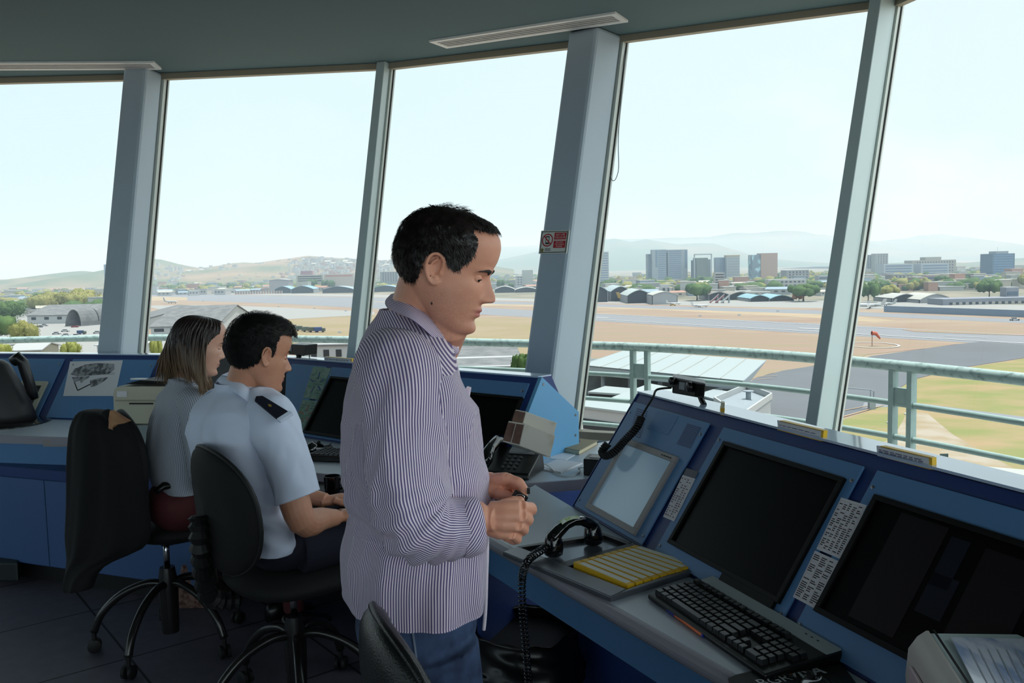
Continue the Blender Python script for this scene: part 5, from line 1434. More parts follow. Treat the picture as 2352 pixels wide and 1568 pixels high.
# ---- radio on the ledge
def ledge_pt(px, py):
 """point on the vertical plane that stands over the ledge"""
 return onpl(px, py, UV(u_left, v_top) + rn * .006, rn)
def vplate(mb, c4, ext): return mb.prism([ledge_pt(x, y) for x, y in c4], ext)
rd_ = thing('radio', 'black radio unit on a bracket on top of the right console', 'radio', ledge_pt(1592, 930))
vd_ = ray(1580, 890); vd_.z = 0; vd_.normalize()
mb = MB(); vplate(mb, [(1544, 903), (1617, 916), (1621, 881), (1545, 866)], vd_ * .10); mb.build('case', m_black, rd_, bevel=.004)
mb = MB(); vplate(mb, [(1561, 893), (1573, 895.5), (1575, 879), (1562, 876.5)], -rn * .003); mb.build('display', mat('grey_display', (150, 156, 160), .3), rd_)
for x, y, r_ in ((1548, 874, .013), (1589, 888, .016)):
 mb = MB(); mb.lathe([(r_, 0), (r_ * .92, .014), (r_ * .5, .016)], ledge_pt(x, y), 20, axis=-rn); mb.build('knob', m_black, rd_, smooth=True)
for k in range(6):
 mb = MB(); x = 1597 + k * 3.3; vplate(mb, [(x, 909), (x + 1.4, 909.3), (x + 2, 882.5), (x + .6, 882)], -rn * .002); mb.build('vent_slot', m_bezel, rd_)
mb = MB(); mb.tube([ledge_pt(1580, 905) + rn * .04, ledge_pt(1592, 920) + rn * .03, ledge_pt(1598, 931) + rn * .03], .009, 8); mb.build('bracket', m_black, rd_)
mb = MB(); vplate(mb, [(1575, 929), (1606, 937), (1606, 934), (1576, 926)], rn * .05); mb.build('foot', m_black, rd_)
mb = MB(); c0 = smooth_path([ledge_pt(1544, 890) - rn * .004, ledge_pt(1528, 893) - rn * .03, RP(1500, 912, .06), RP(1484, 938, .045), RP(1473, 958, .03)], 6); mb.tube(c0, .0036, 8)
mb.build('cable', m_blackr, rd_, smooth=True)
mb = MB(); c1 = smooth_path([RP(1473, 958, .03), RP(1462, 982, .035), RP(1436, 1010, .04), RP(1412, 1036, .045), RP(1392, 1046, .05), RP(1383, 1036, .05), RP(1396, 1019, .05)], 8)
mb.tube(helix(c1, .0105, 34, 34 * 12, 0), .0036, 6); mb.build('coiled_cord', m_blackr, rd_, smooth=True)
# ---- yellow card holders standing on the ledges
def holder(label, c4, fn, ext, lines=2, name='card_holder'):
 """c4: bl, br, tr, tl of the card"""
 P_ = [fn(x, y) for x, y in c4]; t = thing(name, label, 'card holder', (P_[0] + P_[1]) / 2)
 bl_, br_, tr_, tl_ = P_; up_ = (tl_ - bl_); e_ = (br_ - bl_).normalized(); hgt = up_.length
 mb = MB(); mb.prism([bl_, br_, tr_, tl_], ext * .5); mb.build('card', m_paper, t)
 mb = MB(); mb.prism([bl_ - up_ * .08, br_ - up_ * .08 + e_ * .006, br_ + e_ * .006 + up_ * .14, bl_ + up_ * .14], -ext * .2)
 mb.build('bottom_rail', m_yellow, t)
 mb = MB(); mb.prism([tl_ - up_ * .06 + e_ * .012, tr_ - up_ * .06, tr_ + up_ * .06, tl_ + up_ * .06 + e_ * .012], ext * 1.2); mb.build('top_rail', m_yellow, t)
 mb = MB(); mb.prism([br_ - up_ * .08, br_ + e_ * .008 - up_ * .08, tr_ + e_ * .008 + up_ * .06, tr_ + up_ * .06], ext); mb.build('end_rail', m_yellow, t)
 r = random.Random(len(label)); w = (br_ - bl_).length
 mb = MB()
 for k in range(lines):
  u = .05
  while u < .9:
   l = r.uniform(.04, .13); v = .32 + .42 * (k + .5) / lines
   mb.prism([bl_ + (br_ - bl_) * (u + (0 if q in (0, 3) else l)) + up_ * (v + (0 if q < 2 else .07)) - ext.normalized() * .0006 for q in range(4)], -ext.normalized() * .0004); u += l + .03
 o = mb.build('handwriting', mat('pen_ink', (90, 96, 130), .8), t); o['kind'] = 'stuff'
 return t
holder('yellow framed card with handwriting standing on the ledge left of the slim mullion', [(1787, 986), (1884, 1011), (1887, 989), (1785, 965)], ledge_pt, rn * .012, 1)
holder('yellow framed card with three columns of writing at the right of the ledge', [(2015, 1050), (2134, 1080), (2134, 1051), (2013, 1023)], ledge_pt, rn * .012, 3)
t = thing('card_holder', 'small yellow holder seen end on, above the first dividing strip', 'card holder', ledge_pt(1659, 960)); mb = MB(); vplate(mb, [(1654.5, 959), (1663, 961), (1665, 937), (1655, 936)], vd_ * .04); mb.build('holder', m_yellow, t, bevel=.001)
mb = MB(); vplate(mb, [(1656, 936), (1664, 937), (1665, 925), (1657, 924)], vd_ * .03); mb.build('card', mat('clear_card', (226, 222, 190), .4), t)
# ---- printed sheets on the panels
def sheet(label, c4, fnplane, rows, cols, m=m_paper, ink=m_ink, group=None, name='printed_sheet', seed=1, dens=.75):
 """c4: bl, br, tr, tl in pixels on a panel, rows of small print"""
 n_ = fnplane['n']; P_ = [fnplane['f'](x, y, .0075) for x, y in c4]
 t = thing(name, label, 'sheet', sum(P_, Vector()) / 4 - n_ * .0012, group=group)
 mb = MB(); mb.prism([p - n_ * .0010 for p in P_], n_ * .0010); mb.build('paper', m, t)
 bl_, br_, tr_, tl_ = P_; r = random.Random(seed); mb = MB()
 def Q(u, v): return bl_.lerp(br_, u).lerp(tl_.lerp(tr_, u), v) + n_ * .0004
 for i in range(rows):
  v = 1 - .05 - .9 * (i + .5) / rows
  for j in range(cols):
   if r.random() < dens:
    u0 = .05 + .9 * j / cols; l = .9 / cols * r.uniform(.45, .85); h = .45 * .9 / rows * .5
    mb.add([Q(u0, v - h), Q(u0 + l, v - h), Q(u0 + l, v + h), Q(u0, v + h)], [(0, 1, 2, 3)])
 o = mb.build('print', ink, t); o['kind'] = 'stuff'
 mb = MB()
 for j in range(cols + 1):
  u = .045 + .91 * j / cols; mb.add([Q(u, .05), Q(u + .006, .05), Q(u + .006, .95), Q(u, .95)], [(0, 1, 2, 3)])
 for i in range(0, rows + 1, 3):
  v = .05 + .9 * i / rows; mb.add([Q(.045, v), Q(.955, v), Q(.955, v + .003), Q(.045, v + .003)], [(0, 1, 2, 3)])
 o = mb.build('table_lines', m_inkr, t); o['kind'] = 'stuff'
 return t
PR = {'f': RP, 'n': PN}
sheet('upper frequency table taped between the two big black screens', [(1875, 1260), (1932, 1284), (1991, 1160), (1932, 1142)], PR, 24, 5, seed=2)
sheet('lower frequency table taped between the two big black screens', [(1821, 1370), (1875, 1399), (1930, 1290), (1872, 1264)], PR, 22, 3, seed=3)
sheet('narrow printed strip beside the small touch screen', [(1523, 1186), (1548, 1197), (1597, 1099), (1568, 1090)], PR, 18, 4, seed=4, ink=mat('grey_ink', (120, 112, 122), .8))
t = thing('tape_tab', 'clear brownish tape tab above the narrow printed strip', 'tape', RP(1586, 1086)); mb = MB(); P_ = [RP(x, y, .0078) for x, y in ((1570, 1090), (1597, 1098), (1605, 1083), (1577, 1075))]; mb.prism([p for p in P_], PN * .001); mb.build('film', mat('tape_film', (92, 92, 104), .25), t)
# ---- mouse pad with lettering, mouse, loose sheet
m_pad = mat('mouse_pad_black', (22, 22, 24), .55)
mp = thing('mouse_pad', 'black mouse pad with white lettering at the bottom edge of the view', 'mouse pad', atz(1820, 1590, DZ))
Pm = [(1672, 1557), (1690, 1549), (1845, 1512), (1905, 1506), (1925, 1512), (1990, 1600), (2010, 1700), (1700, 1700), (1685, 1600)]
mb = MB(); mb.prism([atz(x, y, DZ + .004) - Z * .003 for x, y in Pm], Z * .003); mb.build('pad', m_pad, mp)
ta, tb = atz(1745, 1566, DZ + .0048), atz(1880, 1538, DZ + .0048); td = (tb - ta); tl_ = td.length; td.normalize(); tn = Vector((-td.y, td.x, 0))
tn = tn if tn.y > 0 else -tn
mb = MB(); put_text(mb, 'BGR', .038, ta + td * tl_ * .22 - tn * .004, td, tn); mb.build('lettering', mat('white_print', (226, 226, 230), .6), mp)
mb = MB(); put_text(mb, 'VISA', .042, ta + td * tl_ * .76 - tn * .002, td, (tn + td * .18), bold=.0012); mb.build('lettering', MATS['white_print'], mp)
mb = MB(); vs_ = ta + td * tl_ * .50 + tn * .006; mb.add([vs_, vs_ + td * .008 - tn * .004, vs_ + td * .012 + tn * .006, vs_ + tn * .006], [(0, 1, 2, 3)]); mb.build('orange_mark', mat('orange_print', (226, 130, 60), .6), mp)
ms = thing('mouse', 'black computer mouse on the mouse pad at the bottom edge', 'mouse', atz(1870, 1600, DZ + .004))
def mouse(t, c, d, L=.11, W=.062, H=.036, m=m_gloss):
 d = d.normalized(); s_ = Vector((-d.y, d.x, 0))
 def f(u, v):
  a_ = 2 * math.pi * u; k = v * math.pi / 2
  return c + d * math.cos(a_) * math.cos(k) * L / 2 + s_ * math.sin(a_) * math.cos(k) * W / 2 + Z * (H * math.sin(k) * (1 - .15 * math.cos(a_)) + .001)
 mb = MB(); mb.grid(f, 28, 10, wrap=True); mb.build('shell', m, t, smooth=True)
 mb = MB(); mb.lathe([(.009, -.003), (.009, .003)], c + d * L * .25 + Z * (H * .82), 12, axis=s_); mb.build('wheel', m_blackr, t)
 mb = MB(); mb.tube([c + d * L * .48 + Z * .008, c + d * L * .8 + Z * .004, c + d * L * 1.2 + s_ * .03 + Z * .003], .0018, 6); mb.build('cable', m_blackr, t, smooth=True)
mouse(ms, atz(1885, 1602, DZ + .005), Vector((rd.x, rd.y, 0)) * -1)
t = thing('loose_sheet', 'corner of a white sheet between the near keyboard and the mouse pad', 'sheet', atz(1835, 1520, DZ)); mb = MB(); hx(mb, [(1775, 1545), (1840, 1545), (1873, 1512), (1864, 1500)], DZ, DZ + .0012); mb.build('paper', m_paper, t)
# ---- flat white printer at the bottom right corner
pr = thing('printer', 'pale printer with a glossy sheet on its lid at the bottom right corner', 'printer', atz(2290, 1600, DZ))
ZP = .925
tp = [atz(2150, 1453, ZP), atz(2420, 1453, ZP - .0), atz(2560, 1800, ZP), atz(2270, 1800, ZP)]
tpl = tp
m_prw = mat('printer_white', (226, 240, 240), .4, var=.04)
c_ = [atz(2128, 1453, ZP), atz(2166, 1452, ZP), atz(2330, 1760, ZP), atz(2290, 1760, ZP)]
c_ = [atz(2104, 1460, ZP - .012), atz(2133, 1452, ZP), atz(2330, 1760, ZP), atz(2250, 1760, ZP - .02)]
far1 = atz(2480, 1456, ZP); near1 = atz(2600, 1760, ZP)
mb = MB(); q_ = [c_[1], far1, near1, c_[2]]; mb.hexa([at_z(p, DZ + .02) for p in reversed(q_)], list(reversed(q_))); mb.build('body', m_prw, pr, bevel=.004)
# rounded grey left cheek
lw = (c_[1] - c_[2]).normalized(); sdn = Vector((-lw.y, lw.x, 0)); sdn = sdn if sdn.x < 0 else -sdn
mb = MB(); ring = lambda p: [p + Z * (-.165), p + sdn * .012 + Z * (-.165), p + sdn * .030 + Z * (-.13), p + sdn * .036 + Z * (-.08), p + sdn * .032 + Z * (-.03), p + sdn * .018 + Z * (-.008), p + sdn * .004 + Z * .003, p + Z * .003]
mb.loft([ring(c_[1]), ring(c_[2])]); mb.build('side_cover', mat('printer_side_grey', (206, 196, 188), .45), pr, smooth=True, auto=40)
mb = MB(); e_ = c_[1] + (c_[2] - c_[1]) * .10 + sdn * .034 + Z * -.055; f_ = e_ + (c_[2] - c_[1]) * .16; mb.prism([e_ - Z * .03, f_ - Z * .04, f_ + Z * .015, e_ + Z * .012], sdn * .006); mb.build('handle_recess', mat('pinkish_plastic', (220, 196, 200), .4), pr, bevel=.002)
mb = MB(); g1, g2 = c_[1] + Z * .004, c_[2] + Z * .004; w_ = (far1 - c_[1]).normalized()
mb.hexa([g1 + w_ * .006, g1 + w_ * .010, g2 + w_ * .010, g2 + w_ * .006][::-1], [p + Z * .001 for p in (g1 + w_ * .006, g1 + w_ * .010, g2 + w_ * .010, g2 + w_ * .006)][::-1]); mb.build('seam', m_bezel, pr)
m_sheet = mat('glossy_printed_sheet', (232, 236, 250), .12, c2=(170, 186, 222), scale=9, contrast=(.45, .62), stretch=(3, 1, 1), coat=.4)
sh_ = thing('glossy_sheet', 'glossy printed sheet lying on the lid of the corner printer', 'sheet', atz(2280, 1520, ZP + .006))
mb = MB(); q_ = [atz(x, y, ZP + .0075) for x, y in ((2184, 1462), (2420, 1468), (2560, 1750), (2330, 1750))]; mb.hexa([p - Z * .0015 for p in reversed(q_)], list(reversed(q_))); mb.build('sheet', m_sheet, sh_)
mb = MB()
for k in range(9):
 u = .12 + .09 * k; a, b = q_[0].lerp(q_[1], u), q_[3].lerp(q_[2], u); mb.add([a.lerp(b, .12) + Z * .0004, a.lerp(b, .12) + Z * .0004 + (q_[1] - q_[0]) * .012, b + Z * .0004 + (q_[1] - q_[0]) * .012, b + Z * .0004], [(0, 1, 2, 3)])
o = mb.build('printed_lines', mat('pale_print', (160, 166, 176), .6), sh_); o['kind'] = 'stuff'

# ================================================================== on the back desk
# desk telephone
def desk_phone():
 c = atz(1178, 1088, DZ); d = Vector((.80, -.30, 0)).normalized(); s_ = Vector((-d.y, d.x, 0))
 t = thing('telephone', 'black desk telephone with its handset on the cradle', 'telephone', c)
 def W(x, y, z): return c + d * x + s_ * y + Z * z
 mb = MB(); mb.hexa([W(-.1, -.095, .004), W(.1, -.095, .004), W(.1, .095, .004), W(-.1, .095, .004)], [W(-.098, -.09, .026), W(.098, -.09, .026), W(.094, .09, .088), W(-.094, .09, .088)]); mb.build('base', m_black, t, bevel=.006)
 for i in range(4):
  for j in range(3):
   y = -.055 + i * .024; z = .026 + (y + .09) / .18 * .062
   mb = MB(); mb.lathe([(.0075, 0), (.0065, .005)], W(-.02 + j * .024, y, z), 10, axis=Vector((0, 0, 1)) - s_ * .33); mb.build('button', mat('button_grey', (70, 72, 76), .4), t)
 mb = MB(); z = .026 + (.055 + .09) / .18 * .062; mb.hexa([W(-.03, .04, z - .004), W(.075, .04, z - .004), W(.075, .078, z + .008), W(-.03, .078, z + .008)], [W(-.03, .04, z + .002), W(.075, .04, z + .002), W(.075, .078, z + .014), W(-.03, .078, z + .014)]); mb.build('display', mat('phone_display', (150, 152, 156), .3), t)
 mb = MB(); mb.tube([W(-.075, -.11, .055), W(-.078, -.085, .075), W(-.08, -.03, .105), W(-.08, .03, .122), W(-.078, .08, .118), W(-.075, .10, .098)], [.020, .029, .021, .021, .029, .020], 14); mb.build('handset', m_gloss, t, smooth=True)
 for (x, y) in ((-.08, -.08), (.08, -.08)):
  mb = MB(); mb.lathe([(.01, 0), (.009, .006)], W(x, y, 0), 10); mb.build('foot', m_blackr, t)
 mb = MB(); mb.tube([W(-.08, -.10, .045), W(-.12, -.13, .02), W(-.15, -.08, .006), W(-.14, .0, .006)], .004, 6); mb.build('cord', m_blackr, t, smooth=True)
desk_phone()
cab = MB(); cab.tube(smooth_path([atz(1238, 1060, DZ + .03), atz(1260, 1070, DZ + .012), atz(1283, 1090, DZ + .004), atz(1315, 1092, DZ + .004), atz(1333, 1081, DZ + .004), atz(1328, 1075, DZ + .012), atz(1346, 1073, DZ + .02)], 5), .0022, 6)
tag(cab.build('phone_cable', mat('white_cable', (220, 220, 216), .5), smooth=True), 'thin white cable looping behind the desk telephone', 'cable')
t = thing('notepad', 'white notepad sheet lying right of the desk telephone', 'notepad', atz(1285, 1070, DZ)); mb = MB(); hx(mb, [(1233, 1075), (1288, 1083), (1338, 1062), (1279, 1054)], DZ, DZ + .006); mb.build('pages', m_paper, t)
mb = MB(); hx(mb, [(1233, 1076.4), (1288, 1084.6), (1338, 1063.6), (1279, 1056)], DZ, DZ + .0022); mb.build('cover', mat('pink_card', (186, 150, 160), .7), t)
t = thing('book', 'worn brown book lying beside the thick column', 'book', atz(1322, 1022, DZ)); m_bk = mat('worn_brown_cover', (150, 138, 110), .7, var=.2, scale=12)
mb = MB(); hx(mb, [(1274, 1024), (1331, 1034), (1374, 1011), (1298, 1003)], DZ + .017, DZ + .02); hx(mb, [(1274, 1034), (1331, 1043), (1374, 1019), (1298, 1012)], DZ, DZ + .003); mb.build('cover', m_bk, t)
mb = MB(); hx(mb, [(1276, 1026), (1330, 1035.5), (1371, 1013), (1299, 1005)], DZ + .003, DZ + .017); mb.build('pages', mat('aged_pages', (206, 196, 168), .8), t)
t = thing('loose_sheet', 'pale sheet under the worn brown book', 'sheet', atz(1300, 1045, DZ)); mb = MB(); hx(mb, [(1262, 1052), (1300, 1056), (1345, 1030), (1285, 1024)], DZ, DZ + .0015); mb.build('paper', m_paper, t)
t = thing('desk_speaker', 'small black box at the foot of the right console', 'speaker', atz(1368, 1090, DZ)); c = atz(1372, 1086, DZ); mb = MB(); mb.rbox(c + Z * .032, (.09, .10, .064), .008, -.3); mb.build('case', m_black, t); mb = MB(); mb.box(c + Z * .065, (.05, .05, .002), -.3); mb.build('label', m_greyb, t)
# stack of clear brown strip boxes
m_clear = mat('brown_clear_plastic', (120, 92, 80), .2, c2=(86, 60, 52), scale=14); m_bx = mat('grubby_white_card', (206, 202, 190), .7, c2=(176, 160, 132), scale=9, contrast=(.5, .75))
def sbox(label, f4, Y, endpx, Y2, cells, name='strip_box'):
 F_ = [aty(x, y, Y) for x, y in f4]; e_ = aty(*endpx, Y2) - F_[1]
 t = thing(name, label, 'box', min(F_, key=lambda p: p.z))
 mb = MB(); mb.prism(F_, e_); mb.build('case', m_bx, t, bevel=.002)
 bl_, br_, tr_, tl_ = F_; e1 = -e_.normalized() * .004
 for k in range(cells):
  u0, u1 = k / cells + .05, (k + 1) / cells - .05
  P_ = [bl_.lerp(br_, u).lerp(tl_.lerp(tr_, u), v) for u, v in ((u0, .06), (u1, .06), (u1, .92), (u0, .92))]
  mb = MB(); mb.prism(P_, e1); mb.build('compartment', m_clear, t)
 return t
sbox('lower clear brown box of the leaning stack by the telephone', [(1154, 1014), (1194, 1024), (1206, 972), (1168, 966)], 3.22, (1264, 1050), 3.30, 2)
sbox('upper clear brown box of the leaning stack by the telephone', [(1176, 969), (1201, 975), (1209, 945), (1184, 940)], 3.25, (1272, 1000), 3.34, 1)
sbox('flat white card box under the leaning stack', [(1173, 1022), (1186, 1026), (1188, 1012), (1175, 1008)], 3.32, (1262, 1052), 3.42, 1)
# keyboard, mouse, pens on the back desk beside the seated man
t = thing('keyboard', 'black keyboard on the back desk just left of the standing man', 'keyboard', atz(800, 1045, DZ)); c = atz(830, 1055, DZ); d = (front[5] - front[4]).normalized(); az = math.atan2(d.y, d.x)
mb = MB(); mb.rbox(c + Z * .014, (.43, .15, .024), .008, az); mb.build('base', m_black, t)
for r_ in range(5):
 for k in range(18):
  q = c + d * (-.2 + k * .0225) + Vector((-d.y, d.x, 0)) * (-.055 + r_ * .026) + Z * .03
  mb = MB(); mb.hexa([q + d * a + Vector((-d.y, d.x, 0)) * b - Z * .005 for a, b in ((-.01, -.011), (.01, -.011), (.01, .011), (-.01, .011))], [q + d * a + Vector((-d.y, d.x, 0)) * b + Z * .003 for a, b in ((-.008, -.009), (.008, -.009), (.008, .009), (-.008, .009))]); mb.build('key', m_key, t)
t = thing('mouse', 'black mouse with a white label on the back desk', 'mouse', atz(724, 1035, DZ)); mouse(t, atz(722, 1034, DZ), Vector((.5, .85, 0)), L=.12)
mb = MB(); q = atz(735, 1030, DZ + .03); mb.box(q, (.035, .012, .006), -.2); mb.build('label', m_paper, t)
t = thing('pen', 'orange pen lying on the back desk beside the mouse', 'pen', atz(690, 1025, DZ)); mb = MB(); mb.tube([atz(676, 1028, DZ + .006), atz(702, 1021, DZ + .006)], .0055, 8); mb.build('barrel', mat('orange_plastic'), t); mb = MB(); mb.tube([atz(664, 1031, DZ + .006), atz(676, 1028, DZ + .006)], .006, 8); mb.build('cap', m_bezel, t)
t = thing('desk_mat', 'dark desk mat under the mouse on the back desk', 'mat', atz(720, 1040, DZ)); mb = MB(); hx(mb, [(662, 1041), (716, 1052), (775, 1038), (760, 1020), (700, 1012), (664, 1018)][:4], DZ, DZ + .002); mb.build('pad', mat('grey_mat', (84, 82, 80), .7), t)
t = thing('mug', 'black mug with a handle just left of the standing man', 'mug', aty(764, 1130, 3.22)); c = aty(764, 1133, 3.22)
mb = MB(); mb.lathe([(.026, .0), (.028, .004), (.0305, .03), (.031, .068), (.0285, .068), (.028, .03), (.024, .008)], c, 26); mb.build('cup', m_gloss, t, smooth=True, auto=50)
mb = MB(); mb.tube([c + Vector((.030, 0, .055)), c + Vector((.048, 0, .048)), c + Vector((.05, 0, .028)), c + Vector((.030, 0, .016))], .0045, 8); mb.build('handle', m_gloss, t, smooth=True)
t = thing('pull_out_tray', 'dark pull out tray below the back desk', 'tray', c - Z * .03); mb = MB(); d = (front[4] - front[3]).normalized(); mb.rbox(c + Vector((.05, .12, -.012)), (.62, .34, .022), .01, math.atan2(d.y, d.x)); mb.build('board', m_plinth, t)
# monitor set in the back console and cards
def bmon(i, label, c4, bezel, screen, bw, t=.014, name='monitor'):
 f = BP(i); P_ = [seg_uv(i, f(x, y)) for x, y in c4]
 u0, u1 = (P_[0][0] + P_[3][0]) / 2, (P_[1][0] + P_[2][0]) / 2; v0, v1 = (P_[0][1] + P_[1][1]) / 2, (P_[2][1] + P_[3][1]) / 2
 o = thing(name, label, 'screen', seg_pt(i, (u0 + u1) / 2, v0, .006))
 mb = MB()
 for (a, b, c, d) in ((u0, u1, v0, v0 + bw), (u0, u1, v1 - bw, v1), (u0, u0 + bw, v0 + bw, v1 - bw), (u1 - bw, u1, v0 + bw, v1 - bw)): seg_plate(mb, i, a, b, c, d, t, .005)
 mb.build('bezel', bezel, o, bevel=.001)
 mb = MB(); seg_plate(mb, i, u0 + bw * .9, u1 - bw * .9, v0 + bw * .9, v1 - bw * .9, t * .3, .005); mb.build('screen', screen, o)
 return o
bmon(0, 'small beige framed screen behind the black conical device', [(20, 965), (84, 962), (104, 878), (46, 878)], m_beige, mat('brown_screen', (34, 24, 20), .3), .028)
bmon(1, 'small beige framed screen in front of the seated man', [(560, 975), (655, 985), (686, 899), (596, 892)], m_beige, mat('grey_brown_screen', (52, 46, 44), .3), .024)
bmon(2, 'black screen between the seated man and the standing man', [(706, 1000), (880, 1022), (935, 884), (757, 866)], m_bezel, m_scr1, .012)
bmon(2, 'black screen just right of the chest of the standing man', [(1025, 1034), (1160, 1052), (1197, 916), (1072, 903)], m_bezel, m_scr2, .012)
PB = [{'f': BP(i), 'n': SEG[i][4]} for i in range(3)]
m_chart = mat('green_chart_paper', (150, 176, 164), .7, c2=(120, 158, 138), scale=30)
def chart(label, c4, seed, inkc):
 t = sheet(label, c4, PB[2], 10, 3, m=m_chart, ink=mat('green_chart_ink', (108, 140, 128), .8), seed=seed, name='runway_chart', dens=.5)
 f = BP(2); n_ = SEG[2][4]; P_ = [f(x, y, .0085) for x, y in c4]; r = random.Random(seed); mi = mat('chart_ink_%d' % seed, inkc, .7)
 cx = sum(P_, Vector()) / 4; e_ = (P_[1] - P_[0]).normalized(); u_ = (P_[3] - P_[0]).normalized(); s = (P_[3] - P_[0]).length
 for a in (.4, 1.6, 2.9, 4.4, 5.6):
  dd = e_ * math.cos(a) + u_ * math.sin(a); nn = n_.cross(dd); mb = MB(); p = cx + dd * s * .12; q = cx + dd * s * .34
  mb.prism([p - nn * .003, q - nn * .003, q + nn * .003, p + nn * .003], n_ * .0005); mb.build('chart_stroke', mi, t)
chart('upper green chart card taped beside the black screen', [(696, 913), (733, 918), (760, 845), (720, 841)], 5, (70, 96, 150))
chart('lower green chart card taped beside the black screen', [(673, 984), (707, 989), (732, 921), (695, 917)], 6, (176, 120, 104))
# aerial map sheet on the left
t = thing('map_sheet', 'white sheet with a grey aerial map taped to the left console', 'map', BP(0)(214, 870)); f = BP(0); n_ = SEG[0][4]
P_ = [f(x, y, .0075) for x, y in ((145, 909), (264, 909), (282, 827), (161, 830))]
mb = MB(); mb.prism([p - n_ * .001 for p in P_], n_ * .001); mb.build('paper', m_paper, t)
def mp_(u, v): return P_[0].lerp(P_[1], u).lerp(P_[3].lerp(P_[2], u), v) + n_ * .0005
m_map = mat('aerial_map_print', (92, 94, 98), .8, c2=(170, 172, 176), scale=38, contrast=(.42, .58))
for poly in ([(.06, .62), (.12, .78), (.3, .9), (.55, .93), (.86, .9), (.88, .74), (.8, .62), (.5, .58), (.2, .56)], [(.1, .54), (.44, .56), (.42, .5), (.36, .46), (.3, .36), (.26, .44), (.16, .38)], [(.46, .44), (.62, .5), (.8, .52), (.74, .42), (.6, .28), (.5, .24)]):
 mb = MB(); mb.add([mp_(u, v) for u, v in poly], [tuple(range(len(poly)))]); mb.build('map_print', m_map, t)
mb = MB(); mb.add([mp_(u, v) + n_ * .0002 for u, v in ((.16, .38), (.18, .38), (.27, .16), (.25, .16))], [(0, 1, 2, 3)]); mb.add([mp_(u, v) for u, v in ((.25, .16), (.27, .14), (.52, .34), (.5, .36))], [(0, 1, 2, 3)])
for k in range(2): mb.add([mp_(.1, .6 + k * .04), mp_(.9, .6 + k * .04), mp_(.9, .608 + k * .04), mp_(.1, .608 + k * .04)], [(0, 1, 2, 3)])
o = mb.build('map_lines', m_ink, t); o['kind'] = 'stuff'
# standing monitor between the two seated people
t = thing('monitor', 'black standing monitor between the two seated people', 'screen', aty(545, 985, 4.05)); 
a, b, c, d = aty(470, 965, 4.0), aty(640, 975, 3.85), aty(650, 788, 3.9), aty(478, 783, 4.05); n_ = (b - a).cross(d - a).normalized(); n_ = n_ if n_.y < 0 else -n_
mb = MB(); mb.prism([a, b, c, d], -n_ * .04); mb.build('case', m_black, t, bevel=.004)
mb = MB(); mb.prism([p.lerp((a + b + c + d) / 4, .07) for p in (a, b, c, d)], n_ * .002); mb.build('screen', mat('charcoal_screen', (30, 26, 28), .35), t)
mb = MB(); q = (a + b) / 2 - n_ * .03; mb.tube([at_z(q, DZ + .01), q + Z * .05], .02, 10); mb.lathe([(.10, 0), (.10, .008)], at_z(q, DZ), 24); mb.build('stand', m_black, t)
# small radio and card on the back ledge
def bl2(px, py): return onpl(px, py, T_[2] - inward(2) * .04, inward(2))
t = thing('radio', 'small black radio on a bracket above the console behind the seated man', 'radio', bl2(684, 826)); nn = -inward(2)
mb = MB(); mb.prism([bl2(x, y) for x, y in ((660, 814), (701, 816), (702, 792), (661, 790))], nn * .08); mb.build('case', m_black, t, bevel=.003)
mb = MB(); mb.prism([bl2(x, y) for x, y in ((662, 807), (670, 807), (670, 796), (662, 796))], -nn * .003); mb.build('display', MATS['grey_display'], t)
mb = MB(); mb.tube([bl2(674, 815) + nn * .03, bl2(682, 828) + nn * .03], .012, 8); mb.build('bracket', m_black, t)
mb = MB(); mb.tube([bl2(694, 814) + nn * .05, bl2(693, 822) + nn * .05, bl2(684, 826) + nn * .05], .003, 6); mb.build('cable', m_blackr, t)
holder('yellow framed card with black writing on the ledge left of the standing man', [(746, 831), (806, 836), (806, 824), (744, 819)], bl2, nn * .012, 2)
# ---- left end of the back desk
t = thing('printer', 'beige printer on the back desk behind the long-haired woman', 'printer', aty(330, 975, 4.42)); Yp = 4.32
def pz(px, py, Y=Yp): return aty(px, py, Y)
f4 = [pz(262, 973), pz(425, 975), pz(430, 887), pz(259, 887)]
mb = MB(); prf = [(262, 973), (259, 905), (262, 893), (272, 887), (418, 887), (428, 894), (430, 905), (425, 975)]
mb.prism([pz(x, y) for x, y in prf], Vector((.02, .12, 0))); mb.build('body', m_beige, t, bevel=.005)
mb = MB(); mb.prism([pz(x, y, Yp - .004) for x, y in ((297, 928), (352, 928), (352, 925), (297, 925))], Vector((0, -.003, 0))); mb.build('paper_slot', m_bezel, t)
mb = MB(); mb.prism([pz(x, y, Yp - .004) for x, y in ((266, 921), (420, 921), (420, 918), (266, 918))], Vector((0, -.006, 0))); mb.build('ridge', mat('beige_shade', (160, 156, 138), .5), t)
mb = MB(); mb.prism([pz(x, y, Yp - .004) for x, y in ((269, 911), (292, 911), (292, 898), (269, 898))], Vector((0, -.003, 0))); mb.build('control_panel', m_paper, t)
mb = MB(); put_text(mb, 'Samsung', .014, pz(285, 949, Yp - .006), Vector((1, 0, 0)), Z); mb.build('lettering', mat('brown_print', (120, 112, 96), .7), t) if False else None
mb = MB(); mb.prism([pz(x, y) for x, y in ((285, 882), (425, 880), (422, 876), (322, 874))], Vector((.02, .2, .0))); mb.build('paper_tray', m_bezel, t)
t = thing('loose_sheet', 'curling white sheets on top of the beige printer', 'sheet', pz(340, 880)); mb = MB(); mb.grid(lambda u, v: pz(300 + 125 * u, 882.5, Yp + .02 + .2 * v) + Z * (.012 + .012 * math.sin(3 * u + 1) + .01 * v), 10, 4); mb.build('paper', m_paper, t, smooth=True, solid=.001)
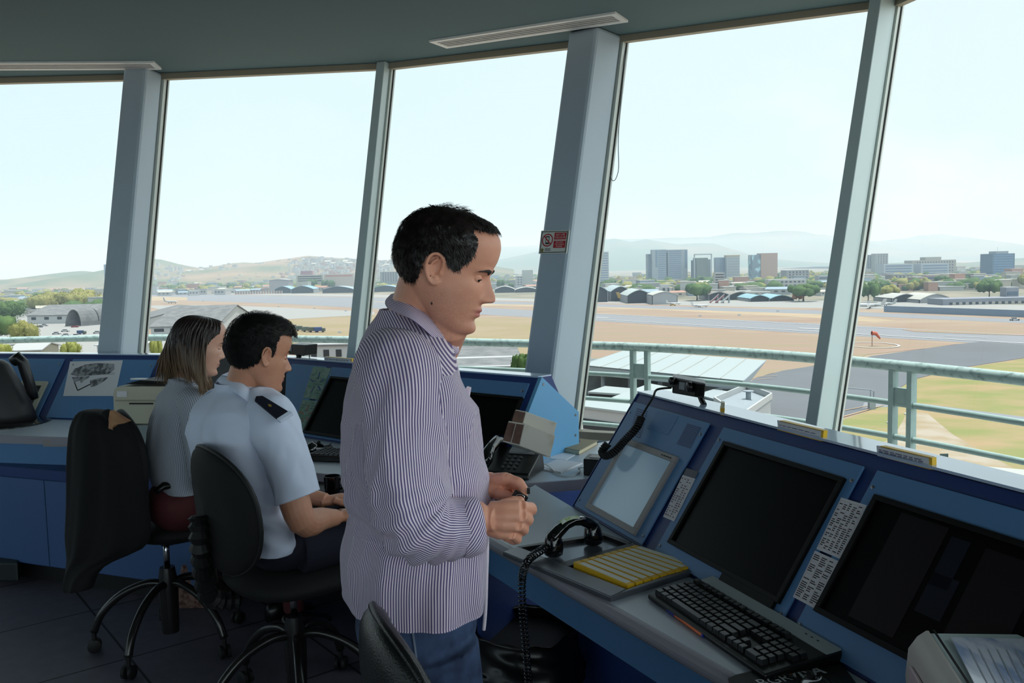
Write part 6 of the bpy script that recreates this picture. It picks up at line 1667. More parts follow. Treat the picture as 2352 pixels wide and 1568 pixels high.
t = thing('printer_stand', 'pale glassy tray under the beige printer', 'tray', atz(300, 1012, DZ)); mb = MB(); a_, b_ = pz(258, 975), pz(440, 978); mb.hexa([at_z(p, DZ) for p in (a_ + Vector((0, -.05, 0)), b_ + Vector((0, -.05, 0)), b_ + Vector((0, .25, 0)), a_ + Vector((0, .25, 0)))], [at_z(p, a_.z - .003) for p in (a_ + Vector((0, -.02, 0)), b_ + Vector((0, -.02, 0)), b_ + Vector((0, .25, 0)), a_ + Vector((0, .25, 0)))]); mb.build('tray', mat('frosted_plastic', (150, 160, 162), .2), t, bevel=.004)
# conical black device
t = thing('desk_device', 'black tapering device with a flared round foot at the left edge', 'equipment', atz(14, 978, DZ)); c = atz(10, 972, DZ); s = c.y / FPX
mb = MB(); mb.lathe([(98 * s, 0), (98 * s, .006), (80 * s, .014), (70 * s, .02)], c, 36); mb.build('foot', m_gloss, t, smooth=True, auto=40)
tp_ = Vector((-.05, 0, 0)); mb = MB(); n_r = 14
prf = [(72, .016), (70, .06), (66, .12), (60, .18), (52, .24), (44, .29), (38, .33), (28, .352), (10, .36)]
mb.loft([[c + tp_ * (z / .36) + Vector((r * s * math.cos(a), r * s * .8 * math.sin(a), z)) for a in (2 * math.pi * k / 30 for k in range(30))] for r, z in prf]); mb.build('housing', mat('dark_rubberised', (40, 38, 40), .5), t, smooth=True)
mb = MB(); mb.tube([aty(30, 830, c.y - .05), aty(42, 822, c.y - .05), aty(52, 832, c.y - .04), aty(74, 900, c.y - .03), aty(80, 915, c.y - .02)], [.03, .035, .03, .028, .02], 12); mb.build('grip', m_black, t, smooth=True)
# ---- on the floor
t = thing('foot_pedal', 'dark flat box on the plinth at the lower left edge', 'box', atz(30, 1285, .1)); mb = MB(); hx(mb, [(-20, 1292), (40, 1292), (62, 1252), (-10, 1252)], .02, .12); mb.build('case', mat('dark_green_case', (34, 44, 44), .5), t, bevel=.01)
t = thing('woven_bag', 'small brown patterned bag on the floor between the two chairs', 'bag', atz(465, 1395, 0)); c = atz(462, 1390, 0); mb = MB(); mb.loft([[c + Vector((x * k, y * k * .7, z)) for x, y in ((-.09, -.06), (.09, -.06), (.1, .06), (-.1, .06))] for k, z in ((1, 0), (1.05, .08), (.8, .2), (.25, .27))]); mb.build('body', mat('patterned_cloth', (96, 66, 60), .8, c2=(150, 118, 108), scale=45), t, bevel=.01)
t = thing('waste_bin', 'bin lined with a crumpled black bag under the right desk', 'bin', atz(1190, 1560, 0.1)); c = Vector((.02, 2.75, 0))
mb = MB(); mb.lathe([(.13, 0), (.16, .36)], c, 24); mb.build('bin', m_plinth, t)
mb = MB(); mb.grid(lambda u, v: c + Vector(((.165 + .03 * v + .02 * noise.noise(Vector((u * 9, v * 3, 1)))) * math.cos(u * 6.283), (.165 + .03 * v + .02 * noise.noise(Vector((u * 9 + 4, v * 3, 1)))) * math.sin(u * 6.283), .40 - .16 * v + .02 * noise.noise(Vector((u * 14, v * 5, 3))))), 90, 14, wrap=True); mb.build('bag', mat('bin_bag', (10, 10, 11), .3), t, smooth=True, solid=.001)
# ---- sign on the column and other marks on the posts
s4 = [(1238, 583), (1302, 582), (1309, 529), (1244, 530)]
sgY = None
r2 = rim(2, 1.6); cfront = r2 + in2 * .324
nS = in2.copy()
P_ = [onpl(x, y, rim(2, 1.66) + in2 * .324, (in2 + Z * TILT * 1.0).normalized()) for x, y in s4]
nS = (P_[1] - P_[0]).cross(P_[3] - P_[0]).normalized(); nS = nS if nS.y < 0 else -nS
t = thing('warning_sign', 'small red and white no mobile phone sign stuck on the thick column', 'sign', sum(P_, Vector()) / 4)
bl_, br_, tr_, tl_ = P_
def Sg(u, v, k=0.0): return bl_.lerp(br_, u).lerp(tl_.lerp(tr_, u), v) + nS * (.004 + k)
def srect(m, u0, u1, v0, v1, k, name):
 mb = MB(); mb.prism([Sg(u0, v0, k), Sg(u1, v0, k), Sg(u1, v1, k), Sg(u0, v1, k)], nS * .0004); return mb.build(name, m, t)
m_sw = mat('sign_white', (214, 216, 206), .5); m_sb = mat('sign_black', (20, 24, 28), .5); m_sr = mat('sign_red', (178, 24, 40), .5)
mb = MB(); mb.prism([Sg(0, 0, -.004), Sg(1, 0, -.004), Sg(1, 1, -.004), Sg(0, 1, -.004)], nS * .004); mb.build('plate', m_sw, t)
srect(m_sb, .035, .965, .04, .96, .0002, 'border'); srect(m_sw, .06, .94, .07, .93, .0006, 'field')
srect(m_sr, .50, .92, .60, .90, .0010, 'red_panel'); srect(m_sr, .50, .92, .24, .55, .0010, 'red_panel')
eU = (br_ - bl_).normalized(); eV = (tl_ - bl_).normalized(); Wd_ = (br_ - bl_).length; Hd = (tl_ - bl_).length
for s_, sz, u, v in (('NO USE', .16, .71, .81), ('CELULAR', .16, .71, .69), ('DO NOT', .115, .71, .48), ('USE MOBILE', .105, .71, .39), ('PHONE', .115, .71, .30)):
 mb = MB(); put_text(mb, s_, sz * Hd * .8, Sg(u, v, .0016), eU, eV); mb.build('lettering', m_sw, t)
mb = MB(); c = Sg(.27, .58, .0012); R = .2 * Wd_
mb.loft([[c + eU * math.cos(a) * k + eV * math.sin(a) * k for a in (2 * math.pi * i / 40 for i in range(40))] for k in (R * .82, R)], caps=False); dd = (eU * -.7 + eV * .7); nn = (eU * .7 + eV * .7) * R * .09
mb.add([c + dd * R * .9 - nn + nS * .001, c - dd * R * .9 - nn + nS * .001, c - dd * R * .9 + nn + nS * .001, c + dd * R * .9 + nn + nS * .001], [(0, 1, 2, 3)]); mb.build('prohibition_ring', m_sr, t)
def sr2(m, du0, du1, dv0, dv1, k, name):
 mb = MB(); mb.prism([c + eU * a * R + eV * b * R + nS * k for a, b in ((du0, dv0), (du1, dv0), (du1, dv1), (du0, dv1))], nS * .0002); return mb.build(name, m, t)
sr2(m_sb, -.32, .32, -.62, .62, .0001, 'phone_symbol'); sr2(m_sw, -.22, .22, -.36, .44, .0004, 'phone_symbol')
mb = MB(); p = Sg(.12, .135, .0012); k_ = .045 * Wd_; mb.prism([p + eU * x * k_ + eV * y * k_ for x, y in ((-1, 1.3), (1, 1.3), (1, 0), (.6, -.8), (0, -1.4), (-.6, -.8), (-1, 0))], nS * .0003); mb.build('crest', mat('crest_gold', (120, 110, 40), .5), t)
for k in range(2): srect(m_sb, .21, .42, .13 + .06 * k, .155 + .06 * k, .001, 'small_print')
# pull cord at the column's right edge
mb = MB(); Yc = 5.0; mb.tube(smooth_path([aty(1436, 95, 5.25), aty(1433, 160, 5.2), aty(1424, 260, 5.1), aty(1420, 330, 5.0), aty(1421, 385, 4.97), aty(1414, 411, 4.95), aty(1406, 414, 4.94), aty(1402, 402, 4.94)], 5), .0022, 6)
tag(mb.build('blind_cord', mat('grey_cord', (110, 120, 122), .6), smooth=True), 'thin looped blind cord hanging beside the thick column', 'cord')
mb = MB(); P_ = [onpl(x, y, rim(3, 1.2) + in2 * 0, Vector((0, 1, 0))) for x, y in ((1913, 846), (1922, 848), (1922, 837), (1914, 836))]
# ================================================================== office chairs
m_leather = mat('black_leather', (15, 15, 16), .32, bump=.15, bscale=350, spec=.6)
m_fabric = mat('black_chair_fabric', (9, 9, 11), .8, bump=.1, bscale=400)
m_tube = mat('chair_tube_black', (30, 28, 28), .25, spec=.6)
m_chrome = mat('chrome', (200, 200, 204), .15, metal=1.0)
def shell(c, n, up, W, H, T, m, name, parent, ex=2.6, bulge=.03, rim_=None):
 """padded superellipse panel, n = facing direction"""
 n = n.normalized(); up = (up - n * up.dot(n)).normalized(); s_ = up.cross(n).normalized()
 def f(u, v):
  a = 2 * math.pi * u; ca, sa = math.cos(a), math.sin(a)
  x = math.copysign(abs(ca) ** (2 / ex), ca); y = math.copysign(abs(sa) ** (2 / ex), sa)
  k = math.sin(math.pi * v) ** .35 if 0 < v < 1 else 0.0; th = -math.cos(math.pi * v)
  rr = max(k, .001)
  curve = bulge * ((x * rr) ** 2)
  return c + s_ * x * rr * W / 2 + up * y * rr * H / 2 + n * (th * T / 2 + curve)
 mb = MB(); mb.grid(f, 40, 14, wrap=True); o = mb.build(name, m, parent, smooth=True)
 if rim_:
  mb = MB(); mb.tube([f(k / 60, .5) for k in range(61)], .007, 8, caps=False); mb.build('piping', rim_, parent, smooth=True)
 return o
def chair(name_label, base, yaw0, seat_c, seat_yaw, back_c, back_n, back_w=.44, back_h=.40, arms=False, leather=m_fabric, hubz=.27, bellows=True, back_up=Vector((0, 0, 1)), group=None, rimm=None):
 t = thing('office_chair', name_label, 'chair', (base.x, base.y, 0), group=group); B = Vector((base.x, base.y, 0))
 for k in range(5):
  a = yaw0 + k * math.pi * 2 / 5; d = Vector((math.cos(a), math.sin(a), 0))
  mb = MB(); mb.tube(smooth_path([B + d * .02 + Z * hubz, B + d * .09 + Z * (hubz + .005), B + d * .19 + Z * (hubz - .035), B + d * .27 + Z * (hubz - .11), B + d * .305 + Z * .085], 5), .0165, 10)
  lg = mb.build('leg', m_tube, t, smooth=True)
  mb = MB(); q = B + d * .305; s_ = Vector((-d.y, d.x, 0)); tw = s_.lerp(d, .35 * (k % 3 - 1)).normalized()
  for sg in (-1, 1): mb.lathe([(.020, -.009), (.027, -.006), (.0275, .006), (.020, .009)], q + tw * .014 * sg + Z * .0275, 18, axis=tw)
  mb.tube([q + Z * .03, q + Z * .09], .010, 8); mb.build('caster', m_blackr, lg, smooth=True, auto=40)
 mb = MB(); mb.lathe([(.034, .06), (.036, .10), (.040, .25), (.036, hubz + .03), (.03, hubz + .07)], B, 20); mb.build('hub', m_tube, t, smooth=True, auto=40)
 sc = Vector(seat_c); mb = MB(); mb.tube([B + Z * (hubz + .06), Vector((B.x, B.y, sc.z - .05))], .0125, 14); mb.build('gas_column', m_chrome, t, smooth=True)
 mb = MB(); mb.rbox(Vector((sc.x, sc.y, sc.z - .055)), (.2, .16, .035), .01, seat_yaw); mb.build('mechanism', m_tube, t)
 fn = Vector((math.cos(seat_yaw), math.sin(seat_yaw), 0)); shell(sc, Z, fn, .48, .46, .085, leather, 'seat', t, bulge=.0)
 shell(Vector(back_c), back_n, back_up, back_w, back_h, .07, leather, 'backrest', t, ex=2.3, bulge=.05, rim_=rimm)
 bb = Vector(back_c) - back_n.normalized() * .05; p0 = sc - fn * .20 - Z * .06; p1 = sc - fn * .30 - Z * .02
 mb = MB(); pth = smooth_path([p0, p1, bb - Z * back_h * .30, bb], 8)
 mb.tube(pth, [(.028 + (.006 if k % 2 else -.004)) if bellows else .014 for k in range(len(pth))], 12); mb.build('back_support', m_blackr, t, smooth=not bellows)
 if arms:
  s_ = Vector((-fn.y, fn.x, 0))
  for sg in (-1, 1):
   q = sc + s_ * .26 * sg
   mb = MB(); mb.tube(smooth_path([q + fn * .05 - Z * .02 - s_ * .06 * sg, q + fn * .05 + Z * .02, q + fn * .07 + Z * .12, q + fn * .09 + Z * .21], 4), .013, 8); mb.build('arm_post', m_tube, t, smooth=True)
   mb = MB(); mb.tube([q - fn * .15 + Z * .20, q - fn * .12 + Z * .222, q + fn * .14 + Z * .222, q + fn * .18 + Z * .195], [.016, .022, .022, .016], 10, flat=.7); mb.build('armrest', m_black, t, smooth=True)
 return t
fw2 = Vector((.78, .62, 0)).normalized()     # the way the seated man faces
cw = atz(392, 1425, .06)
WSC = Vector((-1.42, 3.62, .52))
chair('black office chair of the long-haired woman with a jacket over its back', Vector((-1.47, 3.57, 0)), math.radians(189), WSC, .6, aty(285, 1055, 3.42), Vector((.85, .5, 0)), arms=True)
chair('black office chair the man in the white uniform shirt sits on', Vector((-.80, 3.02, 0)), math.radians(215), (-.78, 2.98, .52), .67, aty(494, 1172, 2.64), fw2 + Z * .1, .46, .40, arms=False, rimm=m_blackr)
fc = aty(908, 1712, 1.34)
chair('shiny black leather office chair in the foreground behind the standing man', Vector((-.02, 1.60, 0)), math.radians(20), (-.04, 1.56, .50) if False else (-.03, 1.42, .50), .67, fc, Vector((.93, .37, .1)), .38, .44, leather=m_leather, rimm=m_leather, bellows=False)
# jacket over the woman's chair
def jacket():
 t = thing('jacket', 'black jacket hanging over the back of the woman\'s chair', 'jacket', aty(245, 1300, 3.45))
 Yj = 3.36
 L = [(940, 192, 226), (948, 176, 262), (975, 170, 296), (1010, 167, 318), (1060, 164, 330), (1120, 162, 336), (1180, 160, 340), (1230, 158, 342), (1262, 160, 338), (1290, 158, 250), (1320, 155, 212), (1352, 157, 205), (1357, 160, 200)]
 rings = []
 for k, (y, a, b) in enumerate(L):
  pa, pb = aty(a, y, Yj), aty(b, y, Yj - .10 * min(1, k / 3)); c = (pa + pb) / 2; w = (pb - pa).length / 2; e = (pb - pa).normalized(); q = Vector((-e.y, e.x, 0)); th = .09 if 1 < k < 9 else .045
  ring = []
  for i in range(48):
   an = 2 * math.pi * i / 48; fold = 1 + .10 * math.sin(an * 7 + k * .35) * min(1, k / 4) + .05 * math.sin(an * 13 + k)
   ring.append(c + e * math.cos(an) * w * (1 + .02 * math.sin(k * 2)) + q * math.sin(an) * th * fold)
  rings.append(ring)
 mb = MB(); mb.loft(rings); mb.build('body', mat('black_jacket_cloth', (7, 7, 9), .9, bump=.1, bscale=200), t, smooth=True, sub=1)
 mb = MB(); s0, s1 = aty(240, 960, Yj - .05), aty(252, 948, Yj - .06)
 mb.tube(smooth_path([aty(232, 1010, Yj - .05), aty(238, 970, Yj - .05), aty(245, 952, Yj - .05), aty(252, 960, Yj - .06), aty(256, 990, Yj - .06)], 4), .022, 10); mb.build('collar', MATS['black_jacket_cloth'], t, smooth=True)
 o = thing('paper_bag', 'tan folded paper bag tucked behind the black jacket', 'bag', aty(268, 1000, Yj - .10)); m_tan2 = mat('tan_paper', (176, 132, 96), .8, c2=(140, 98, 70), scale=14)
 Yt = Yj - .115
 mb = MB(); mb.prism([aty(x, y, Yt) for x, y in ((252, 943), (293, 968), (285, 972), (262, 976), (256, 985), (249, 965))], Vector((.006, .02, 0))); mb.build('flap', m_tan2, o)
 mb = MB(); mb.prism([aty(x, y, Yt) for x, y in ((250, 962), (258, 985), (275, 1002), (292, 1020), (280, 1019), (248, 1004))], Vector((0, .015, 0))); mb.build('side', m_tan2, o)
jacket()
# coiled lead hanging beside the woman's chair
mb = MB(); mb.tube(helix([aty(492, 1235, 2.9), aty(486, 1300, 2.9), aty(500, 1395, 2.92)], .013, 26, 26 * 12, 0), .003, 5)
tag(mb.build('coiled_cord', m_blackr, smooth=True), 'black coiled lead hanging behind the seated man', 'cord')
# ================================================================== people
def fuse(mb, voxel=.003, it=3, f=.5):
 """one continuous surface out of overlapping closed shapes"""
 me = bpy.data.meshes.new('fuse'); me.from_pydata([tuple(p) for p in mb.v], [], mb.f); me.update()
 o = bpy.data.objects.new('fuse', me); COL.objects.link(o)
 md = o.modifiers.new('r', 'REMESH'); md.mode = 'VOXEL'; md.voxel_size = voxel; md.adaptivity = 0
 if it: md = o.modifiers.new('s', 'SMOOTH'); md.factor = f; md.iterations = it
 dg = bpy.context.evaluated_depsgraph_get(); dg.update()
 m2 = bpy.data.meshes.new_from_object(o.evaluated_get(dg))
 n = len(m2.vertices); co = np.empty(n * 3, 'f'); m2.vertices.foreach_get('co', co); co = co.reshape(-1, 3)
 bpy.data.objects.remove(o); bpy.data.meshes.remove(me)
 return m2, co
def link_mesh(me, co, name, mats, parent, attrs=None):
 W = np.array(world_of(parent).inverted()); c = co @ W[:3, :3].T + W[:3, 3]
 me.vertices.foreach_set('co', c.astype('f').ravel()); me.name = name
 me.polygons.foreach_set('use_smooth', [True] * len(me.polygons))
 me.materials.clear()
 for m in mats: me.materials.append(m)
 for k, v in (attrs or {}).items():
  a = me.attributes.new(k, 'FLOAT', 'POINT'); a.data.foreach_set('value', np.asarray(v, 'f'))
 me.update(); o = bpy.data.objects.new(name, me); COL.objects.link(o); o.parent = parent; return o

HZ = [-.118, -.112, -.104, -.094, -.082, -.070, -.058, -.045, -.030, -.015, 0, .015, .030, .045, .060, .075, .090, .102, .112, .118, .1205]
HF = [.062, .078, .086, .088, .0845, .0865, .0875, .087, .086, .085, .0835, .084, .0885, .093, .0935, .092, .086, .076, .060, .038, .001]
HB = [.030, .012, -.002, -.016, -.032, -.050, -.066, -.080, -.090, -.096, -.100, -.103, -.104, -.103, -.100, -.094, -.084, -.070, -.052, -.030, 0]
HW = [.020, .034, .042, .048, .053, .057, .061, .065, .069, .071, .072, .073, .074, .075, .075, .073, .067, .057, .043, .025, .001]
_zz = np.linspace(-.118, .1205, 400); _kk = np.exp(-(np.arange(-14, 15) / 6.0) ** 2); _kk /= _kk.sum()
def _sm(q):
 v = np.interp(_zz, HZ, q); w = np.convolve(np.pad(v, 14, mode='edge'), _kk, 'valid'); e = np.minimum(1, np.minimum(_zz - _zz[0], _zz[-1] - _zz) / .012); return v * (1 - e) + w * e
HF_, HB_, HW_ = _sm(HF), _sm(HB), _sm(HW)
def g_(d, s): return math.exp(-(d / s) ** 2)
def head_pt(a, z, off=0.0, jaw=1.0, face=True, nose=1.0):
 xf, xb, b = (float(np.interp(z, _zz, q)) for q in (HF_, HB_, HW_))
 b *= 1 + (jaw - 1) * min(1, max(0, (-.015 - z) / .05))
 xc, r = (xf + xb) / 2, (xf - xb) / 2
 ca, sa = math.cos(a), math.sin(a)
 x = xc + (r + off) * math.copysign(abs(ca) ** (.86 if ca > 0 else 1.0), ca)
 y = (b + off) * math.copysign(abs(sa) ** .95, sa) * (1 - .10 * ca)
 if face and ca > 0:
  ay = abs(y)
  N = float(np.interp(z, [-.044, -.039, -.034, -.028, -.020, -.010, .002, .014, .024], [0, .010, .025, .0285, .026, .019, .011, .004, 0])) * nose
  x += N * g_(y, float(np.interp(z, [-.034, -.02, .01], [.0105, .0095, .0075])))
  x += .011 * nose * g_(ay - .0125, .0062) * g_(z + .033, .0062)
  x += .0065 * g_(z + .0565, .0048) * g_(y, .021) - .0048 * g_(z + .0618, .0022) * g_(y, .024) + .0062 * g_(z + .0675, .0052) * g_(y, .018)
  x += .005 * g_(z + .100, .012) * g_(y, .020) - .003 * g_(z + .080, .006) * g_(y, .02)
  x -= .0085 * g_(ay - .030, .0145) * g_(z - .006, .0095)
  x += .0050 * g_(z - .024, .007) * g_(ay - .026, .020)
  x += .0036 * g_(ay - .044, .016) * g_(z + .014, .014)
  x += .0035 * g_(ay - .030, .011) * (g_(z - .0145, .0035) + .7 * g_(z + .0035, .0035))
 return Vector((x, y, z))
def head_parts(mb, M, jaw=1.0, nose=1.0, ears=True):
 rings = []
 zs = list(np.linspace(-.118, .1204, 96))
 for z in zs: rings.append([M @ head_pt(2 * math.pi * k / 110, z, jaw=jaw, nose=nose) for k in range(110)])
 mb.loft(rings)
 if ears:
  for s in (-1, 1):
   def E(x, z, y): return M @ Vector((x * .9 - .006, s * (.0675 + y), z * .9))
   rim_ = [(.010, .004, .006), (.010, .020, .009), (.002, .031, .012), (-.010, .0335, .016), (-.020, .026, .019), (-.0235, .010, .020), (-.021, -.006, .018), (-.014, -.020, .014), (-.004, -.030, .010), (.005, -.030, .007), (.009, -.022, .005)]
   mb.tube(smooth_path([E(x, z, y) for x, z, y in rim_], 5), .0036, 8)
   mb.tube(smooth_path([E(x, z, y) for x, z, y in ((-.004, .022, .011), (-.013, .012, .013), (-.013, -.004, .012), (-.006, -.014, .009), (.004, -.015, .007))], 5), .0032, 8)
   mb.ball(E(-.006, .003, .000), .001, 14, 9, M=M.to_3x3(), s=(16, 6, 26))
   mb.ball(E(-.001, -.026, .006), .001, 12, 8, M=M.to_3x3(), s=(8, 4.5, 8))
   mb.ball(E(.008, -.004, .006), .001, 10, 7, M=M.to_3x3(), s=(4, 4, 6))
def head_matrix(ear_px, Y, yaw, nod, sc=1.0, tilt=0.0):
 R = Matrix.Rotation(yaw, 3, 'Z') @ Matrix.Rotation(nod, 3, 'Y') @ Matrix.Rotation(tilt, 3, 'X')
 S = R * sc; e = S @ Vector((-.010, -.080, 0)); O_ = aty(*ear_px, Y) - e
 return Matrix.Translation(O_) @ S.to_4x4()
def skin_material(name, base, dark, lip, stub, stubv=.6):
 m = bpy.data.materials.new(name); m.use_nodes = True; nt = m.node_tree; b = nt.nodes['Principled BSDF']
 def at_(n): q = nt.nodes.new('ShaderNodeAttribute'); q.attribute_name = n; return q.outputs['Fac']
 tc = nt.nodes.new('ShaderNodeTexCoord'); nz = nt.nodes.new('ShaderNodeTexNoise'); nz.inputs['Scale'].default_value = 38; nz.inputs['Detail'].default_value = 4; nt.links.new(tc.outputs['Object'], nz.inputs[0])
 mx = nt.nodes.new('ShaderNodeMix'); mx.data_type = 'RGBA'; mx.inputs[6].default_value = lin(base); mx.inputs[7].default_value = lin(dark); nt.links.new(nz.outputs[0], mx.inputs[0])
 m2 = nt.nodes.new('ShaderNodeMix'); m2.data_type = 'RGBA'; m2.inputs[7].default_value = lin(lip); nt.links.new(mx.outputs[2], m2.inputs[6]); nt.links.new(at_('lip'), m2.inputs[0])
 n2 = nt.nodes.new('ShaderNodeTexNoise'); n2.inputs['Scale'].default_value = 1300; nt.links.new(tc.outputs['Object'], n2.inputs[0])
 r = nt.nodes.new('ShaderNodeMapRange'); r.inputs[1].default_value = .42; r.inputs[2].default_value = .62; nt.links.new(n2.outputs[0], r.inputs[0])
 mu = nt.nodes.new('ShaderNodeMath'); mu.operation = 'MULTIPLY'; nt.links.new(r.outputs[0], mu.inputs[0]); nt.links.new(at_('stub'), mu.inputs[1])
 mv = nt.nodes.new('ShaderNodeMath'); mv.operation = 'MULTIPLY'; mv.inputs[1].default_value = stubv; nt.links.new(mu.outputs[0], mv.inputs[0])
 m3 = nt.nodes.new('ShaderNodeMix'); m3.data_type = 'RGBA'; m3.inputs[7].default_value = lin(stub); nt.links.new(m2.outputs[2], m3.inputs[6]); nt.links.new(mv.outputs[0], m3.inputs[0])
 nt.links.new(m3.outputs[2], b.inputs['Base Color']); b.inputs['Roughness'].default_value = .48
 b.inputs['Subsurface Weight'].default_value = .15; b.inputs['Subsurface Scale'].default_value = .006; b.inputs['Subsurface Radius'].default_value = (1, .35, .2)
 bp = nt.nodes.new('ShaderNodeBump'); bp.inputs['Strength'].default_value = .12; bp.inputs['Distance'].default_value = .002
 n3 = nt.nodes.new('ShaderNodeTexNoise'); n3.inputs['Scale'].default_value = 420; nt.links.new(tc.outputs['Object'], n3.inputs[0]); nt.links.new(n3.outputs[0], bp.inputs['Height']); nt.links.new(bp.outputs[0], b.inputs['Normal'])
 return m
def skin_attrs(co, M, lipw=1.0, beard=1.0):
 I = np.array(M.inverted()); L = co @ I[:3, :3].T + I[:3, 3]
 x, y, z = L[:, 0], L[:, 1], L[:, 2]; inh = (np.abs(x) < .14) & (np.abs(y) < .1) & (np.abs(z) < .14)
 zc_ = -.0618 + 0 * y
 lip = np.exp(-((z - zc_) / .0095) ** 4) * np.exp(-(y / .024) ** 4) * (x > .075) * inh * lipw
 st = np.clip((-.012 - z) / .03, 0, 1) * np.clip((x + .035) / .03, 0, 1) * np.clip((.082 - x + np.abs(y) * .6 + .012 * (z < -.07)) / .02, 0, 1) * inh
 st = np.maximum(st, np.exp(-((z + .046) / .007) ** 2) * (np.abs(y) < .028) * (x > .08) * inh * .7)
 return {'lip': lip, 'stub': st * beard}
def inpoly(x, y, P_):
 c = False; j = len(P_) - 1
 for i in range(len(P_)):
  xi, yi = P_[i]; xj, yj = P_[j]
  if (yi > y) != (yj > y) and x < (xj - xi) * (y - yi) / (yj - yi) + xi: c = not c
  j = i
 return c
def hair_cap(M, line_px, Yn, name, m, parent, thick=.010, strands=2600, slen=.022, crown=Vector((-.055, 0, .10)), seed=1, fringe=0.0, rag=.004, lift=.25, taper=.045, topz=.10):
 """short hair: a shell cut along the photographed hairline, with strands standing off it"""
 I = M.inverted(); P_ = []
 for (x, y) in line_px: q = I @ aty(x, y, Yn); P_.append((q.x, q.z))
 P_ = P_ + [(P_[-1][0] - .10, P_[-1][1] - .004), (-.3, .3), (.3, .3), (P_[0][0] + .06, P_[0][1] + .004)]
 def d2line(x, z): return min(math.hypot(x - a, z - b) for a, b in P_[:-4])
 def okp(p, j=0.0): return inpoly(p.x, p.z + j, P_)
 r = random.Random(seed); mb = MB(); na, nz_ = 150, 84; V = {}
 zs = np.linspace(-.10, .1204, nz_)
 for i, z in enumerate(zs):
  for k in range(na):
   a = 2 * math.pi * k / na; base = head_pt(a, z, face=False)
   e = min(1.0, d2line(base.x, base.z) / taper)
   n_ = noise.noise(Vector((a * 6, z * 60, seed)))
   off = .0012 + thick * e ** .8 * (1 + .25 * n_) + .0018 * e * noise.noise(Vector((base.x * 90, base.y * 260, base.z * 90)))
   p = head_pt(a, z, off, face=False)
   p.z += max(0, z - .05) * topz
   V[(i, k)] = p
 idx = {}
 def vid(i, k):
  k %= na
  if (i, k) not in idx: idx[(i, k)] = len(mb.v); mb.v.append(M @ V[(i, k)])
  return idx[(i, k)]
 fs = []
 for i in range(nz_ - 1):
  for k in range(na):
   c = (V[(i, k)] + V[(i + 1, (k + 1) % na)]) / 2
   if okp(c, rag * noise.noise(Vector((k * .7, i * .5, seed)))):
    mb.f.append((vid(i, k), vid(i, k + 1), vid(i + 1, k + 1), vid(i + 1, k))); mb.m.append(0); fs.append((i, k))
 for q in range(strands):
  i, k = r.choice(fs); u, v = r.random(), r.random(); p = V[(i, k)].lerp(V[(i + 1, (k + 1) % na)], u)
  a = 2 * math.pi * (k + v) / na; n = (V[(i, k)] - Vector((0, 0, .0))); n = Vector((n.x + .005, n.y, n.z - .02)).normalized()
  e = min(1.0, d2line(p.x, p.z) / taper)
  d = (p - crown); d = (d - n * d.dot(n)); d = d.normalized() if d.length > 1e-4 else Vector((1, 0, 0))
  d = (d + Vector((0, r.uniform(-.35, .35), r.uniform(-.2, .2)))).normalized()
  L_ = slen * (.35 + .65 * e) * r.uniform(.6, 1.2); w = .0004 * (1 + r.random())
  s_ = n.cross(d).normalized() * w; q0 = p - n * .002; q1 = p + d * L_ * .5 + n * L_ * lift * .5; q2 = p + d * L_ + n * L_ * lift * .35
  o = len(mb.v); mb.v.extend([M @ (q0 - s_), M @ (q0 + s_), M @ (q1 - s_ * .8), M @ (q1 + s_ * .8), M @ q2, M @ (q1 + n * w)])
  mb.f.extend([(o, o + 1, o + 3, o + 2), (o + 2, o + 3, o + 4), (o + 2, o + 5, o + 4), (o + 5, o + 3, o + 4)]); mb.m.extend([0] * 4)
 return mb.build(name, m, parent, smooth=True)
def strand_set(name, m, parent, items, w=.0008, seed=1):
 """items: list of point lists, each a hair"""
 mb = MB()
 for pth in items:
  mb.tube(pth, [w * (1 - .6 * i / (len(pth) - 1)) for i in range(len(pth))], 4, caps=False)
 return mb.build(name, m, parent, smooth=True)
def brows(M, m, parent, seed=2, z0=.026, thick=1.0):
 r = random.Random(seed)
 for s in (-1, 1):
  mb = MB()
  for k in range(150):
   t = r.random(); y = s * (.012 + .034 * t); z = z0 + .006 * math.sin(t * 2.6) - .003 * t + r.uniform(-.003, .003) * thick * (1.2 - t)
   a = math.asin(max(-1, min(1, y / .075))); p = head_pt(a, z); p = Vector((p.x, y, p.z)) + Vector((.0012, 0, 0)); d = Vector((-.35, s * 1.0, .35 - .5 * t)).normalized() * .007
   mb.tube([M @ p, M @ (p + d * .5 + Vector((.0014, 0, 0))), M @ (p + d)], [.0006, .0006, .0002], 4)
  mb.build('eyebrow', m, parent, smooth=True)
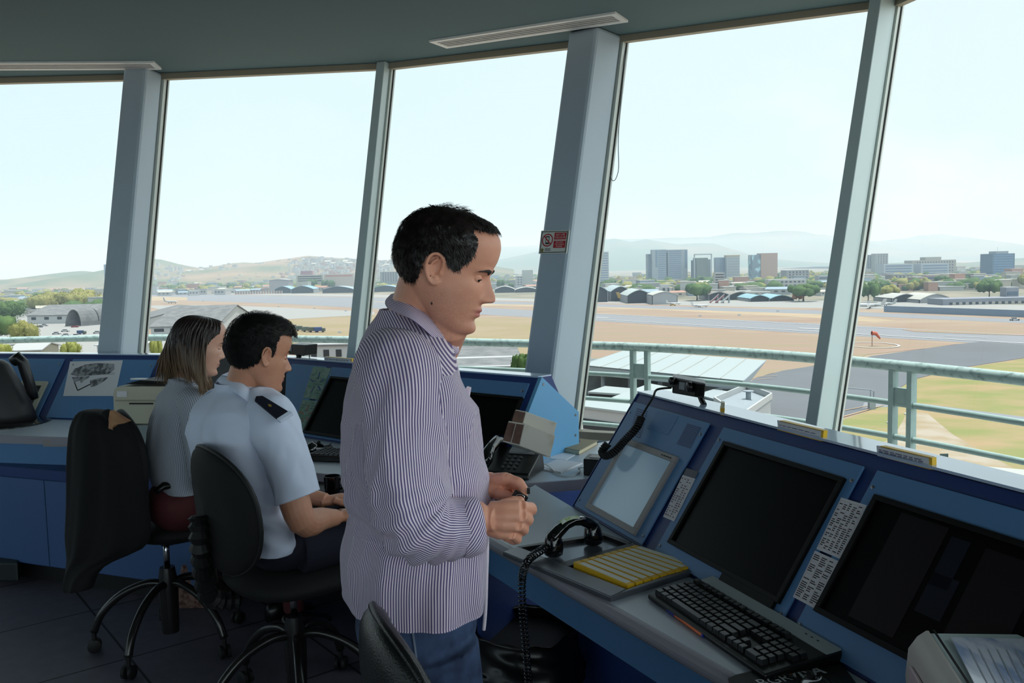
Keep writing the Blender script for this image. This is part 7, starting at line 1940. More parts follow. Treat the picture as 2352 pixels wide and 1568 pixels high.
def eyes(M, parent, look=-.45):
 mw, mi = mat('eye_white', (170, 156, 148), .25), mat('iris_brown', (30, 20, 16), .12)
 ml = mat('eyelash_dark', (18, 13, 12), .7)
 for s in (-1, 1):
  c = Vector((.0630, s * .0280, .0058)); R = .0122; mb = MB(); mb.ball(M @ c, R * M.to_scale().x, 20, 14); e = mb.build('eye', mw, parent, smooth=True)
  d = Vector((math.cos(look), s * .10, math.sin(look))); mb = MB(); mb.lathe([(.0001, .01275), (.0040, .0122), (.0068, .0106)], c * 1.0, 18, axis=d, caps=False); mb.v = [M @ v_ for v_ in mb.v]; mb.build('iris', mi, e, smooth=True)
  def lid(a0, a1, rr):
   def f(u, v):
    t = -1.75 + 3.5 * u; k = math.cos(t * 1.8) ** .5 if abs(t) < .87 else 0
    p0 = a0 * k - .30 * (1 - k); ph = p0 + (a1 - p0) * v
    return M @ (c + Vector((math.cos(t) * math.cos(ph), math.sin(t) * math.cos(ph), math.sin(ph))) * rr)
   return f
  mb = MB(); mb.grid(lid(-.04, 1.35, R * 1.10), 18, 8); mb.build('eyelid', MATS_SKIN[0], parent, smooth=True)
  mb = MB(); mb.grid(lid(-.56, -1.35, R * 1.09), 18, 8); mb.build('eyelid', MATS_SKIN[0], parent, smooth=True)
  f = lid(-.05, 1.35, R * 1.13); mb = MB(); mb.tube([f(u, 0) for u in np.linspace(.27, .73, 13)], .0012, 6); mb.build('eyelash', ml, parent, smooth=True)
MATS_SKIN = [None]
# ---- cloth
def surf(co, px, py, rad=5):
 # the point of a built surface that the photograph shows at a pixel
 d = co - np.array(CAMP); f = d @ np.array(FWD); x = 1176 + FPX * (d @ np.array(RGT)) / f; y = 784 - FPX * (d @ np.array(UPV)) / f
 k = np.where((x - px) ** 2 + (y - py) ** 2 < rad * rad)[0]
 return Vector(co[k[np.argmin(f[k])]]) if len(k) else None
def stripe_cloth(name, c1, c2, period, width=.5, rough=.85, bump=.05, c3=None, soft=.12):
 m = bpy.data.materials.new(name); m.use_nodes = True; nt = m.node_tree; b = nt.nodes['Principled BSDF']; MATS[name] = m
 q = nt.nodes.new('ShaderNodeAttribute'); q.attribute_name = 'u'
 mu = nt.nodes.new('ShaderNodeMath'); mu.operation = 'MULTIPLY'; mu.inputs[1].default_value = 1 / period; nt.links.new(q.outputs['Fac'], mu.inputs[0])
 pp = nt.nodes.new('ShaderNodeMath'); pp.operation = 'PINGPONG'; pp.inputs[1].default_value = .5; nt.links.new(mu.outputs[0], pp.inputs[0])
 r = nt.nodes.new('ShaderNodeMapRange'); r.inputs[1].default_value = .5 * width - soft * .5; r.inputs[2].default_value = .5 * width + soft * .5; nt.links.new(pp.outputs[0], r.inputs[0])
 mx = nt.nodes.new('ShaderNodeMix'); mx.data_type = 'RGBA'; mx.inputs[6].default_value = lin(c1); mx.inputs[7].default_value = lin(c2); nt.links.new(r.outputs[0], mx.inputs[0])
 nt.links.new(mx.outputs[2], b.inputs['Base Color']); b.inputs['Roughness'].default_value = rough; b.inputs['Specular IOR Level'].default_value = .2
 b.inputs['Sheen Weight'].default_value = .1
 return m
def fold(p, amp, sc=1.0, seed=0.0, ax=(1, 1, .35)):
 q = Vector((p.x * ax[0], p.y * ax[1], p.z * ax[2])) * 9 * sc + Vector((seed, seed * 2, seed * 3))
 w = Vector((noise.noise(q * .6), noise.noise(q * .6 + Vector((5, 5, 5))), 0)) * .9
 n = 1 - abs(noise.noise(q + w)) * 2.2
 n2 = 1 - abs(noise.noise(q * 2.1 + w + Vector((9, 1, 4)))) * 2.2
 return amp * (n * .7 + n2 * .3 - .45)
def cloth_rings(name, rings_def, m, parent, nseg=150, sub_t=6, foldf=None, uf=None, close=(True, True), solid=0.0, udef=None):
 """rings_def: list of (center, axis_a, axis_b, ra, rb, expo); smooth interpolation along the list"""
 n = len(rings_def); dens = []
 for i in range(n - 1):
  for k in range(sub_t): dens.append(i + k / sub_t)
 dens.append(n - 1)
 def cr(vals, t):
  i = min(int(t), n - 2); f = t - i
  p0, p1, p2, p3 = vals[max(i - 1, 0)], vals[i], vals[i + 1], vals[min(i + 2, n - 1)]
  return (p1 * 2 + (p2 - p0) * f + (p0 * 2 - p1 * 5 + p2 * 4 - p3) * f * f + (p1 * 3 - p0 - p2 * 3 + p3) * f * f * f) * .5
 C_, A_, B_, RA, RB, EX = [[r[k] for r in rings_def] for k in range(6)]
 mb = MB(); uatt = []; rings = []
 for t in dens:
  c, a, b = cr(C_, t), cr(A_, t).normalized(), cr(B_, t).normalized(); ra, rb, ex = cr(RA, t), cr(RB, t), cr(EX, t)
  ring = []; ul = 0.0; prev = None; us = []
  Rm = (RA[min(int(t), n - 1)] + RB[min(int(t), n - 1)]) / 2
  for k in range(nseg + 1):
   an = 2 * math.pi * k / nseg; ca, sa = math.cos(an), math.sin(an)
   x = math.copysign(abs(ca) ** (2 / ex), ca) * ra; y = math.copysign(abs(sa) ** (2 / ex), sa) * rb
   p = c + a * x + b * y
   nrm = (a * x / max(ra, 1e-4) + b * y / max(rb, 1e-4)).normalized()
   if foldf: p = p + nrm * foldf(p, t, an)
   ring.append(p); us.append(an)
  rings.append(ring)
  cum = [0.0]
  for k in range(1, nseg + 1):
   x0, y0 = (math.copysign(abs(math.cos(us[k - 1])) ** (2 / ex), math.cos(us[k - 1])) * ra, math.copysign(abs(math.sin(us[k - 1])) ** (2 / ex), math.sin(us[k - 1])) * rb)
   x1, y1 = (math.copysign(abs(math.cos(us[k])) ** (2 / ex), math.cos(us[k])) * ra, math.copysign(abs(math.sin(us[k])) ** (2 / ex), math.sin(us[k])) * rb)
   cum.append(cum[-1] + math.hypot(x1 - x0, y1 - y0))
  for k, p in enumerate(ring): uatt.append(uf(p, t, cum[k] / cum[-1]) if uf else us[k] * .1)
 nn = nseg + 1; o = 0
 for r in rings: mb.v.extend(r)
 for i in range(len(rings) - 1):
  for k in range(nseg):
   mb.f.append((i * nn + k, i * nn + k + 1, (i + 1) * nn + k + 1, (i + 1) * nn + k)); mb.m.append(0)
 ob = mb.build(name, m, parent, smooth=True, attr={'u': uatt}, solid=solid)
 return ob
def tube_rings(path, radii, flat=1.0, up=Vector((0, 1, 0)), ex=2.1):
 out = []; n = len(path); a = None
 for i, p in enumerate(path):
  d = (path[min(i + 1, n - 1)] - path[max(i - 1, 0)]).normalized()
  if a is None: a, b, _ = frame_of(d, up)
  else: a = (a - d * a.dot(d)).normalized(); b = d.cross(a).normalized()
  out.append((p, a.copy(), b.copy(), radii[i], radii[i] * flat, ex))
 return out
def finger(mb, pts_, r0=.0092, r1=.0072):
 n = len(pts_); path = smooth_path(pts_, 4); m_ = len(path)
 rr = []
 for k in range(m_):
  t = k / (m_ - 1); r = r0 + (r1 - r0) * t; r *= 1 + .07 * math.cos(t * (n - 1) * 2 * math.pi)
  rr.append(r)
 path = path + [path[-1] + (path[-1] - path[-2]).normalized() * r1 * .75]; rr = rr + [r1 * .55]
 mb.tube(path, rr, 12)
def nail(parent, tip, prev, out, m, w=.0048, l=.0105):
 d = (tip - prev).normalized(); out = (out - d * out.dot(d)).normalized(); s_ = d.cross(out).normalized()
 mb = MB(); mb.grid(lambda u, v: tip + d * ((v - .7) * l) + s_ * (u - .5) * 2 * w + out * (.0074 - .0028 * (2 * u - 1) ** 2), 6, 4); return mb.build('nail', m, parent, smooth=True, solid=.0006)
# ------------------------------------------------------------------ the standing man
def standing_man():
 P0 = thing('person', 'standing man in a blue and white striped shirt and jeans, looking down at his hands', 'person', (-.19, 1.80, 0))
 skin = skin_material('skin_standing_man', (236, 172, 144), (220, 150, 122), (190, 112, 104), (84, 60, 50), .42); MATS_SKIN[0] = skin
 M = head_matrix((998, 618), 1.625, math.radians(-7), math.radians(19), .955)
 Yc = 1.76
 mb = MB(); head_parts(mb, M, jaw=1.08)
 # jaw fullness, neck
 nb_, nt_ = aty(950, 800, 1.775), M @ Vector((-.025, 0, -.02))
 mb.tube([nt_, nt_.lerp(nb_, .5) + Vector((.0, 0, 0)), nb_, nb_ + Vector((0, 0, -.08))], [.062, .067, .074, .09], 30)
 mb.tube([M @ Vector((.02, 0, -.075)), M @ Vector((.03, 0, -.105)), aty(1000, 790, 1.765)], [.046, .046, .052], 24)
 # trunk under the shirt
 for (x, y, r, s) in ((930, 960, .1, (1.0, 1.75, 1.5)), (950, 1150, .1, (1.1, 1.5, 1.6)), (955, 1330, .1, (1.15, 1.5, 1.4))):
  mb.ball(aty(x + 8, y, Yc + .02), r * .8, 24, 16, s=s)
 # arms
 Sr, El, Wr = aty(930, 890, 1.62), aty(945, 1192, 1.54), aty(1112, 1192, 1.585)
 mb.tube(smooth_path([aty(935, 900, 1.72), Sr, El, Wr.lerp(El, .5), Wr], 5), [.05] * 5 + [.052] * 4 + [.045] * 4 + [.04] * 4 + [.034] * 3 + [.029], 18)
 Sl, El2, Wl = aty(930, 880, 1.92), aty(975, 1150, 1.94), aty(1108, 1112, 1.745)
 mb.tube(smooth_path([Sl, El2, Wl.lerp(El2, .5), Wl], 5), [.05, .05, .05, .048, .046, .045, .044, .042, .04, .038, .036, .034, .032, .031, .03, .03], 18)
 # right hand (near), back of the hand to the camera, fingers curled away
 W0 = aty(1108, 1190, 1.586)
 mb.tube([W0 + Vector((-.02, 0, 0)), W0 + Vector((.012, 0, 0)), aty(1140, 1190, 1.582)], [.0285, .029, .031], 18, flat=.8)
 mcp = [aty(1197, 1163, 1.585), aty(1197, 1184, 1.575), aty(1189, 1206, 1.574), aty(1173, 1227, 1.580)]
 pip = [aty(1219, 1166, 1.612), aty(1213, 1193, 1.610), aty(1203, 1216, 1.608), aty(1188, 1238, 1.608)]
 dip = [aty(1221, 1172, 1.632), aty(1205, 1200, 1.634), aty(1194, 1222, 1.630), aty(1178, 1241, 1.626)]
 tip = [aty(1204, 1168, 1.648), aty(1185, 1198, 1.636), aty(1174, 1216, 1.630), aty(1160, 1234, 1.624)]
 base = [aty(1126, 1172, 1.590), aty(1128, 1184, 1.582), aty(1128, 1198, 1.582), aty(1126, 1210, 1.588)]
 for k in range(4):
  mb.tube([base[k], base[k].lerp(mcp[k], .5) + Vector((0, -.002, 0)), mcp[k]], [.0175, .0165, .0128 - .0007 * k], 14)
  finger(mb, [mcp[k], pip[k], dip[k], tip[k]], (.0118, .0115, .0108, .0098)[k], (.0088, .0088, .0082, .0074)[k])
 mb.ball(aty(1156, 1196, 1.592), .01, 18, 12, s=(3.4, 1.5, 3.3)); mb.ball(aty(1140, 1178, 1.60), .01, 16, 10, s=(2.6, 1.6, 2.0))
 th = [aty(1135, 1176, 1.612), aty(1158, 1160, 1.632), aty(1180, 1152, 1.650), aty(1196, 1150, 1.655)]
 finger(mb, th, .0135, .0098)
 # left hand (far), palm side to the camera, holding the small black thing
 mb.tube([Wl + Vector((-.02, .01, 0)), Wl, aty(1128, 1112, 1.735)], [.030, .030, .029], 18, flat=.85)
 lm = [aty(1166, 1098, 1.705), aty(1160, 1103, 1.728), aty(1152, 1108, 1.748), aty(1142, 1114, 1.765)]
 lp = [aty(1192, 1108, 1.690), aty(1186, 1115, 1.716), aty(1175, 1121, 1.740), aty(1162, 1126, 1.760)]
 ld = [aty(1203, 1124, 1.680), aty(1192, 1130, 1.706), aty(1178, 1134, 1.732), aty(1164, 1137, 1.752)]
 lt = [aty(1203, 1139, 1.673), aty(1186, 1141, 1.694), aty(1170, 1142, 1.722), aty(1156, 1143, 1.744)]
 for k in range(4):
  mb.tube([aty(1122, 1106 + 3 * k, 1.74 + .006 * k), lm[k]], [.0175, .0125], 14)
  finger(mb, [lm[k], lp[k], ld[k], lt[k]], (.0108, .0108, .0102, .0094)[k], (.0082, .0082, .0078, .0072)[k])
 mb.ball(aty(1136, 1114, 1.742), .01, 18, 12, s=(3.3, 2.0, 2.4)); mb.ball(aty(1133, 1126, 1.722), .01, 16, 10, s=(3.0, 1.7, 1.7))
 lth = [aty(1128, 1128, 1.722), aty(1147, 1134, 1.706), aty(1164, 1139, 1.694), aty(1178, 1143, 1.684)]
 finger(mb, lth, .0135, .0096)
 me, co = fuse(mb, .0024, 4, .5)
 at_ = skin_attrs(co, M)
 body = link_mesh(me, co, 'body', [skin], P0, at_)
 eyes(M, P0); m_hair = mat('near_black_hair', (22, 16, 15), .42, c2=(40, 30, 27), scale=90, spec=.6)
 brows(M, m_hair, P0, thick=1.3, z0=.021)
 hl_ = [(1137, 531), (1122, 534), (1102, 530), (1088, 526), (1094, 545), (1099, 563), (1092, 583), (1080, 598), (1064, 612), (1051, 624), (1043, 625), (1033, 613), (1022, 602), (1012, 590), (1000, 579), (985, 583), (975, 592), (970, 607), (962, 622), (956, 640), (945, 650), (930, 650), (912, 640), (900, 636)]
 hair_cap(M, hl_, 1.63, 'hair', m_hair, P0, thick=.0105, strands=8500, slen=.024, seed=3, lift=.22, taper=.05, topz=.06)
 # front tuft over the forehead
 r = random.Random(5); it = []; fq = M.inverted() @ aty(1128, 528, 1.63)
 for k in range(420):
  u = r.random(); y = r.uniform(-.045, .045); p = head_pt(math.asin(max(-.99, min(.99, y / .07))) , min(.118, fq.z + .004 + r.uniform(0, .02)), .004 + r.uniform(0, .005), face=False); p = Vector((p.x - .008, y, p.z))
  d = Vector((.9, r.uniform(-.3, .3), r.uniform(-.5, .1))).normalized(); L_ = r.uniform(.008, .017)
  it.append([M @ p, M @ (p + d * L_ * .5 + Vector((0, 0, .002))), M @ (p + d * L_ + Vector((0, 0, -.002)))])
 strand_set('fringe', m_hair, P0, it, .0009)
 mb = MB(); q = onpl(989, 697, aty(989, 697, 1.697), Vector((0, 1, 0)));
 # mole on the neck
 mb.ball(surf(co, 989, 700) or aty(989, 697, 1.688),   .0019, 10, 7, s=(1, 1.2, 1.7)); mb.build('mole', mat('mole_brown', (70, 40, 34), .6), P0, smooth=True)
 # ---- shirt
 psi = math.radians(22); fv = Vector((math.cos(psi), math.sin(psi), 0)); sv = Vector((-math.sin(psi), math.cos(psi), 0))
 m_sh = stripe_cloth('striped_shirt_cloth', (108, 92, 136), (240, 226, 236), .0052, .50)
 data = [(712, 905, 968, .07), (730, 872, 988, .088), (763, 838, 1012, .128), (800, 820, 1038, .172), (850, 807, 1054, .202), (900, 797, 1072, .215), (964, 790, 1091, .210), (1040, 786, 1104, .200), (1106, 787, 1113, .192), (1170, 793, 1121, .188), (1215, 801, 1124, .186), (1245, 806, 1125, .186), (1276, 797, 1125, .190), (1331, 789, 1122, .196), (1388, 790, 1120, .198), (1424, 794, 1117, .196), (1433, 796, 1115, .195)]
 rd = []
 for (y, xl, xr, b) in data:
  pl, pr_ = aty(xl, y, Yc), aty(xr, y, Yc); h = (pr_.x - pl.x) / 2; a = math.sqrt(max(h * h - (b * math.sin(psi)) ** 2, .0025)) / math.cos(psi)
  c = (pl + pr_) / 2; c.z = aty(950, y, Yc - .75 * b).z; rd.append((c, fv, sv, a, b, 2.25))
 zh = rd[-1][0].z
 def ff(p, t, an):
  k = min(1, max(0, (t - 2.5) / 3)); low = max(0, (t - 9) / 6)
  f = fold(p, .015 * k + .004 * low, .8, 1.0, (1, 1, .30 if t > 11 else .6)) 
  # drape gathered under the arm
  f += .006 * math.sin((p.z - 1.0) * 95 + p.x * 28 + 2.5 * noise.noise(p * 6)) * math.exp(-((t - 10.2) / 1.6) ** 2)
  if t > 15.5: f += .002
  return f
 seam = aty(850, 868, 1.62).z
 zs2 = aty(870, 870, 1.6).z
 def uf(p, t, an):
  R = .172
  rel = p - rd[0][0]
  s = rel.dot(sv)
  if p.z > zs2 + .10 * max(0, rel.dot(fv) + .02) and t < 5.2 and s < .21:
   return .86 * p.x + .62 * p.z
  return an * 1.10 + .006 * noise.noise(p * 5)
 sh = cloth_rings('shirt', rd, m_sh, P0, nseg=220, sub_t=9, foldf=ff, uf=uf, solid=.0016)
 # right sleeve
 pth = [aty(905, 842, 1.700), aty(922, 868, 1.622), aty(928, 920, 1.594), aty(930, 985, 1.580), aty(934, 1050, 1.566), aty(939, 1110, 1.552), aty(948, 1162, 1.543), aty(968, 1198, 1.541), aty(1002, 1212, 1.549), aty(1040, 1212, 1.560), aty(1074, 1209, 1.570)]
 rad = [.080, .086, .080, .074, .0705, .070, .0715, .069, .060, .052, .0475]
 tr = tube_rings(pth, rad, up=Vector((0, 1, 0)))
 def fs_(p, t, an):
  e = math.exp(-((t - 7) / 1.7) ** 2)
  f = fold(p, .012, 1.1, 7.0, (1, 1, .55)) * min(1, t / 2)
  f += e * .0065 * math.sin(t * 8.5 + 1.6 * math.sin(an + 1) + 2.2 * noise.noise(p * 9)) * (.55 - .45 * math.cos(an - 2.2))
  f += .004 * math.sin((p.z) * 70 + p.x * 50) * math.exp(-((t - 4.5) / 1.5) ** 2) * max(0, math.cos(an - 1.2))
  return f
 cloth_rings('sleeve', tr, m_sh, sh, nseg=120, sub_t=9, foldf=fs_, uf=lambda p, t, an: an * .45, solid=.0014)
 # rolled cuff
 a0 = aty(1056, 1212, 1.565); a1 = aty(1099, 1206, 1.576)
 cp_ = [a0, a0.lerp(a1, .35), a0.lerp(a1, .75), a1, a1 + (a1 - a0).normalized() * -.004]
 tr = tube_rings(cp_, [.050, .0535, .0515, .0480, .0405], up=Vector((0, 1, 0)))
 cloth_rings('cuff', tr, m_sh, sh, nseg=90, sub_t=5, foldf=lambda p, t, an: fold(p, .004, 1.6, 3), uf=lambda p, t, an: t * .013 + an * .2, solid=.0022)
 # left sleeve (mostly hidden)
 pth = [aty(925, 845, 1.86), aty(935, 880, 1.94), aty(955, 1000, 1.965), aty(968, 1100, 1.95), aty(990, 1150, 1.925), aty(1035, 1135, 1.86), aty(1082, 1118, 1.79)]
 cloth_rings('sleeve', tube_rings(pth, [.075, .082, .072, .068, .064, .054, .046]), m_sh, sh, nseg=70, sub_t=6, foldf=lambda p, t, an: fold(p, .006, 1.1, 4), uf=lambda p, t, an: an * .45, solid=.0014)
 # shoulder seam
 # collar: stand and fold on both sides
 T_n = [(899, 676, 1.790), (912, 675, 1.735), (930, 683, 1.700), (955, 699, 1.680), (985, 723, 1.674), (1012, 752, 1.682), (1036, 782, 1.700), (1050, 797, 1.712)]
 B_n = [(892, 706, 1.800), (899, 712, 1.715), (920, 722, 1.650), (950, 737, 1.626), (983, 765, 1.634), (1008, 791, 1.656), (1026, 809, 1.682), (1037, 820, 1.700)]
 TT = smooth_path([aty(*q) for q in T_n], 7); BB = smooth_path([aty(*q) for q in B_n], 7)
 mid = 1.795
 def mirror(p): 
  d = p - Vector((p.x, mid, p.z)); q = p - aty(895, 690, mid); k = q.dot(sv); return p - Vector((-.06, .998, 0)) * 2 * k
 for nm, fn in (('collar', lambda p: p), ('collar', mirror)):
  rows = []; ua = []; mb = MB(); nT = len(TT)
  for j in range(11):
   v = j / 10
   for i in range(nT):
    p = TT[i].lerp(BB[i], v) ; c = nt_.lerp(nb_, .6); o_ = (p - c); o_.z = 0; p = p + o_.normalized() * .010 * math.sin(v * math.pi)
    rows.append(fn(p)); ua.append(v * .062 + .002 * i / nT)
  mb.v = rows
  for j in range(10):
   for i in range(nT - 1): mb.f.append((j * nT + i, j * nT + i + 1, (j + 1) * nT + i + 1, (j + 1) * nT + i)); mb.m.append(0)
  mb.build(nm, m_sh, sh, smooth=True, solid=.0022, attr={'u': ua})
 # placket edge and buttons at the front, pocket with a card
 pe = [(1040, 800), (1052, 830), (1060, 870), (1070, 905), (1080, 935), (1090, 966), (1103, 1040), (1113, 1106), (1121, 1170), (1125, 1245), (1123, 1331), (1121, 1399), (1117, 1446)]
 mb = MB(); pts_ = smooth_path([aty(x - 6, y, 1.77) for x, y in pe], 5); mb.tube(pts_, [.005] * len(pts_), 8, flat=.8); o = mb.build('placket', m_sh, sh, smooth=True, attr={'u': [.0026] * len(mb.v)})
 m_bt = mat('shirt_button', (214, 208, 222), .25)
 mb = MB(); mb.lathe([(.0055, 0), (.0055, .002), (.003, .0025)], aty(1050, 795, 1.705), 14, axis=Vector((1, -.4, .1))); mb.build('button', m_bt, sh)
 mb = MB(); mb.prism([aty(x, y, 1.735) for x, y in ((1067, 914), (1075, 917), (1079, 894), (1070, 891))], Vector((.002, .03, 0))); mb.build('pocket_card', mat('pinkish_card', (236, 216, 232), .5), P0)
 mb = MB(); mb.prism([aty(x, y, 1.745) for x, y in ((1096, 1040), (1101, 1040), (1097, 985), (1089, 962), (1086, 962))], Vector((.004, .04, 0))); mb.build('badge', mat('green_badge', (120, 150, 136), .3), P0)
 # ---- jeans and shoes
 m_j = mat('blue_denim', (62, 82, 116), .85, c2=(38, 52, 82), scale=16, bump=.15, bscale=900)
 mb = MB(); hipc = aty(958, 1420, 1.78)
 mb.ball(hipc, .1, 24, 16, s=(1.28, 1.66, 1.15))
 for s in (-1, 1):
  h0 = hipc + sv * .085 * s + Vector((0, 0, -.03)); k0 = Vector((hipc.x + .035, hipc.y, .48)) + sv * .095 * s + fv * (.01 if s < 0 else .03); f0_ = Vector((hipc.x - .0, hipc.y, .075)) + sv * .11 * s
  mb.tube(smooth_path([h0, h0.lerp(k0, .45), k0, k0.lerp(f0_, .4), f0_], 4), [.102, .100, .098, .094, .088, .083, .078, .073, .068, .066, .067, .067, .065, .062, .060, .059, .058], 22)
 me, co = fuse(mb, .006, 4, .5); link_mesh(me, co, 'jeans', [m_j], P0)
 mb = MB(); mb.tube([hipc + Vector((0, -.165, .05)) + fv * .01, hipc + Vector((.03, -.185, -.12)), hipc + Vector((.035, -.19, -.30))], .0022, 6); mb.build('jeans_seam', mat('denim_stitch', (120, 130, 150), .8), P0)
 m_so = mat('dark_shoe', (30, 26, 24), .4)
 for s in (-1, 1):
  c = Vector((hipc.x + .05, hipc.y, 0)) + sv * .11 * s; mb = MB()
  mb.loft([[c + fv * x + sv * w * math.cos(a) + Z * (.0 + h * (math.sin(a) + 1) / 2) for a in (2 * math.pi * k / 20 for k in range(20))] for x, w, h in ((-.12, .02, .06), (-.11, .034, .085), (-.05, .04, .10), (.02, .042, .085), (.08, .046, .06), (.13, .042, .045), (.16, .02, .03))]); mb.build('shoe', m_so, P0, smooth=True)
 # nails
 mn = mat('fingernail', (214, 170, 150), .3)
 nail(P0, tip[0].lerp(dip[0], .2) + Vector((.006, -.001, 0)), dip[0], Vector((.8, -.4, 0)), mn)
 # the small black thing he holds
 o = thing('key_fob', 'small black key fob held between the fingers of the standing man', 'key fob', aty(1192, 1146, 1.675))
 mb = MB(); c = aty(1194, 1141, 1.668); Mr = Matrix.Rotation(.5, 4, 'Y'); mb.rbox(c, (.030, .012, .018), .004, M=Mr); mb.build('case', m_black, o)
 mb = MB(); mb.tube([c + Vector((.0, -.008, .001)) + Vector((math.cos(t) * .009, 0, math.sin(t) * .006)) for t in (2 * math.pi * k / 20 for k in range(21))], .0009, 6, caps=False); mb.build('ring', m_chrome, o, smooth=True)
 mb = MB(); mb.box(c + Vector((.017, 0, .012)), (.006, .004, .012)); mb.build('tab', m_black, o)
standing_man()
# ------------------------------------------------------------------ the two seated people
def hand_simple(mb, w, d, dn, side, s=1.0, curl=.6):
 """w wrist, d direction of the hand, dn palm direction"""
 d = d.normalized(); dn = (dn - d * dn.dot(d)).normalized(); sd = d.cross(dn).normalized() * side
 mb.tube([w - d * .02, w + d * .02, w + d * .06], [.026 * s, .027 * s, .030 * s], 14, flat=.7)
 mb.ball(w + d * .055 * s, .01, 16, 10, s=(3.2 * s, 3.2 * s, 2.0 * s))
 for k in range(4):
  b = w + d * (.088 - .003 * abs(k - 1)) * s + sd * (.029 - .0195 * k) * s
  mb.tube([w + d * .03 * s + sd * (.016 - .011 * k) * s, b], [.014 * s, .0105 * s], 10)
  L_ = (.040, .044, .041, .032)[k] * s; a1, a2, a3 = curl * .5, curl * 1.3, curl * 1.9
  p1 = b + (d * math.cos(a1) + dn * math.sin(a1)) * L_; p2 = p1 + (d * math.cos(a2) + dn * math.sin(a2)) * L_ * .62; p3 = p2 + (d * math.cos(a3) + dn * math.sin(a3)) * L_ * .5
  finger(mb, [b, p1, p2, p3], .0092 * s, .0068 * s)
 tb = w + d * .025 * s + sd * .028 * s; finger(mb, [tb, tb + d * .025 * s + sd * .016 * s + dn * .012, tb + d * .05 * s + sd * .018 * s + dn * .02, tb + d * .068 * s + sd * .012 * s + dn * .024], .012 * s, .0085 * s)

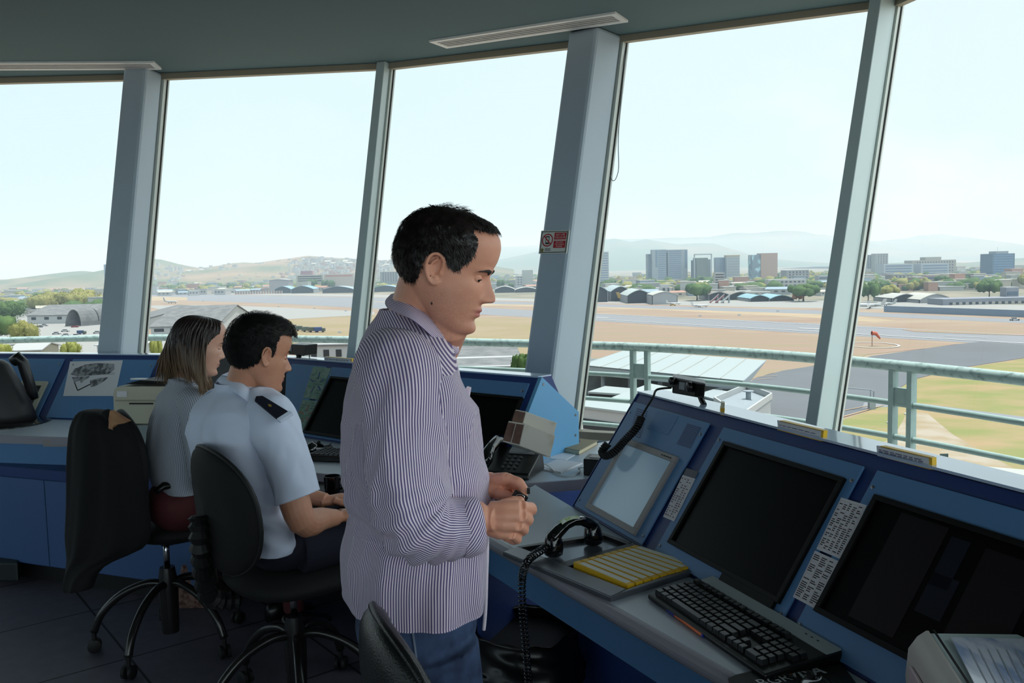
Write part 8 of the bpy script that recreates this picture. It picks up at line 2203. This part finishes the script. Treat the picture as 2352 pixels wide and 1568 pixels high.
def seated_man():
 P0 = thing('person', 'seated man in a white short sleeved uniform shirt with dark shoulder boards', 'person', (-.78, 2.9, 0))
 skin = skin_material('skin_seated_man', (212, 154, 124), (196, 134, 106), (176, 110, 96), (66, 50, 44), .25); MATS_SKIN[0] = skin
 yaw = math.radians(36); M = head_matrix((612, 820), 2.78, yaw, math.radians(13), 1.0)
 psi = math.radians(40); fv = Vector((math.cos(psi), math.sin(psi), 0)); sv = Vector((-math.sin(psi), math.cos(psi), 0)); Yc = 2.86
 mb = MB(); head_parts(mb, M, jaw=1.0, nose=1.05)
 nb_ = aty(548, 930, 2.87); nt_ = M @ Vector((-.028, 0, -.02))
 mb.tube([nt_, nt_.lerp(nb_, .5), nb_, nb_ + Vector((0, 0, -.1))], [.058, .060, .068, .09], 28)
 mb.tube([M @ Vector((.015, 0, -.07)), M @ Vector((.022, 0, -.10)), nb_ + fv * .05], [.042, .042, .05], 20)
 for (x, y, s) in ((545, 1010, (1.05, 1.6, 1.3)), (560, 1130, (1.05, 1.5, 1.3)), (585, 1230, (1.1, 1.5, 1.0))): mb.ball(aty(x + 8, y, Yc), .08, 20, 14, s=s)
 Sh, El, Wr = aty(628, 990, 2.735), aty(694, 1196, 2.700), aty(772, 1188, 2.86)
 mb.tube(smooth_path([Sh + Vector((-.03, .05, .02)), Sh, Sh.lerp(El, .55), El, El.lerp(Wr, .55), Wr], 4), [.052, .055, .056, .056, .055, .053, .051, .050, .050, .050, .049, .047, .046, .045, .044, .041, .038, .035, .032, .029, .028], 18)
 hand_simple(mb, Wr, (fv + Vector((.35, 0, .05))), Vector((0, .3, -1)), 1)
 Sl = aty(500, 960, 2.97); El2 = Sl + fv * .12 + Vector((.02, .02, -.26)); Wl = aty(748, 1150, 3.02)
 mb.tube(smooth_path([Sl, El2, El2.lerp(Wl, .5), Wl], 4), [.052, .052, .05, .05, .05, .048, .046, .044, .04, .036, .032, .028, .028], 16)
 hand_simple(mb, Wl, fv + Vector((.3, -.2, 0)), Vector((0, -.2, -1)), -1)
 me, co = fuse(mb, .003, 4, .5); link_mesh(me, co, 'body', [skin], P0, skin_attrs(co, M, beard=.9))
 eyes(M, P0); m_hair = mat('black_hair', (12, 10, 10), .6, c2=(20, 16, 15), scale=90, spec=.3); brows(M, m_hair, P0)
 hl_ = [(676, 772), (664, 772), (655, 777), (648, 788), (643, 800), (638, 815), (631, 824), (627, 812), (621, 800), (611, 796), (603, 803), (599, 818), (591, 833), (574, 840), (556, 846), (535, 846), (522, 842)]
 hair_cap(M, hl_, 2.78, 'hair', m_hair, P0, thick=.012, strands=7500, slen=.020, seed=8, lift=.55, taper=.07, topz=.28)
 r = random.Random(6); it = []
 fq = M.inverted() @ aty(668, 768, 2.74)
 for k in range(300):
  y = r.uniform(-.045, .045); p = head_pt(math.asin(y / .07), min(.118, fq.z + .004 + r.uniform(0, .022)), .006, face=False); p = Vector((p.x - .006, y, p.z)); d = Vector((.9, r.uniform(-.3, .3), r.uniform(-.5, .15))).normalized(); L_ = r.uniform(.012, .026)
  it.append([M @ p, M @ (p + d * L_ * .5 + Vector((0, 0, .002))), M @ (p + d * L_ + Vector((0, 0, -.002)))])
 strand_set('fringe', m_hair, P0, it, .0010)
 # shirt
 m_sh = mat('white_uniform_cloth', (222, 230, 250), .85, var=.03, bump=.03, bscale=900)
 data = [(880, 512, 590, .07), (898, 492, 612, .10), (922, 462, 634, .15), (950, 438, 650, .185), (985, 428, 655, .20), (1030, 426, 652, .20), (1080, 432, 648, .195), (1130, 452, 652, .188), (1180, 490, 662, .180), (1215, 520, 668, .178), (1245, 535, 664, .175), (1275, 545, 650, .17)]
 rd = []
 for (y, xl, xr, b) in data:
  pl, pr_ = aty(xl, y, Yc), aty(xr, y, Yc); h = (pr_.x - pl.x) / 2; a = math.sqrt(max(h * h - (b * math.sin(psi)) ** 2, .0036)) / math.cos(psi); a = min(a, .16); c = (pl + pr_) / 2; c.z = aty(560, y, Yc - .6 * b).z; rd.append((c, fv, sv, a, b, 2.25))
 def ff(p, t, an): return fold(p, .017 * min(1, t / 3.5), .8, 11, (1, 1, .8)) + (.006 * math.sin(p.z * 85 + p.x * 40 + 3 * noise.noise(p * 5)) * math.exp(-((t - 8.5) / 2) ** 2))
 sh = cloth_rings('shirt', rd, m_sh, P0, nseg=150, sub_t=8, foldf=ff, solid=.0016)
 hem = aty(692, 1146, 2.715)
 pth = [aty(590, 935, 2.82), aty(620, 965, 2.755), aty(640, 1010, 2.735), aty(656, 1060, 2.722), aty(672, 1105, 2.712), aty(685, 1142, 2.706)]
 cloth_rings('sleeve', tube_rings(pth, [.075, .082, .078, .073, .070, .069]), m_sh, sh, nseg=90, sub_t=8, foldf=lambda p, t, an: fold(p, .011, 1.1, 2, (1, 1, .5)), solid=.0018)
 pth = [aty(505, 935, 2.93), Sl + Vector((0, .02, 0)), Sl.lerp(El2, .5), Sl.lerp(El2, .8)]
 cloth_rings('sleeve', tube_rings(pth, [.07, .08, .075, .07]), m_sh, sh, nseg=60, sub_t=6, foldf=lambda p, t, an: fold(p, .006, 1.1, 5), solid=.0018)
 T_n = [(510, 862, 2.90), (530, 866, 2.83), (556, 880, 2.79), (582, 900, 2.785), (604, 926, 2.80), (612, 938, 2.81)]; B_n = [(497, 886, 2.91), (514, 890, 2.81), (545, 905, 2.745), (570, 925, 2.735), (590, 940, 2.755), (600, 950, 2.78)]
 TT = smooth_path([aty(*q) for q in T_n], 6); BB = smooth_path([aty(*q) for q in B_n], 6); q0 = aty(505, 875, 2.905)
 mv_ = Vector((-.25, .97, 0)).normalized()
 for fn in (lambda p: p, lambda p: p - mv_ * 2 * (p - q0).dot(sv)):
  mb = MB(); nT = len(TT)
  for j in range(9):
   for i in range(nT):
    p = TT[i].lerp(BB[i], j / 8); c = nb_.lerp(nt_, .3); o_ = p - c; o_.z = 0; mb.v.append(fn(p + o_.normalized() * .010 * math.sin(j / 8 * math.pi)))
  for j in range(8):
   for i in range(nT - 1): mb.f.append((j * nT + i, j * nT + i + 1, (j + 1) * nT + i + 1, (j + 1) * nT + i)); mb.m.append(0)
  mb.build('collar', m_sh, sh, smooth=True, solid=.003)
 # shoulder boards
 m_ep = mat('navy_shoulder_board', (16, 20, 38), .6)
 a, b = aty(594, 917, 2.70), aty(652, 958, 2.655); d = (b - a).normalized(); nrm = Vector((-.1, -.35, .9)); s_ = d.cross(nrm).normalized(); nrm = s_.cross(d).normalized()
 if nrm.z < 0: nrm = -nrm
 mb = MB(); L_ = (b - a).length; mb.prism([a - s_ * .016, a + d * -.012, a + s_ * .016, b + s_ * .024, b - s_ * .024], nrm * .007); e = mb.build('shoulder_board', m_ep, sh, bevel=.002)
 mb = MB(); mb.prism([b - d * .004 - s_ * .027, b - d * .004 + s_ * .027, b + d * .014 + s_ * .027, b + d * .014 - s_ * .027], nrm * .011); mb.build('strap_loop', m_sh, e, bevel=.003)
 mb = MB(); c = a.lerp(b, .45) + nrm * .0078; mb.prism([c - s_ * .005, c + d * .008, c + s_ * .005, c - d * .008], nrm * .001); mb.build('board_emblem', mat('gold_thread', (190, 160, 80), .4, metal=.5), e)
 # trousers and shoes
 m_t = mat('navy_trousers', (22, 24, 40), .85); mb = MB(); hip = Vector((-.80, 2.94, .66)); mb.ball(hip, .1, 20, 14, s=(1.45, 1.75, 1.15))
 for s in (-1, 1):
  h0 = hip + sv * .09 * s + Vector((0, 0, -.02)); k0 = h0 + fv * .42 + sv * .04 * s + Vector((0, 0, .01)); an_ = k0 + fv * .06 + Vector((0, 0, -(k0.z - .10)))
  mb.tube(smooth_path([h0, h0.lerp(k0, .5), k0, k0.lerp(an_, .45), an_], 4), [.095, .095, .092, .088, .085, .082, .078, .074, .072, .070, .067, .064, .061, .058, .055, .052, .05], 20)
  m2 = MB(); c = Vector((an_.x, an_.y, .0)) + fv * .05
  m2.loft([[c + fv * x + sv * w * math.cos(a_) + Z * (h * (math.sin(a_) + 1) / 2) for a_ in (2 * math.pi * k / 18 for k in range(18))] for x, w, h in ((-.12, .02, .06), (-.11, .034, .085), (-.05, .04, .10), (.02, .042, .085), (.08, .046, .06), (.13, .042, .045), (.16, .02, .03))]); m2.build('shoe', mat('black_shoe', (16, 15, 16), .3), P0, smooth=True)
 me, co = fuse(mb, .006, 4, .5); link_mesh(me, co, 'trousers', [m_t], P0)
seated_man()

def seated_woman():
 P0 = thing('person', 'seated woman with long brown hair and a fine striped grey shirt', 'person', (-1.35, 3.5, 0))
 skin = skin_material('skin_seated_woman', (228, 180, 156), (214, 160, 138), (200, 134, 124), (120, 80, 70), 0.0); MATS_SKIN[0] = skin
 M = head_matrix((459, 796), 3.36, math.radians(28), math.radians(14), .98)
 psi = math.radians(38); fv = Vector((math.cos(psi), math.sin(psi), 0)); sv = Vector((-math.sin(psi), math.cos(psi), 0)); Yc = 3.46
 mb = MB(); head_parts(mb, M, jaw=.88, nose=.82); nb_ = aty(425, 905, 3.46); nt_ = M @ Vector((-.025, 0, -.02))
 mb.tube([nt_, nt_.lerp(nb_, .5), nb_, nb_ + Vector((0, 0, -.08))], [.05, .048, .055, .07], 24)
 for (x, y, s) in ((410, 960, (.9, 1.35, 1.2)), (395, 1060, (.9, 1.25, 1.3)), (400, 1150, (1.1, 1.45, 1.0))): mb.ball(aty(x + 8, y, Yc), .075, 18, 12, s=s)
 Sh, El = aty(455, 945, 3.34), aty(470, 1090, 3.34); Wr = El + fv * .22 + Vector((.02, 0, .03))
 mb.tube(smooth_path([Sh, El, El.lerp(Wr, .5), Wr], 4), [.042, .042, .041, .040, .039, .038, .036, .034, .031, .028, .026, .024, .023], 14)
 hand_simple(mb, Wr, fv, Vector((0, 0, -1)), 1, .88)
 S2 = Sh + sv * .33; E2_ = S2 + Vector((.05, 0, -.25)); W2 = E2_ + fv * .22 - sv * .08
 mb.tube(smooth_path([S2, E2_, W2], 4), [.042, .042, .04, .038, .036, .033, .03, .026, .023], 14); hand_simple(mb, W2, fv, Vector((0, 0, -1)), -1, .88)
 me, co = fuse(mb, .0034, 4, .5); link_mesh(me, co, 'body', [skin], P0, skin_attrs(co, M, beard=0))
 eyes(M, P0)
 # hair: long, dark at the roots and lighter at the ends
 mh = bpy.data.materials.new('ombre_hair'); mh.use_nodes = True; nt = mh.node_tree; b = nt.nodes['Principled BSDF']; at_ = nt.nodes.new('ShaderNodeAttribute'); at_.attribute_name = 'u'
 rp = nt.nodes.new('ShaderNodeValToRGB'); nt.links.new(at_.outputs['Fac'], rp.inputs[0]); nt.links.new(rp.outputs[0], b.inputs['Base Color']); b.inputs['Roughness'].default_value = .42
 rp.color_ramp.elements[0].position = .42; rp.color_ramp.elements[0].color = lin((34, 22, 19)); rp.color_ramp.elements[1].position = 1.0; rp.color_ramp.elements[1].color = lin((150, 122, 94))
 brows(M, mat('brown_brow', (60, 42, 34), .6), P0, thick=.8)
 zt = aty(455, 703, 3.4).z; zb = aty(400, 885, 3.4).z
 I = M.inverted()
 # shell over the skull
 mb = MB(); U_ = []
 def addv(p): mb.v.append(p); U_.append(max(0, min(1, (zt - p.z) / (zt - zb) + .10 * noise.noise(Vector((p.x * 40, p.y * 40, p.z * 6))))))
 na = 220; zs = list(np.linspace(-.04, .1204, 100)); idx = {}
 hp_ = []
 for (x, y) in ((514, 742), (508, 767), (497, 773), (486, 781), (477, 791), (470, 803), (463, 815), (455, 830), (440, 850)):
  q = I @ aty(x, y, 3.37); hp_.append((q.x, q.z))
 hp_ = hp_ + [(hp_[-1][0] - .05, -.2), (-.3, -.2), (-.3, .3), (.3, .3), (hp_[0][0] + .06, hp_[0][1])]
 def hok(c): return inpoly(c.x, c.z, hp_)
 for i, z in enumerate(zs):
  for k in range(na):
   a = 2 * math.pi * k / na; p = head_pt(a, z, .012 + .004 * noise.noise(Vector((math.cos(a) * 4, math.sin(a) * 4, z * 4))) + .0022 * math.sin(a * 46 + 3 * noise.noise(Vector((a * 3, z * 8, 1)))), face=False)
   idx[(i, k)] = len(mb.v); addv(M @ p)
 for i in range(len(zs) - 1):
  for k in range(na):
   c = I @ mb.v[idx[(i, k)]]
   if hok(c): mb.f.append((idx[(i, k)], idx[(i, (k + 1) % na)], idx[(i + 1, (k + 1) % na)], idx[(i + 1, k)])); mb.m.append(0)
 # falling locks: each lock starts on the skull and falls to the shoulders
 r = random.Random(12)
 def lock(p0, p1, p2, p3, w, tw):
  pth = [((1 - t) ** 3 * p0 + 3 * (1 - t) ** 2 * t * p1 + 3 * (1 - t) * t * t * p2 + t ** 3 * p3) for t in np.linspace(0, 1, 12)]
  n0 = len(mb.v); seg = 6; rs = [w * (.6 + .8 * math.sin(math.pi * min(1, t * .9 + .12))) * (1 - .75 * max(0, t - .75) / .25) for t in np.linspace(0, 1, 12)]
  m2 = MB(); m2.tube(pth, rs, seg, flat=.45)
  for v_ in m2.v: addv(v_)
  for f_ in m2.f: mb.f.append(tuple(x + n0 for x in f_)); mb.m.append(0)
 for k in range(620):
  a = r.uniform(math.radians(95), math.radians(268)); z = r.uniform(-.02, .10)
  if k % 4 == 0: a = math.radians(r.uniform(262, 284)); z = r.uniform(.02, .09)
  if k % 9 == 0: a = math.radians(r.uniform(78, 95)); z = r.uniform(.02, .09)
  p0 = M @ head_pt(a, z, .010, face=False)
  out = (M @ head_pt(a, 0, .03, face=False)); 
  side = math.cos(a)
  # end points: back hair ends near y=880, the strand in front of the shoulder ends lower
  fr = a > math.radians(262) or a < math.radians(95)
  if fr and a > math.pi: out = M @ Vector((-.014, -.086, .0)) + Vector((r.uniform(-.012, .008), r.uniform(-.01, .01), 0))
  if fr: e = aty(r.uniform(456, 478), r.uniform(880, 912), r.uniform(3.28, 3.36)) if a > math.pi else aty(r.uniform(470, 490), r.uniform(870, 900), 3.55)
  else:
   u = (a - math.radians(75)) / math.radians(195); x = 352 + 95 * abs(u - .35) ** .8 * 1.6; e = aty(min(455, x + r.uniform(-6, 30)), r.uniform(862, 886), 3.56 - .25 * u + r.uniform(-.02, .02))
  mid = out + (out - (M @ Vector((0, 0, 0)))).normalized() * r.uniform(.0, .012)
  lock(p0, p0.lerp(mid, .6) + Vector((0, 0, .004)), mid.lerp(e, .45) + (mid - M @ Vector((.02, 0, 0))).normalized() * .012, e, r.uniform(.0028, .0055), 0)
 mb.build('hair', mh, P0, smooth=True, attr={'u': U_})
 mb = MB(); mb.ball(M @ Vector((-.004, -.083, -.034)), .0042, 12, 8); mb.build('earring', mat('pearl', (235, 232, 226), .2), P0, smooth=True)
 m_sh = stripe_cloth('fine_striped_cloth', (128, 138, 152), (186, 188, 196), .0075, .4)
 data = [(868, 400, 450, .05), (882, 385, 470, .09), (905, 366, 482, .13), (935, 352, 488, .155), (975, 340, 486, .16), (1020, 334, 478, .155), (1065, 332, 468, .148), (1105, 336, 466, .15), (1135, 342, 468, .155)]
 rd = []
 for (y, xl, xr, bb) in data:
  pl, pr_ = aty(xl, y, Yc), aty(xr, y, Yc); h = (pr_.x - pl.x) / 2; a = math.sqrt(max(h * h - (bb * math.sin(psi)) ** 2, .0025)) / math.cos(psi); c = (pl + pr_) / 2; c.z = aty(410, y, Yc - .6 * bb).z; rd.append((c, fv, sv, min(a, .125), bb, 2.2))
 sh = cloth_rings('shirt', rd, m_sh, P0, nseg=130, sub_t=8, foldf=lambda p, t, an: fold(p, .014, .9, 21, (1, 1, .4)), uf=lambda p, t, an: an * .9, solid=.0015)
 pth = [aty(430, 910, 3.42), aty(450, 935, 3.35), aty(458, 985, 3.335), aty(464, 1040, 3.335), aty(470, 1085, 3.34), aty(500, 1095, 3.42)]
 cloth_rings('sleeve', tube_rings(pth, [.055, .066, .064, .060, .056, .044]), m_sh, sh, nseg=80, sub_t=7, foldf=lambda p, t, an: fold(p, .007, 1.1, 9, (1, 1, .4)), uf=lambda p, t, an: an * .38, solid=.0015)
 cloth_rings('sleeve', tube_rings([S2 - sv * .03 + Vector((0, 0, .03)), S2, S2.lerp(E2_, .6), E2_, E2_.lerp(W2, .4)], [.05, .062, .058, .052, .042]), m_sh, sh, nseg=50, sub_t=5, uf=lambda p, t, an: an * .38, solid=.0015)
 pts_c = smooth_path([aty(*q) for q in ((388, 876, 3.50), (405, 868, 3.42), (430, 872, 3.38), (450, 886, 3.39))], 5); mb = MB(); mb.tube(pts_c, .012, 8, flat=.4); mb.build('collar', m_sh, sh, smooth=True, attr={'u': [v_.z * 1.0 for v_ in mb.v]})
 m_t = mat('maroon_trousers', (84, 32, 36), .8, bump=.1, bscale=200); mb = MB(); hip = Vector((-1.36, 3.50, .64)); mb.ball(hip, .1, 20, 14, s=(1.4, 1.65, 1.25))
 for s in (-1, 1):
  h0 = hip + sv * .085 * s; k0 = h0 + fv * .40; an_ = Vector((k0.x, k0.y, .09)) + fv * .02
  mb.tube(smooth_path([h0, h0.lerp(k0, .5), k0, k0.lerp(an_, .45), an_], 4), [.09, .09, .086, .082, .078, .075, .071, .067, .064, .062, .06, .057, .054, .051, .048, .046, .045], 18)
  m2 = MB(); c = Vector((an_.x, an_.y, 0)) + fv * .04; m2.loft([[c + fv * x + sv * w * math.cos(a_) + Z * (h * (math.sin(a_) + 1) / 2) for a_ in (2 * math.pi * k / 18 for k in range(18))] for x, w, h in ((-.10, .02, .06), (-.09, .03, .08), (-.04, .035, .09), (.02, .036, .075), (.07, .038, .055), (.11, .034, .04), (.13, .015, .025))]); m2.build('shoe', mat('black_shoe', (16, 15, 16), .3), P0, smooth=True)
 me, co = fuse(mb, .006, 4, .5); link_mesh(me, co, 'trousers', [m_t], P0)
seated_woman()
